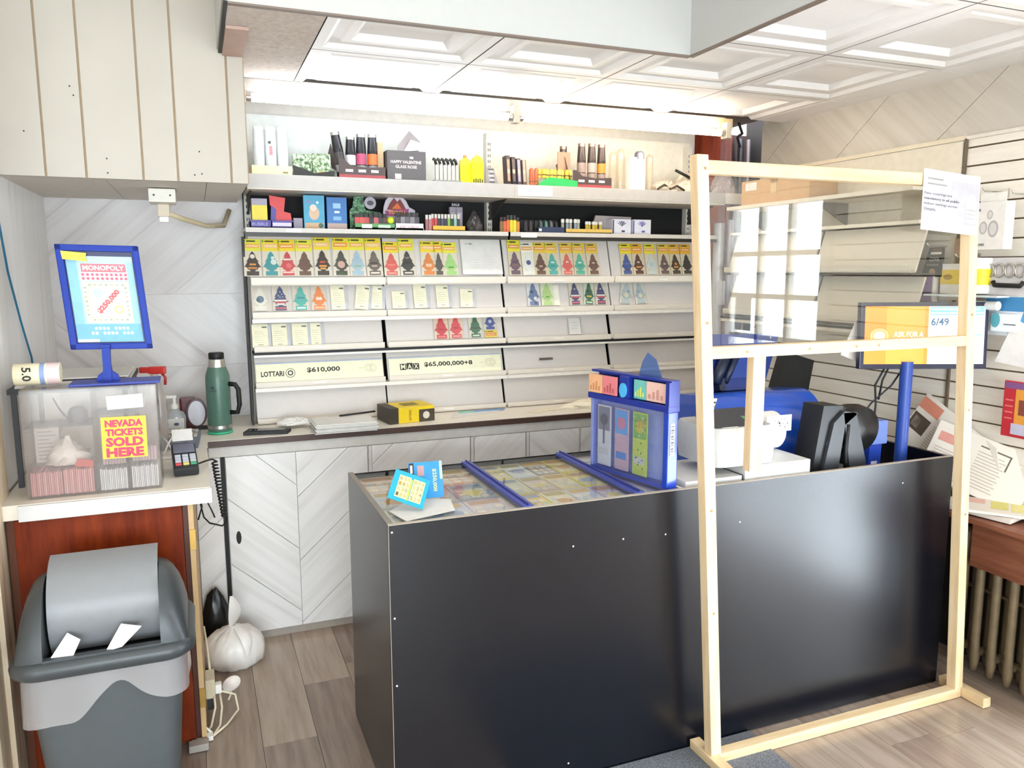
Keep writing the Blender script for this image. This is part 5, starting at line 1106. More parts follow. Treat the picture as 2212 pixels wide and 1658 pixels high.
one('yellow_ball', MB().lathe([(0.0, 0), (0.012, 0.003), (0.018, 0.016), (0.013, 0.030), (0.0, 0.034)], mat('d8f03a', 0.4), TR(0.905, 3.855, MS+0.031), 14), 'small lime yellow ball on the green display tray', 'ball')
# crest lighter display
cd_ = thing('lighter_display', 'white lighter display with flaming purple and red crest header', 'display', (0.97, 3.9, MS))
X = FR((0.957, 3.945, MS))
MB().prism([(-0.075, 0.04), (0.10, 0.0), (0.095, 0.105), (0.065, 0.12), (0.05, 0.15), (0.02, 0.178), (-0.03, 0.178), (-0.055, 0.15), (-0.065, 0.12)], 0, 0.004, mat('c4bcc8', 0.5), X).build('header', cd_)
mb = MB().prism([(-0.05, 0.105), (0.05, 0.105), (0.035, 0.135), (0.018, 0.16), (0.004, 0.145), (-0.012, 0.165), (-0.034, 0.138)], 0.004, 0.0052, mat('7a2c2a', 0.5), X).prism([(-0.025, 0.11), (0.025, 0.11), (0.005, 0.14)], 0.0052, 0.006, mat('d8682c', 0.5), X).prism([(-0.06, 0.10), (0.064, 0.112), (0.052, 0.078), (-0.052, 0.074)], 0.0055, 0.0065, mat('a03a78', 0.5), X); mb.text('TORCH', 0, 0.092, 0.085, 0.018, 'f2b43c', X, 0.0068, 0.03); mb.build('crest', cd_)
MB().box(0.925, 1.068, 3.84, 3.95, MS, MS+0.012, mat('ece6ee', 0.5)).box(0.928, 1.066, 3.84, 3.846, MS, MS+0.034, mat('f2eef2', 0.5)).text('FIRE TORCH', 0.995, MS+0.017, 0.09, 0.012, 'b46a78', FR((0, 3.8395, 0)), 0).build('tray', cd_)
for k in range(5): lighter(0.945+0.024*k, 3.870, MS+0.013, ('4a464a', '8f8a90', '6a656a', '8f8a90', '55505a')[k], 'grey torch lighter, %s from the left in the crest display' % ('first', 'second', 'third', 'fourth', 'fifth')[k], 'grey torch lighters', h=0.076)
# yellow tray of coloured lighters
MBt = MB().box(1.116, 1.284, 3.84, 3.93, MS, MS+0.006, mat('e0a83c', 0.5)).box(1.116, 1.284, 3.84, 3.846, MS, MS+0.026, mat('ecb83e', 0.5)); one('yellow_tray', MBt, 'yellow cardboard tray holding a row of coloured lighters', 'tray')
LC = [('a8686c', 'dusty rose'), ('b87a7c', 'pale pink'), ('c8383c', 'bright red'), ('c8464a', 'brick red'), ('2c2a30', 'black'), ('4a4a6a', 'slate blue'), ('2a2834', 'dark navy'), ('7fb04a', 'grass green'), ('2c3a34', 'dark green'), ('8fc0b0', 'mint green'), ('303034', 'graphite')]
for k, (c, nmc) in enumerate(LC): lighter(1.088+0.0170*k, 3.870 if k > 1 else 3.855, MS+(0.007 if k > 1 else 0.001), c, nmc+' lighter in the row by the yellow tray', 'coloured lighters by the yellow tray', h=0.078, w=0.0075, top='d8d2cc')
for k in range(2): one('grey_sleeve', MB().box(1.236+0.036*k, 1.270+0.036*k, 3.945, 3.965, MS, MS+0.128, mat('8d8592', 0.4)).rect(1.242+0.036*k, 1.264+0.036*k, MS+0.02, MS+0.10, 'b6aeba', FR((0, 3.9445, 0)), 0), ('left', 'right')[k]+' of two grey sleeves behind the coloured lighters', 'pack')
one('sale_tag', MB().text('SALE', 1.27, MS+0.140, 0.04, 0.011, 'c8c4cc', FR((0, 3.95, 0)), 0.002, 0.02).box(1.246, 1.294, 3.9525, 3.955, MS+0.128, MS+0.152, mat('121214', 0.5)), 'tiny black tag with grey lettering above the grey sleeves', 'tag')
crumple('dark_pouch', 1.352, 3.90, MS, 0.036, 0.04, 0.095, mat('4a4444', 0.35), 'crumpled dark grey pouch left of the shelf upright', 'pouch', 31, 0.35)
# right half
for k, (c, nmc) in enumerate([('8a6a3c', 'tan'), ('e0683c', 'orange'), ('e8763e', 'bright orange'), ('f0d82c', 'yellow'), ('ece03c', 'lemon yellow'), ('e08a3c', 'amber')]): lighter(1.490+0.0185*k, 3.865, MS+0.0005, c, nmc+' lighter in the bright group right of the shelf upright', 'bright lighters right of the upright', h=0.088 if k in (2, 3, 4) else 0.078, w=0.0085, top=('2a4a3c' if k == 3 else '3c2a2a'))
tr_ = thing('tool_tray', 'black tray with dark blue label holding small tools', 'tray', (1.73, 3.9, MS))
MB().box(1.620, 1.845, 3.84, 3.96, MS, MS+0.008, DARK).box(1.690, 1.840, 3.838, 3.846, MS, MS+0.030, mat('2c3c5c', 0.4)).box(1.692, 1.708, 3.8372, 3.8385, MS+0.008, MS+0.022, PAPER).box(1.63, 1.845, 3.955, 3.962, MS, MS+0.072, mat('26282a', 0.5)).build('tray', tr_)
for k in range(7):
    x_ = 1.630+0.030*k; MB().prism([(-0.010, 0), (0.012, 0), (0.004, 0.046), (-0.008, 0.060)], 0, 0.012, mat(('2a2a2c', '38302c', '1f2022', '5a6a6c', '6f9a86', '77767a', '2c2c30')[k], 0.35), FR((x_, 3.88, MS+0.008))).build('tool', tr_)
one('cream_tray', MB().box(1.852, 2.130, 3.842, 3.94, MS, MS+0.006, mat('d8b25a', 0.5)).box(1.852, 2.130, 3.842, 3.848, MS, MS+0.024, mat('e6c064', 0.5)), 'yellow-cream tray holding little white-topped bottles', 'tray')
for k in range(10):
    x_ = (1.845, 1.868, 1.892, 1.916, 1.938, 1.985, 2.005, 2.026, 2.046, 2.068)[k]; s_ = 1.0 if k < 5 else 0.85
    X = TR(x_, 3.872-0.01*(k % 2), MS+0.0065); t = thing('small_bottle', ('%s small bottle with white cap and clear body' if k < 5 else '%s small bottle with white cap and yellow body') % ('first', 'second', 'third', 'fourth', 'fifth')[k % 5]+' in the yellow-cream tray', 'bottle', group='little white-topped bottles', X=X)
    MB().lathe([(0.0085, 0), (0.009, 0.002), (0.009, 0.046*s_), (0.006, 0.05*s_)], mat(('b9b6a4', '9aa4b0')[k % 2] if k < 5 else 'd8b84c', 0.25), X, 10).build('body', t)
    MB().lathe([(0.0095, 0.05*s_), (0.010, 0.053*s_), (0.010, 0.066*s_), (0.007, 0.070*s_)], mat('f2efe6', 0.4), X, 10).build('cap', t)
one('grey_bag', MB().prism([(2.075, 0), (2.20, 0), (2.30, 0.03), (2.305, 0.10), (2.08, 0.105), (2.065, 0.06)], 0, 0.012, mat('b0a6a6', 0.4), FR((0, 3.95, MS))).prism([(2.085, 0.02), (2.115, 0.06), (2.10, 0.065), (2.075, 0.03)], 0.012, 0.013, mat('2a2a2e', 0.4), FR((0, 3.95, MS))), 'grey paper bag leaning behind the blue printed boxes', 'bag')
for k, x_ in enumerate((2.200, 2.328)):
    t = thing('printed_box', ('left', 'right')[k]+' of two white boxes with violet leaf print', 'box', (x_, 3.89, MS))
    MB().box(x_-0.058, x_+0.058, 3.86, 3.94, MS, MS+0.082, mat('e6e4ee', 0.45)).build('carton', t)
    mb = MB(); X = FR((x_, 3.8595, MS)); c = ('4a4a62', '5a58a8')[k]
    for a_ in (-50, -25, 0, 25, 50): mb.prism([(0.012*math.cos(R(90+a_-60))*0.2, 0.042), (0.03*math.sin(R(a_))-0.004, 0.045+0.026*math.cos(R(a_))), (0.034*math.sin(R(a_)), 0.042+0.032*math.cos(R(a_))), (0.03*math.sin(R(a_))+0.004, 0.044+0.026*math.cos(R(a_)))], 0, 0.0008, mat(c, 0.5), X)
    mb.rect(-0.056, -0.048, 0.004, 0.078, c, X, 0.0003).rect(0.0, 0.02, 0.012, 0.022, c, X, 0.0003); mb.build('print', t)
# ------------------------------------------------------------------ black front counter
KX0, KX1, KY0, KY1, KZ = 0.473, 2.71, 2.13, 2.775, 0.94
BLKC = mat('0a0c14', 0.27, var=0.08, scale=8, spec=0.55); EDG = mat('b8ac9e', 0.6)
ke = thing('service_counter', 'black laminate service counter with glass ticket deck', 'counter', ((KX0+KX1)/2, 2.45, 0))
MB().box(KX0, KX1, KY0, KY0+0.018, 0.004, KZ, BLKC).build('front_panel', ke)
MB().box(KX0, KX0+0.018, KY0+0.0185, KY1, 0.004, KZ, BLKC).build('side_panel', ke)
MB().box(KX1-0.018, KX1, KY0+0.0185, 2.72, 0.004, KZ, BLKC).build('side_panel', ke)
MB().box(KX0, KX1, KY0+0.0003, KY0+0.0177, KZ, KZ+0.0012, EDG).box(KX0+0.0003, KX0+0.0177, KY0+0.019, KY1, KZ, KZ+0.0012, mat('8a827a', 0.6)).box(KX0-0.0008, KX0, KY0, KY0+0.004, 0.004, KZ, EDG).build('edge_banding', ke)
MB().box(KX0+0.018, 1.475, KY0+0.018, KY1-0.002, 0.895, 0.915, mat('cfc6b8', 0.6)).build('deck', ke)
MB().box(KX0+0.018, 1.475, KY1-0.0015, KY1, 0.70, 0.935, BLKC).build('back_rail', ke)
MB().box(1.4755, KX1-0.018, KY0+0.018, KY1-0.002, 0.765, 0.785, mat('8f8a84', 0.5)).build('desk', ke)
MB().box(1.4755, 1.490, KY0+0.018, KY1-0.002, 0.786, 0.934, mat('d6d2cc', 0.5)).build('partition', ke)
MB().box(KX0+0.02, KX1-0.02, KY1-0.03, KY1-0.012, 0.02, 0.764, mat('2a2a2c', 0.5)).build('inner_panel', ke)
MB().box(KX0+0.020, 1.474, KY0+0.020, KY1-0.004, 0.9290, 0.9325, clear('deck_glass', 'fdfefe', refl=0.6)).build('glass_top', ke)
for x_ in (0.917, 1.311): MB().box(x_-0.017, x_+0.017, KY0+0.02, KY1-0.01, 0.933, 0.944, mat('4450a4', 0.35)).box(x_-0.002, x_+0.002, KY0+0.02, KY1-0.01, 0.944, 0.950, mat('2c3480', 0.35)).build('divider', ke)
mb = MB(); fk = FR((0, KY0-0.0006, 0))
for x_, z_ in ((1.06, 0.80), (1.40, 0.795), (1.24, 0.80), (1.70, 0.80), (0.482, 0.92), (0.484, 0.66), (0.486, 0.45), (2.45, 0.86), (1.05, 0.06)): mb.disc(x_, z_, 0.0032, mat('cfcac2', 0.4), fk, 0, 8)
mb.build('screw', ke)
# tickets under the glass
TC = [['e6c6a8', 'e9cdb0', 'e4b890', 'd9dde0', 'c9ccd2', 'b4b9c4', 'eef0e4', 'c4cbe2', 'd8c6d0'], ['e2d074', 'cfe0e6', 'a89c90', 'e8d24a', 'd8dcb0', 'd8c2b8', 'f0e0a8', 'efe05c', 'e8c050', 'e9e2c4', 'd0d8ea', 'c2b8d6']]
TN = [['peach', 'pale apricot', 'tan', 'silver', 'light grey', 'slate grey', 'ivory', 'periwinkle', 'mauve'], ['mustard', 'pale blue', 'taupe', 'bright yellow', 'pale olive', 'rose beige', 'butter', 'lemon', 'gold', 'cream', 'ice blue', 'lilac']]
for s_, (xa, xb, nc, nr) in enumerate(((0.500, 0.895, 3, 3), (0.940, 1.312, 4, 3))):
    w, d = (xb-xa)/nc, (KY1-KY0-0.045)/nr
    for k in range(nc*nr):
        i, j = k % nc, k//nc
        x_, y_ = xa+i*w, KY1-0.02-(j+1)*d; X = TR(x_, y_, 0.9155)
        t = MB().box(0.002, w-0.002, 0.003, d-0.003, 0, 0.002, mat(TC[s_][k], 0.5), X); c = lin(TC[s_][k])
        t.rect(w*0.1, w*0.9, d*0.72, d*0.92, ('b98a6a', '8c94a8', 'a89a5c', 'c9a04a')[(k+s_) % 4], X, 0.0025)
        for q in range(3):
            for r_ in range(3): t.rect(w*(0.12+0.27*q), w*(0.32+0.27*q), d*(0.10+0.19*r_), d*(0.24+0.19*r_), ('f2ead8', 'e2dccc', 'cfd6dc')[(q+r_+k) % 3], X, 0.0025)
        if k % 2: t.disc(w*0.5, d*0.4, w*0.28, ('d8a868', '9fb0d0', 'e6d68c')[k % 3], X, 0.003, 14)
        one('lottery_ticket', t, '%s scratch ticket under the glass in the %s section' % (TN[s_][k], ('left', 'middle')[s_]), 'ticket', 'scratch tickets under the counter glass')
one('ticket_sheet', MB().box(1.352, 1.470, 2.16, 2.74, 0.9155, 0.918, mat('d6d2e4', 0.5)), 'lilac sheet under the glass beneath the ticket dispenser', 'sheet')
# blue flyers standing on the deck
def flyer(quad, lab, kind):
    P = [Vector(p) for p in quad]; u = (P[1]-P[0]); v = (P[3]-P[0]); w, h = u.length, v.length
    X = FR(P[0], u, v); t = thing('flyer', lab, 'flyer', group='folded blue ticket flyers on the counter', X=X)
    MB().box(0, w, 0, h, -0.0015, 0, mat('2aa0bc' if kind == 0 else '2186c4', 0.35), X).build('card', t)
    mb = MB()
    if kind == 0:
        for bx_ in (0.16, 0.56):
            mb.rect(w*bx_, w*(bx_+0.33), h*0.12, h*0.86, 'e6dca0', X, 0.0008)
            for i in range(3):
                for j in range(4): mb.text('%d' % ((i*7+j*5+int(bx_*10)) % 10), w*(bx_+0.06+0.105*i), h*(0.22+0.18*j), w*0.07, h*0.12, 'b08a3c' if (i+j) % 3 else '6a5a34', X, 0.0012)
        mb.rect(w*0.50, w*0.54, h*0.1, h*0.8, 'e6d43c', X, 0.001)
    else:
        mb.rect(w*0.02, w*0.16, h*0.66, h*0.98, '26262a', X, 0.0006).rect(w*0.05, w*0.12, h*0.70, h*0.92, 'd8dade', X, 0.0009); mb.rect(w*0.26, w*0.46, h*0.62, h*0.90, 'b08a8c', X, 0.0006)
        mb.text('$250,000', w*0.76, h*0.48, h*0.62, w*0.13, 'd8d07c', X, 0.001, 0.02, R(-90)); mb.rect(w*0.92, w, h*0.5, h, 'a8d4e6', X, 0.0006)
    mb.build('print', t)
flyer([(0.500, 2.262, 0.986), (0.602, 2.235, 0.944), (0.650, 2.31, 1.010), (0.548, 2.337, 1.052)], 'folded turquoise flyer with number boxes leaning on the counter deck', 0)
flyer([(0.598, 2.370, 0.938), (0.700, 2.335, 0.938), (0.705, 2.385, 1.018), (0.598, 2.420, 1.045)], 'blue prize flyer reading $250,000 standing on the counter deck', 1)
one('white_leaflet', MB().prism([(0.535, 2.17), (0.70, 2.22), (0.72, 2.33), (0.62, 2.40), (0.51, 2.28)], 0.9335, 0.936, PAPER), 'blank white leaflet lying under the blue flyers', 'leaflet')

# ------------------------------------------------------------------ blue ticket dispenser
dX = FR((1.421, 2.162, 0.9335), (-0.20, 0.98, 0), (0, 0, 1))     # u runs away from the front, n to the left
dX = FR((1.335, 2.545, 0.9335), (0.0866, -0.383, 0), (0, 0, 1))  # u runs towards the front edge, n faces left
LN, TH, HT = 0.392, 0.046, 0.262
td = thing('ticket_dispenser', 'tall blue and clear plastic scratch ticket dispenser on the counter deck', 'dispenser', (1.40, 2.35, 0.9335))
BL2 = mat('1a3fae', 0.28, coat=0.4)
MB().box(LN-0.022, LN, 0, HT, -TH, 0.001, BL2, dX, bev=0.003).build('front_post', td)
MB().box(0, 0.012, 0, HT, -TH, 0, mat('7f88c0', 0.35), dX).build('rear_post', td)
MB().box(0, LN-0.02, 0.0, 0.012, -TH, 0, mat('4450a4', 0.35), dX).build('base_rail', td)
CLB = clear('blue_tinted_plastic', 'dfe4f6', haze=0.08, hazecol='b9c2e6')
MB().rect(0.012, LN-0.022, 0.012, HT, CLB, dX, -0.002).build('window_panel', td)
MB().box(0.012, LN-0.022, 0.012, HT, -TH, -TH+0.004, mat('b4bce6', 0.4), dX).build('back_plate', td)
TKM = [('8f8a86', 'e6e0cc'), ('6fa8d0', 'd8b0a8'), ('8cbc50', 'cfd84c'), ('9aa4d6', 'a8b0dc')]
for k in range(3):
    mb = MB(); u0 = 0.030+0.093*k
    mb.box(u0, u0+0.070, 0.02, HT-0.02, -0.012, -0.008, mat(TKM[k][1], 0.5), dX); mb.rect(u0+0.004, u0+0.066, 0.15, HT-0.025, TKM[k][0], dX, -0.0075)
    mb.disc(u0+0.035, 0.19, 0.022, ('6a655c', 'd88a92', 'd8c83c')[k], dX, -0.007, 14)
    if k == 2:
        for q in range(40): mb.disc(u0+0.006+0.058*random.random(), 0.03+0.20*random.random(), 0.0035, ('d8e6a0', '4f8a3c', 'e6e08c')[q % 3], dX, -0.006, 6)
        mb.text('10', u0+0.045, 0.205, 0.03, 0.035, 'd8a83c', dX, -0.0055, 0.03)
    if k == 0: mb.rect(u0+0.030, u0+0.040, 0.10, 0.17, '7a7466', dX, -0.0065)
    mb.rect(u0+0.008, u0+0.06, 0.06, 0.085, 'd6d0b8' if k != 1 else '4f88c0', dX, -0.007)
    mb.build('ticket_strip', td)
hd_ = MB(); z0_ = HT
hd_.box(-0.012, LN+0.004, z0_, z0_+0.022, -TH-0.003, 0.006, mat('1d2f8c', 0.3), dX, bev=0.003).box(-0.006, LN+0.004, z0_+0.098, z0_+0.106, -TH, -0.006, mat('1d2f8c', 0.3), dX, bev=0.002)
hd_.box(LN-0.012, LN+0.004, z0_+0.02, z0_+0.10, -TH, 0.004, mat('1d2f8c', 0.3), dX).box(0.155, 0.20, z0_+0.02, z0_+0.10, -TH, 0.004, mat('1d2f8c', 0.3), dX, bev=0.004).box(-0.004, LN, z0_+0.02, z0_+0.10, -TH, -TH+0.006, mat('1d2f8c', 0.3), dX)
hd_.build('header', td)
mb = MB()
for u0, u1, c1, c2, n_ in ((0.0, 0.075, 'e6ae84', 'c88a5c', 0.012), (0.076, 0.150, 'dc7c84', 'b8585c', 0.012), (0.215, 0.275, '6cb8b0', 'd8dc5c', -0.01), (0.276, LN-0.02, 'e0b8ac', 'c89084', -0.01)):
    mb = MB().box(u0, u1-0.001, z0_+0.026, z0_+0.092, n_-0.006, n_, mat(c1, 0.5), dX)
    for q in range(4): mb.rect(u0+(u1-u0)*(0.1+0.2*q), u0+(u1-u0)*(0.22+0.2*q), z0_+0.034, z0_+0.05+0.009*(q % 3), c2, dX, n_+0.0006)
    mb.build('sample_ticket', td)
MB().prism([(0.178+0.017*math.cos(R(k*18)), z0_+0.05+0.026*math.sin(R(k*18))) for k in range(20)], 0.004, 0.010, mat('4fb0e6', 0.3), dX).build('button', td)
mb = MB().box(-0.010, 0.010, 0.115, 0.225, 0.0, 0.001, PAPER, dX @ FR((LN+0.0005, 0, -TH/2+0.004), (0, 0, -1), (0, 1, 0)))
for k in range(14): mb.rect(-0.007, 0.005+0.003*(k % 2), 0.122+0.007*k, 0.1235+0.007*k+0.002*(k % 3), '55565c', dX @ FR((LN+0.0005, 0, -TH/2+0.004), (0, 0, -1), (0, 1, 0)), 0.0014)
mb.build('barcode_label', td)
MB().prism([(0.20, z0_+0.105), (0.31, z0_+0.105), (0.28, z0_+0.165), (0.24, z0_+0.185), (0.215, z0_+0.15)], -TH-0.004, -TH-0.001, clear('blue_flap', 'a8c2ea', haze=0.25, hazecol='7f9ad0'), dX).build('open_flap', td)

# ------------------------------------------------------------------ things on the staff side of the counter
DZ = 0.7855
one('cash_box', MB().box(1.50, 1.735, 2.17, 2.445, DZ, 0.952, mat('d6d3cf', 0.4), bev=0.004).box(1.733, 1.7375, 2.17, 2.445, DZ, 0.953, DARK), 'flat white box with dark seam behind the left wooden post', 'box')
one('paper_carton', MB().box(1.742, 2.03, 2.165, 2.445, DZ, 0.984, mat('dbdad8', 0.45), bev=0.003).box(1.741, 2.031, 2.164, 2.446, 0.900, 0.903, mat('c9c7c4', 0.5)), 'white carton that the label printer stands on', 'carton')
lp = thing('label_printer', 'white receipt printer with grey lid on the white carton', 'printer', (1.82, 2.35, 0.985))
PWH = mat('c6c5c0', 0.35)
loft(MB(), [[(a, b, 0.985) for a, b in rrect(1.755, 2.30, 0.132, 0.125, 0.04)], [(a, b, 1.05) for a, b in rrect(1.755, 2.303, 0.140, 0.13, 0.045)], [(a, b, 1.10) for a, b in rrect(1.755, 2.305, 0.140, 0.13, 0.045)], [(a, b, 1.118) for a, b in rrect(1.755, 2.31, 0.132, 0.12, 0.045)]], PWH).build('body', lp)
X = TR(1.745, 2.24, 1.100, 0, R(22))
MB().box(-0.105, 0.110, -0.05, 0.10, 0, 0.030, mat('3a3c42', 0.35), X, bev=0.012).build('lid', lp)
mb = MB().rect(-0.075, -0.01, -0.035, -0.024, 'e6e6e2', X, 0.0305)
for k in range(4): mb.rect(0.045+0.022*(k % 2), 0.058+0.022*(k % 2), -0.015+0.035*(k//2), 0.003+0.035*(k//2), ('d8dcd2', '5c9a62')[k//2], X, 0.0305)
mb.build('buttons', lp)
one('printer_roll', MB().lathe([(0.078, -0.055), (0.082, -0.05), (0.082, 0.05), (0.078, 0.055)], mat('f4f3f0', 0.6), FR((1.978, 2.36, 1.058), (0, 1, 0), (0, 0, 1)) @ Matrix.Scale(0.87, 4), 28), 'white paper roll beside the printer lid', 'paper roll')
mb = MB().box(1.915, 2.03, 2.272, 2.2755, 1.07, 1.13, PAPER)
for k in range(18): mb.disc(1.925+0.095*random.random(), 1.08+0.04*random.random(), 0.003, '7f7c7a', FR((0, 2.2715, 0)), 0, 6)
one('printed_slip', mb, 'white slip with scribbled print on the paper roll', 'paper')
# terminal
tm = thing('lottery_terminal', 'large blue lottery terminal with curved hood behind the printer', 'terminal', (2.08, 2.6, DZ))
prof_ = [(2.46, DZ), (2.455, 0.98)]+[(2.60-0.145*math.cos(R(t_)), 1.00+0.165*math.sin(R(t_))) for t_ in range(10, 91, 10)]+[(2.745, 1.15), (2.76, 1.10), (2.76, DZ)]
HB = mat('2457c8', 0.22, coat=0.5)
MB().prism(prof_, 0, 0.53, HB, FR((1.84, 0, 0), (0, 1, 0), (0, 0, 1)), smooth=True).build('hood', tm)
MB().box(2.372, 2.378, 2.50, 2.72, 0.82, 1.08, mat('2e62d2', 0.3), bev=0.002).build('side_panel', tm)
X = FR((1.84, 2.70, 1.155), (1, 0, 0), (0, 0.30, 1))
MB().prism([(0.09, 0), (0.40, 0), (0.53, 0.235), (0.15, 0.245)], -0.02, 0.012, mat('1c3378', 0.35), X).build('screen_housing', tm)
MB().prism([(0.20, 0.05), (0.36, 0.05), (0.44, 0.21), (0.28, 0.215)], 0.012, 0.020, mat('24408c', 0.3), X).build('screen_bezel', tm)
MB().tube([X @ Vector((0.14, 0.03, 0.035)), X @ Vector((0.22, 0.16, 0.04))], 0.024, mat('0f1a34', 0.4), 10).box(0.15, 0.18, 0.0, 0.05, 0.0, 0.05, mat('0f1a34', 0.4), X).tube([X @ Vector((0.19, 0.035, 0.035)), X @ Vector((0.28, 0.16, 0.035))], 0.016, mat('14203e', 0.4), 10).build('handle', tm)
mb = MB()
for a_, b_ in ((0.16, 0.22), (0.12, 0.10), (0.48, 0.22), (0.42, 0.10)): mb.disc(a_, b_, 0.004, mat('c9ccd6', 0.3), X, 0.0125, 8)
mb.build('screw', tm)
one('black_case', MB().prism([(0, 0), (0.185, -0.015), (0.215, 0.155), (0.06, 0.20)], -0.06, 0, BLACK, FR((2.40, 2.80, 1.095))).box(2.40, 2.60, 2.80, 2.86, DZ, 1.11, BLACK), 'black equipment case standing behind the blue terminal', 'case')
mb = MB()
for k in range(7): mb.box(0.006*(k % 2), 0.030, 0.009*k, 0.009*k+0.006, 0, 0.001, mat(('f0ead0', '3a3834')[k % 2], 0.6), FR((1.76, 2.43, 1.122), (1, 0.05, -0.1), (0.35, 0, 1)))
mb.box(0, 0.032, 0, 0.064, -0.001, 0, mat('f0ead0', 0.6), FR((1.76, 2.43, 1.122), (1, 0.05, -0.1), (0.35, 0, 1)))
one('coupon_strip', mb, 'striped cream coupon sticking up behind the printer', 'coupon')
# A-shaped black reader stand
rs_ = thing('reader_stand', 'black A-shaped scanner stand beside the blue terminal', 'stand', (2.25, 2.3, DZ))
GS = mat('3b3d41', 0.4)
fA = FR((2.08, 2.215, DZ))
MB().prism([(0.03, 0), (0.115, 0), (0.155, 0.30), (0.215, 0.34), (0.150, 0.352), (0.10, 0.31)], -0.014, 0, GS, fA).prism([(0.215, 0), (0.315, 0), (0.205, 0.345), (0.145, 0.345)], -0.014, 0, GS, fA).box(0.10, 0.25, 0.085, 0.11, -0.014, 0, GS, fA).build('front_frame', rs_)
MB().prism([(0.0, 0), (0.03, 0), (0.10, 0.31), (0.150, 0.352), (0.155, 0.37), (0.06, 0.375)], -0.12, -0.014, mat('18191b', 0.4), fA).build('back_body', rs_)
mb = MB()
for v0, v1 in ((0.10, 0.165), (0.225, 0.30)): mb.prism([(0.028+v0*0.23, v0), (0.050+v0*0.23, v0+0.005), (0.050+v1*0.23, v1), (0.030+v1*0.23, v1-0.012)], -0.0135, -0.012, mat('5f92d8', 0.3), fA)  # pale blue colour painted in for the blue light in the holes
mb.build('blue_lit_hole', rs_)
MB().lathe([(0.010, -0.05), (0.085, -0.045), (0.092, 0.0), (0.085, 0.045), (0.01, 0.05)], mat('141517', 0.35), FR((2.345, 2.285, DZ+0.27), (1, 0, 0), (0, 0, 1)), 24).build('cable_reel', rs_)
MB().tube([fA @ Vector((0.18, 0.02, -0.002)), fA @ Vector((0.165, 0.20, -0.002)), fA @ Vector((0.17, 0.30, -0.002))], 0.008, BLACK).build('cable', rs_)
sd = thing('card_scanner', 'small blue handheld scanner upright by the black stand', 'scanner', (2.50, 2.30, DZ))
MB().prism([(-0.03, 0), (0.035, 0), (0.040, 0.19), (-0.022, 0.19)], -0.03, 0, mat('2440a0', 0.3), FR((2.465, 2.29, DZ))).rect(-0.012, 0.02, 0.11, 0.122, 'c9cde6', FR((2.465, 2.29, DZ)), 0.001).build('body', sd)
MB().box(-0.025, 0.055, 0.19, 0.285, -0.045, 0.008, mat('6f86c8', 0.3), FR((2.470, 2.29, DZ)), bev=0.006).box(-0.028, -0.006, 0.19, 0.29, -0.047, 0.006, mat('1c2f7c', 0.3), FR((2.470, 2.29, DZ)), bev=0.004).build('head', sd)
one('white_slip', MB().prism([(2.56, 2.175), (2.685, 2.155), (2.688, 2.195), (2.58, 2.22)], 0.84, 0.843, PAPER).box(2.57, 2.68, 2.17, 2.20, DZ, 0.84, mat('2a2b2e', 0.5)), 'white slip on a dark tray at the right corner inside the counter', 'paper')
one('card_reader', MB().box(1.50, 1.60, 2.60, 2.74, DZ, 0.98, mat('6a6f88', 0.4), bev=0.006).box(1.50, 1.60, 2.60, 2.74, 0.98, 1.02, mat('cfd0d2', 0.4), bev=0.006).box(1.505, 1.595, 2.605, 2.72, 1.02, 1.085, mat('1b1c1f', 0.4), bev=0.02).box(1.51, 1.56, 2.596, 2.60, 0.90, 0.95, mat('9aa0b4', 0.4)), 'grey and black reader box behind the ticket dispenser', 'reader')

# ------------------------------------------------------------------ customer display on a blue pole
mX = FR((2.665, 2.266, 1.402), (math.cos(R(21.83)), -math.sin(R(21.83)), 0), (0.02, 0.05, 1))
ms = thing('display_screen', 'customer display screen on a blue pole showing an orange and white advert', 'screen', (2.60, 2.27, DZ))
MB().box(-0.252, 0.252, -0.132, 0.132, -0.035, 0, mat('1a1c38', 0.35), mX, bev=0.004).build('casing', ms)
SC = lambda h, e=0.42: mat(h, 0.3, var=0, emit=e)
mb = MB().rect(-0.236, 0.015, -0.112, 0.116, SC('ee8a38'), mX, 0.0006).rect(-0.15, 0.0, -0.112, 0.116, SC('f19a45'), mX, 0.0008).rect(0.015, 0.238, -0.112, 0.116, SC('dbe8f0', 0.3), mX, 0.0006)
mb.rect(0.020, 0.234, 0.092, 0.114, SC('7ec4ea'), mX, 0.001).rect(0.024, 0.215, 0.101, 0.107, SC('d6ecf8'), mX, 0.0014)
mb.rect(0.020, 0.234, 0.082, 0.086, SC('5fb0e0'), mX, 0.001)
for v in (0.018, -0.035, -0.068): mb.rect(0.018, 0.236, v, v+0.002, SC('a8cfe0'), mX, 0.001)
mb.rect(0.10, 0.1015, -0.11, -0.07, SC('c9b0b0'), mX, 0.001)
for k in range(3): mb.rect(0.115, 0.20-0.02*k, -0.083-0.011*k, -0.079-0.011*k, SC('e0a8a8'), mX, 0.001)
mb.text('6/49', 0.060, 0.055, 0.07, 0.030, SC('2f5f86', 0.2), mX, 0.0014, 0.02); mb.rect(0.10, 0.20, 0.058, 0.064, SC('c2d6e0'), mX, 0.0012).rect(0.09, 0.20, 0.045, 0.050, SC('d6e2ea'), mX, 0.0012).rect(0.19, 0.225, 0.0, 0.006, SC('7fb8dc'), mX, 0.0012).rect(0.03, 0.10, -0.052, -0.047, SC('a8b8c0'), mX, 0.0012)
mb.text('ASK FOR A', -0.062, 0.006, 0.118, 0.022, SC('fff4e6', 0.5), mX, 0.0014, 0.02); mb.text('FREE TICKET', -0.062, -0.024, 0.118, 0.018, SC('fff4e6', 0.5), mX, 0.0014, 0.02)
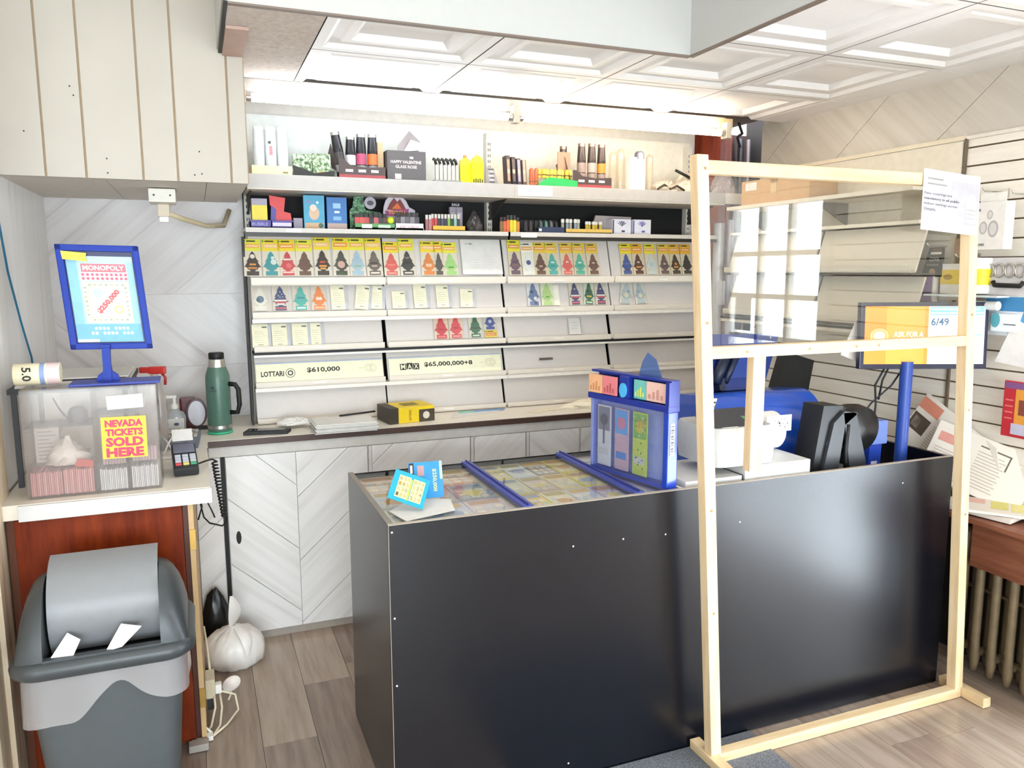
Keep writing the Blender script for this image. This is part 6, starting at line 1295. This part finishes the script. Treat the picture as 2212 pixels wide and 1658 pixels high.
for r_, c in ((0.036, 'f6c08c'), (0.031, 'f09a48'), (0.026, 'f6c08c'), (0.020, 'fbe6d0')): mb.disc(-0.178, 0.0, r_, SC(c), mX, 0.0012+(0.04-r_)*0.02, 20, r_*0.8)
mb.build('screen', ms)
MB().lathe([(0.024, DZ+0.02), (0.024, 1.30)], mat('2b4aa0', 0.35), TR(2.605, 2.285, 0), 18).lathe([(0.06, DZ+0.0005), (0.06, DZ+0.012), (0.03, DZ+0.022)], mat('2b4aa0', 0.35), TR(2.605, 2.285, 0), 18).build('pole', ms)
for q in ([(2.54, 2.33, 1.275), (2.525, 2.36, 1.20), (2.535, 2.36, 1.12), (2.53, 2.36, 1.03), (2.515, 2.33, 0.97)], [(2.625, 2.315, 1.275), (2.58, 2.33, 1.20), (2.50, 2.35, 1.13), (2.43, 2.34, 1.07)], [(2.56, 2.33, 1.275), (2.552, 2.35, 1.22), (2.548, 2.36, 1.14)]): MB().tube(q, 0.004, DARK).build('cable', ms)
one('white_envelope', MB().prism([(-0.06, -0.05), (0.06, -0.10), (0.105, 0.11), (0.06, 0.16), (0.02, 0.15)], 0, 0.003, mat('efe6e2', 0.6), FR((2.47, 2.42, 1.37), (math.cos(R(21)), -math.sin(R(21)), 0))), 'white paper sheet tucked behind the display screen', 'paper')

# ------------------------------------------------------------------ pine screen frame with plexiglass
SH = Matrix(((1, 0, -0.067, 0), (0, 1, 0, 0), (0, 0, 1, 0), (0, 0, 0, 1)))   # the frame has racked a little to the left
sc = thing('sneeze_guard', 'freestanding pine stud frame with clear plexiglass in front of the counter', 'screen', (2.1, 2.03, 0))
def stud(name, q, m): MB().box(*q, m, SH, bev=0.0025).build(name, sc)
stud('post', (1.528, 1.568, 2.008, 2.048, 0.040, 2.0), PINE); stud('post', (2.668, 2.708, 2.008, 2.048, 0.040, 1.985), PINE)
stud('top_rail', (1.568, 2.668, 2.010, 2.046, 1.945, 1.985), PINEH); stud('middle_rail', (1.568, 2.668, 2.010, 2.046, 1.387, 1.424), PINEH)
stud('bottom_rail', (1.56, 2.70, 2.008, 2.046, 0.002, 0.040), PINEH)
PINEY = streak('pine_foot', ('c8a67a', 'dcc096', 'e4d0ae'), stretch=(9, 0.8, 9), scale=4, rough=0.55, pos=(0.25, 0.5, 0.75))
stud('foot', (1.518, 1.558, 1.90, 2.120, 0.002, 0.040), PINEY); stud('foot', (2.702, 2.742, 1.915, 2.110, 0.002, 0.040), PINEY)
MB().box(1.664, 1.712, 2.047, 2.082, 1.0, 1.412, PINE, bev=0.0025).build('hanging_stud', sc)
MB().box(1.569, 2.667, 2.0465, 2.0495, 1.40, 1.965, PLEXI, SH).build('plexiglass', sc)
mb = MB()
for x_, z_ in ((1.555, 1.96), (1.70, 1.405), (1.95, 1.405), (2.15, 1.405), (2.25, 1.405), (1.55, 0.9), (1.55, 0.55), (2.69, 0.75), (2.69, 1.15), (2.69, 1.5), (1.55, 1.5)):
    mb.disc(x_, z_, 0.005, mat('a9825a', 0.6), SH @ FR((0, 2.0068 if abs(x_-1.55) < 0.02 or x_ > 2.6 else 2.009, 0)), 0, 8)
mb.build('knot', sc)
nt_ = thing('notice_sheet', 'white laminated face covering notice taped to the frame top corner', 'notice', (2.44, 2.005, 1.89))
X = FR((2.440, 2.0055, 1.888), (0.985, 0.0, -0.07), (-0.01, 0, 1))
MB().box(-0.136, 0.136, -0.100, 0.102, -0.001, 0, PAPER, X).build('sheet', nt_)
mb = MB().rect(-0.133, 0.133, -0.068, 0.075, 'b3b0b6', X, 0.0004).rect(-0.128, -0.005, 0.038, 0.088, 'dedbd6', X, 0.0008).rect(-0.118, -0.045, 0.069, 0.075, '8c8886', X, 0.0012).rect(-0.118, -0.025, 0.052, 0.058, '949090', X, 0.0012)
for k, s_ in enumerate(('Face coverings are', 'mandatory in all public', 'indoor settings across', 'Ontario.')): mb.text(s_, -0.128+len(s_)*0.0036, 0.022-0.017*k, len(s_)*0.0072, 0.0105, '6a666e', X, 0.001, 0.01 if k != 1 else 0.03)
mb.disc(0.098, 0.005, 0.026, 'dedcda', X, 0.0008, 24, 0.034).disc(0.098, -0.03, 0.024, 'd6d4d4', X, 0.0009, 24, 0.030)
for k in range(3): mb.rect(0.078, 0.118, -0.018-0.014*k, -0.014-0.014*k, 'a8a4a6', X, 0.0013)
mb.build('print', nt_)

# ------------------------------------------------------------------ carpet mat
one('floor_mat', MB().box(0.9, 1.775, 1.25, 2.125, 0.0005, 0.008, mat('6a6d74', 0.95, var=0.5, scale=220, bump=0.8)), 'blue-grey carpet mat under the left foot of the pine frame', 'mat')
# ------------------------------------------------------------------ shelving on the right wall
rb = thing('wall_shelf', 'beige slanted wall shelves on the slatted right wall', 'shelving', (2.9, 3.06, 1.4))
SB = mat('d0c6b4', 0.45, var=0.015)
MB().box(2.745, 3.018, 2.44, 3.66, 1.985, 2.003, mat('ece2cf', 0.45)).build('shelf_board', rb)
for y_ in (2.44, 3.045, 3.652): MB().prism([(2.80, 1.984), (3.018, 1.984), (3.018, 1.87)], 0, 0.006, mat('6a6058', 0.5), FR((0, y_+0.006, 0))).build('bracket', rb)
MB().box(3.008, 3.018, 2.44, 3.70, 1.30, 2.19, mat('e6dcc9', 0.5)).build('back_panel', rb)
MB().box(2.80, 3.008, 2.445, 3.69, 1.852, 1.866, mat('e9dfcc', 0.45)).build('ledge', rb)
for zb, zt in ((1.655, 1.845), (1.425, 1.63)):
    for u0, u1 in ((2.45, 3.03), (3.05, 3.70)):
        X = FR((2.80, 0, zb), (0, -1, 0), Vector((0.30, 0, 1)))
        MB().box(-u1, -u0, 0, (zt-zb)*1.05, -0.010, 0, SB, X).build('display_panel', rb)
        MB().box(2.772, 2.776, u0, u1, zb-0.003, zb+0.022, SB).box(2.772, 2.806, u0, u1, zb-0.006, zb-0.002, SB).build('panel_lip', rb)
    MB().box(2.785, 3.008, 2.45, 3.70, zb-0.020, zb-0.010, mat('3c342c', 0.5)).build('gap_strip', rb)
MB().box(2.76, 3.008, 2.45, 3.70, 1.392, 1.404, mat('ddd2c2', 0.4)).box(2.76, 2.764, 2.45, 3.70, 1.376, 1.404, mat('cfc4b4', 0.4)).build('ledge', rb)
cb = thing('cardboard_box', 'brown cardboard box lying on the right wall shelf', 'box', (2.88, 3.35, 2.004))
X = TR(2.885, 3.34, 2.0035, R(6))
MB().box(-0.10, 0.10, -0.23, 0.23, 0, 0.125, mat('c9a070', 0.65), X).build('body', cb)
MB().box(-0.102, 0.102, -0.02, 0.02, 0.1, 0.1265, mat('b58c5e', 0.5), X).box(-0.102, -0.10, -0.02, 0.02, 0.05, 0.126, mat('d8b88a', 0.5), X).build('tape', cb)
MB().rect(-0.20, -0.12, 0.075, 0.115, PAPER, X @ FR((-0.1012, 0, 0), (0, -1, 0), (0, 0, 1)), 0).build('shipping_label', cb)
MB().prism([(-0.1, 0.125), (0.1, 0.125), (0.12, 0.145), (-0.06, 0.14)], 0, 0.18, mat('b58658', 0.65), X @ FR((0, -0.05, 0))).build('lid_flap', cb)
MB().box(2.79, 2.94, 3.75, 4.09, 2.065, 2.089, WHITE).box(2.79, 2.94, 3.738, 3.75, 2.03, 2.089, mat('e4dcd6', 0.4)).build('shelf_extension', rb)
crumple('grey_bag', 2.865, 3.86, 2.0895, 0.07, 0.08, 0.135, mat('a89a9c', 0.35), 'crumpled grey plastic bag at the right end of the white shelf', 'bag', 41, 0.25)
# rolled sheets standing in the corner
for k, (x_, y_, r_, z1, lab, c) in enumerate(((2.835, 3.84, 0.035, 1.93, 'wide grey plastic roll standing in the back right corner', 'b9b4b8'), (2.905, 3.83, 0.020, 1.95, 'thin silver tube standing beside the wide grey roll', 'cfccd6'), (2.955, 3.86, 0.026, 1.80, 'dark grey roll standing nearest the slatted wall', '8a848e'))):
    one('plastic_roll', MB().lathe([(r_, 0), (r_, z1-CT-0.002)], mat(c, 0.25), TR(x_, y_, CT+0.001), 16), lab, 'roll')
one('roll_label', MB().box(2.80, 2.86, 3.80, 3.803, 1.46, 1.60, mat('d8d2d4', 0.5)), 'pale label wrapped on the wide grey roll', 'label')
MB().box(2.84, 3.015, 3.60, 4.14, CT-0.03, CT, TOPM).build('corner_slab', cto)

# ------------------------------------------------------------------ goods hanging on the slatwall  (faces look along -x)
def wf_(y, z, x=2.95): return FR((x, y, z), (0, -1, 0), (0, 0, 1))
def hook(y, z, lab):
    one('peg_hook', MB().tube([(3.02, y, z), (2.90, y, z), (2.885, y, z+0.012)], 0.003, STEEL).box(3.012, 3.021, y-0.012, y+0.012, z-0.02, z+0.015, STEEL), lab, 'hook', 'chrome peg hooks on the slatted wall')
hook(2.475, 1.760, 'chrome peg hook carrying the dark upright pack'); hook(2.235, 1.965, 'chrome peg hook carrying the white headset box'); hook(2.115, 1.945, 'chrome peg hook right of the white headset box'); hook(2.335, 1.712, 'chrome peg hook carrying the yellow and white packs')
dp = thing('dark_pack', 'dark upright pack hanging left of the wooden post', 'pack', (2.94, 2.47, 1.63)); X = wf_(2.475, 1.63, 2.93)
MB().prism([(-0.055, 0), (0.045, 0), (0.045, 0.125), (-0.020, 0.125)], -0.012, 0, mat('2b2a24', 0.35), X).build('card', dp)
MB().rect(-0.012, 0.040, 0.095, 0.105, 'e6e2d6', X, 0.0006).text('COOL', 0.008, 0.075, 0.05, 0.018, 'b9b8ae', X, 0.0006, 0.02).disc(0.0, 0.02, 0.016, 'b08a5c', X, 0.0006, 12).rect(-0.03, 0.03, 0.048, 0.053, '8c8a7c', X, 0.0006).rect(-0.005, 0.038, 0.110, 0.120, '6a4a3a', X, 0.0006).build('print', dp)
vb = thing('violet_book', 'small violet box below the dark pack on the slatted wall', 'box', (2.93, 2.5, 1.52)); X = wf_(2.515, 1.525, 2.925)
MB().box(-0.055, 0.050, 0, 0.108, -0.03, 0, mat('9a78a6', 0.5), X).box(0.050, 0.056, 0, 0.108, -0.03, 0.001, mat('e6dcd2', 0.5), X).build('carton', vb)
MB().rect(-0.035, 0.03, 0.072, 0.076, '7f6090', X, 0.0006).disc(-0.025, 0.035, 0.009, 'f0e6f2', X, 0.0006, 10).prism([(-0.02, 0.092), (0.025, 0.092), (0.0, 0.106)], 0, 0.001, mat('d8a070', 0.5), X).build('print', vb)
one('brown_pack', MB().box(-0.03, 0.035, 0, 0.075, -0.02, 0, mat('a88468', 0.55), wf_(2.385, 1.715, 2.98)), 'plain brown pack peeping out behind the wooden post', 'pack')
yw = thing('yellow_pack', 'white pack with wide yellow band behind the wooden post', 'pack', (2.95, 2.36, 1.55)); X = wf_(2.345, 1.535, 2.935)
MB().box(-0.09, 0.05, 0, 0.150, -0.03, 0, mat('e4dcd2', 0.45), X).box(-0.091, 0.052, 0.065, 0.125, -0.031, 0.0008, mat('e6c43a', 0.45), X).build('carton', yw)
MB().disc(-0.055, 0.095, 0.022, 'b08a34', X, 0.0014, 14, 0.012).disc(0.03, 0.095, 0.02, '3a3a2c', X, 0.0014, 12, 0.012).build('print', yw)
yc = thing('yellow_tub', 'white-lidded tub with yellow label right of the wooden post', 'tub', (2.93, 2.25, 1.55))
MB().lathe([(0.042, 0), (0.044, 0.005), (0.044, 0.115), (0.040, 0.118)], mat('eceae4', 0.4), TR(2.925, 2.245, 1.565), 22).build('body', yc)
MB().lathe([(0.0448, 0.035), (0.0448, 0.098)], mat('e8d430', 0.45), TR(2.925, 2.245, 1.565), 22).build('label', yc)
MB().lathe([(0.046, 0.118), (0.047, 0.122), (0.047, 0.138), (0.042, 0.142)], mat('f2efe8', 0.4), TR(2.925, 2.245, 1.565), 22).build('lid', yc)
one('glass_shelf', MB().box(2.86, 3.02, 2.12, 2.45, 1.552, 1.560, mat('cfd6d4', 0.3)), 'short shelf under the yellow tub on the slatted wall', 'shelf')
hb = thing('headset_box', 'white box with grey headset picture hanging on the slatted wall', 'box', (2.92, 2.21, 1.73)); X = wf_(2.215, 1.738, 2.905)
MB().box(-0.085, 0.070, 0, 0.185, -0.05, 0, mat('efeae4', 0.5), X, bev=0.003).build('carton', hb)
mb = MB().rect(-0.075, -0.035, 0.150, 0.160, '8f8a88', X, 0.0006).rect(-0.075, -0.045, 0.132, 0.140, '8f8a88', X, 0.0006)
for a_, b_, r_ in ((-0.02, 0.085, 0.017), (0.022, 0.080, 0.022), (0.005, 0.135, 0.012)): mb.disc(a_, b_, r_, 'b9b4b2', X, 0.0006, 14, r_*1.5); mb.disc(a_, b_, r_*0.7, 'dcd6d2', X, 0.0009, 14, r_*1.1)
mb.text('EARPHONES', -0.040, 0.020, 0.06, 0.010, '2f2d2c', X, 0.0007, 0.02); mb.build('print', hb)
MB().box(-0.06, 0.05, 0.185, 0.222, -0.027, -0.025, mat('f2eee8', 0.4), X).build('hang_tab', hb)
rg_ = thing('ring_pack', 'clear pack with a row of silver rings and black handle', 'pack', (2.93, 2.12, 1.6)); X = wf_(2.13, 1.562, 2.925)
MB().box(-0.095, 0.12, 0, 0.145, -0.012, 0, mat('cfcaca', 0.4), X).build('card', rg_)
for k in range(5): 
    pts = [(-0.075+0.042*k+0.019*math.cos(R(t_*30)), 0.095+0.026*math.sin(R(t_*30)), 0.005) for t_ in range(13)]; MB().tube([X @ Vector(p) for p in pts], 0.004, STEEL, 6, cap=False).build('ring', rg_)
MB().tube([X @ Vector(p) for p in ((-0.055, 0.052, 0.006), (-0.045, 0.038, 0.01), (0.06, 0.036, 0.01), (0.07, 0.052, 0.006))], 0.009, BLACK, 8).build('handle', rg_)
bp = thing('blue_pack', 'blue and white blister pack below the ring pack', 'pack', (2.93, 2.1, 1.4)); X = wf_(2.115, 1.405, 2.93)
MB().box(-0.10, 0.10, 0, 0.150, -0.012, 0, mat('dfe4ea', 0.4), X).prism([(-0.10, 0.095), (0.10, 0.095), (0.10, 0.150), (-0.10, 0.150)], 0, 0.001, mat('3f88bc', 0.4), X).prism([(0.04, 0.03), (0.10, 0.02), (0.10, 0.10), (0.06, 0.10)], 0, 0.0012, mat('4c96c6', 0.4), X).build('card', bp)
MB().box(-0.06, 0.05, 0.015, 0.085, 0, 0.02, mat('e9edf0', 0.35), X, bev=0.005).disc(-0.04, 0.06, 0.02, '5aa6b4', X, 0.0205, 12, 0.03).rect(-0.005, 0.045, 0.042, 0.047, '6a7480', X, 0.0206).build('blister', bp)
one('white_roll', MB().lathe([(0.018, -0.045), (0.018, 0.045)], PAPER, FR((2.90, 2.185, 1.555-0.035), (0, 0, 1), (1, 0, 0)), 14), 'short white paper roll lying above the screen corner', 'paper roll')
wp = MB().prism([(-0.09, 0), (0.03, -0.01), (0.05, 0.14), (-0.02, 0.17), (-0.05, 0.10)], 0, 0.02, mat('ece8e4', 0.35), wf_(2.06, 1.30, 2.94)); one('white_pouch', wp, 'white plastic pouch hanging at the right edge of the slatted wall', 'pouch')
rp = thing('red_pack', 'red card pack hanging low on the slatted wall at the right edge', 'pack', (2.94, 2.09, 1.0)); X = wf_(2.055, 1.01, 2.94)
MB().box(-0.06, 0.06, 0, 0.22, -0.010, 0, mat('c8343c', 0.4), X, bev=0.003).build('card', rp)
mb = MB().rect(-0.01, 0.06, 0.03, 0.19, 'e8a040', X, 0.0008).rect(0.005, 0.05, 0.09, 0.15, '8a4a3c', X, 0.0012).rect(-0.02, 0.055, 0.012, 0.055, 'c6c2d6', X, 0.0012).rect(-0.055, 0.05, 0.19, 0.215, '8a5a8c', X, 0.0008)
for k in range(4): mb.rect(-0.05, -0.018, 0.07+0.024*k, 0.076+0.024*k, 'e67c74', X, 0.0008)
mb.build('print', rp)

# ------------------------------------------------------------------ newspaper ledge, newspapers, radiator
lg = thing('newspaper_ledge', 'brown wooden ledge with newspapers along the right wall', 'ledge', (2.9, 1.7, 0.68))
LW = streak('ledge_wood', ('6f3f2c', '85503a', '966048'), stretch=(4, 0.6, 7), scale=4, rough=0.45)
MB().box(2.80, 3.02, 1.56, 2.60, 0.665, 0.685, LW).build('top', lg)
MB().box(2.862, 2.880, 1.56, 2.14, 0.470, 0.6645, LW).build('apron', lg)
for y_ in (1.60, 2.55): MB().box(2.985, 3.02, y_, y_+0.03, 0.002, 0.664, LW).build('leg', lg)
NEWS = mat('e6ddd2', 0.75, var=0.03, scale=8)
def newspaper(pts, X, lab, blocks, thick=0.004):
    t = thing('newspaper', lab, 'newspaper', group='newspapers on the ledge', X=X)
    MB().prism(pts, 0, thick, NEWS, X).build('pages', t)
    mb = MB()
    for u0, u1, v0, v1, c in blocks: mb.rect(u0, u1, v0, v1, c, X, thick+0.0006)
    mb.build('print', t)
def cols_(u0, u1, v0, v1, n): return [(u0, u1-0.01*(k % 2), v0+(v1-v0)*k/n, v0+(v1-v0)*(k+0.35)/n, 'c2b6aa') for k in range(n)]
X = FR((2.945, 2.44, 0.690), (0.0, -0.80, -0.60), (0.22, -0.58, 0.78)) 
X = FR((2.955, 2.60, 0.860), (0.02, -0.72, -0.62), (0.10, -0.62, 0.76))
newspaper([(0, 0), (0.42, 0), (0.42, 0.20), (0.36, 0.26), (0, 0.26)], FR((2.93, 2.60, 0.905), (0.10, -0.80, -0.50), (0.10, -0.50, 0.86)), 'folded newspaper with orange headline leaning against the slatted wall', [(0.0, 0.26*0.4, 0.19, 0.245, 'd88a72'), (0.004, 0.09, 0.085, 0.165, '5a4c42'), (0.016, 0.05, 0.10, 0.15, 'c9b8a4'), (0.28, 0.34, 0.18, 0.205, 'd8968a')]+cols_(0.11, 0.24, 0.02, 0.17, 12)+cols_(0.26, 0.40, 0.02, 0.16, 10), 0.006)
newspaper([(0, 0), (0.40, 0), (0.40, 0.24), (0, 0.24)], FR((2.865, 2.42, 0.800), (0.30, -0.80, -0.26), (0.25, -0.20, 0.95)), 'open newspaper page with boxed advert leaning on the ledge', [(0.02, 0.10, 0.16, 0.20, 'd8988c'), (0.18, 0.30, 0.20, 0.206, '6a5f58'), (0.294, 0.30, 0.14, 0.206, '6a5f58')]+cols_(0.02, 0.16, 0.02, 0.14, 10)+cols_(0.18, 0.29, 0.03, 0.19, 12), 0.006)
newspaper([(0, 0), (0.36, 0), (0.36, 0.20), (0, 0.22)], FR((2.80, 2.34, 0.690), (0.16, -0.97, 0.0), (0.97, 0.16, 0.06)), 'flat newspaper with dark photograph on the ledge', [(0.02, 0.09, 0.10, 0.17, '4a403a'), (0.02, 0.34, 0.19, 0.20, 'c87f7c')]+cols_(0.11, 0.33, 0.02, 0.17, 10), 0.018)
newspaper([(0, 0), (0.40, 0), (0.38, 0.19), (0.02, 0.17)], FR((2.775, 2.13, 0.712), (0.60, -0.80, 0.0), (0.80, 0.60, 0.05)), 'glossy yellow and white flyer on top of the ledge edge', [(0.10, 0.16, 0.05, 0.15, 'd8cf72'), (0.17, 0.24, 0.04, 0.16, 'e2d88c'), (0.25, 0.36, 0.05, 0.10, 'cfc86a'), (0.25, 0.36, 0.11, 0.16, 'e6d9a0'), (0.02, 0.08, 0.10, 0.16, 'e0b0a0'), (0.12, 0.34, 0.17, 0.175, 'e0a098')], 0.010)
rd = thing('radiator', 'old cast iron column radiator under the newspaper ledge', 'radiator', (2.95, 1.7, 0))
RM = mat('6c5c44', 0.45, var=0.12, scale=20, bump=0.15)
c0 = None
for k in range(9):
    y_ = 2.18-0.072*k
    if c0 is None:
        mb = MB()
        for dx in (-0.045, 0.035): mb.tube([(dx, 0, 0.03), (dx*0.9, 0, 0.08), (dx, 0, 0.16), (dx, 0, 0.52), (dx*0.8, 0, 0.59), (0, 0, 0.615)], [0.014, 0.020, 0.018, 0.018, 0.020, 0.018], RM, 8)
        mb.tube([(-0.05, 0, 0.10), (0.05, 0, 0.10)], 0.018, RM, 8); c0 = mb.build('column', rd, world=False); c0.location = (-0.015, y_-1.7, 0)
    else: share(c0, rd, (-0.015, y_-1.7, 0))
MB().tube([(2.935, 2.20, 0.36), (2.935, 1.58, 0.36)], 0.008, RM, 8).tube([(2.94, 2.20, 0.10), (2.94, 1.58, 0.10)], 0.014, RM, 8).tube([(2.94, 2.20, 0.60), (2.94, 1.58, 0.60)], 0.014, RM, 8).build('connecting_rod', rd)
bbt = struct('wall_right_lower', MB().box(3.022, 3.046, 1.53, 3.74, 0.001, 0.66, mat('2c2620', 0.7)))  # plain dark sheet over the lower wall behind the radiator
# ------------------------------------------------------------------ small pieces belong to the part they sit on
SUB = {'print': ['carton', 'tray', 'card', 'pages', 'sheet', 'body', 'pouch'], 'logo': ['body'], 'label_mark': ['label_front'], 'screw': ['front_panel', 'screen_housing', 'body'], 'slot': ['upright'], 'keys': ['body'],
       'display': ['body'], 'receipt': ['body'], 'buttons': ['lid'], 'crest': ['header'], 'badge': ['header'], 'emblem': ['board'], 'amount': ['board'], 'game_name': ['board'], 'price_tag': ['frame'], 'poster': ['frame'],
       'screen': ['casing'], 'barcode_label': ['front_post'], 'button': ['header'], 'sample_ticket': ['header'], 'label_strip': ['pouch'], 'clear_tab': ['panel_lip'], 'hinge': ['plywood_side'], 'shipping_label': ['body'], 'tape': ['body'],
       'torn_flap': ['body'], 'base_band': ['body'], 'band': ['body'], 'knot': ['post'], 'ticket_strip': ['back_plate'], 'edge_banding': ['front_panel'], 'label_front': ['body'], 'blue_lit_hole': ['back_body'], 'screen_bezel': ['screen_housing'],
       'handle': ['screen_housing'], 'face': ['case'], 'nail_hole': ['groove_back'], 'paper_label': ['front'], 'liner': ['rim'], 'flap': ['hood'], 'front_panel': ['body'], 'blister': ['card'], 'plastic_edge': ['card'], 'shelf_lip': ['shelf_board'], 'shelf_fascia': ['shelf_board']}
def base(o): return o.name.split('.')[0]
def mid(o):
    b = o.bound_box; return Vector((sum(c[0] for c in b)/8, sum(c[1] for c in b)/8, sum(c[2] for c in b)/8))
for top in [o for o in bpy.data.objects if o.parent is None and 'category' in o.keys()]:
    kids = list(top.children)
    for c in kids:
        want = SUB.get(base(c))
        if not want: continue
        for w_ in want:
            cand = [k for k in kids if k is not c and k.parent is top and base(k) == w_]
            if cand:
                m_ = mid(c); c.parent = min(cand, key=lambda k: (mid(k)-m_).length); break
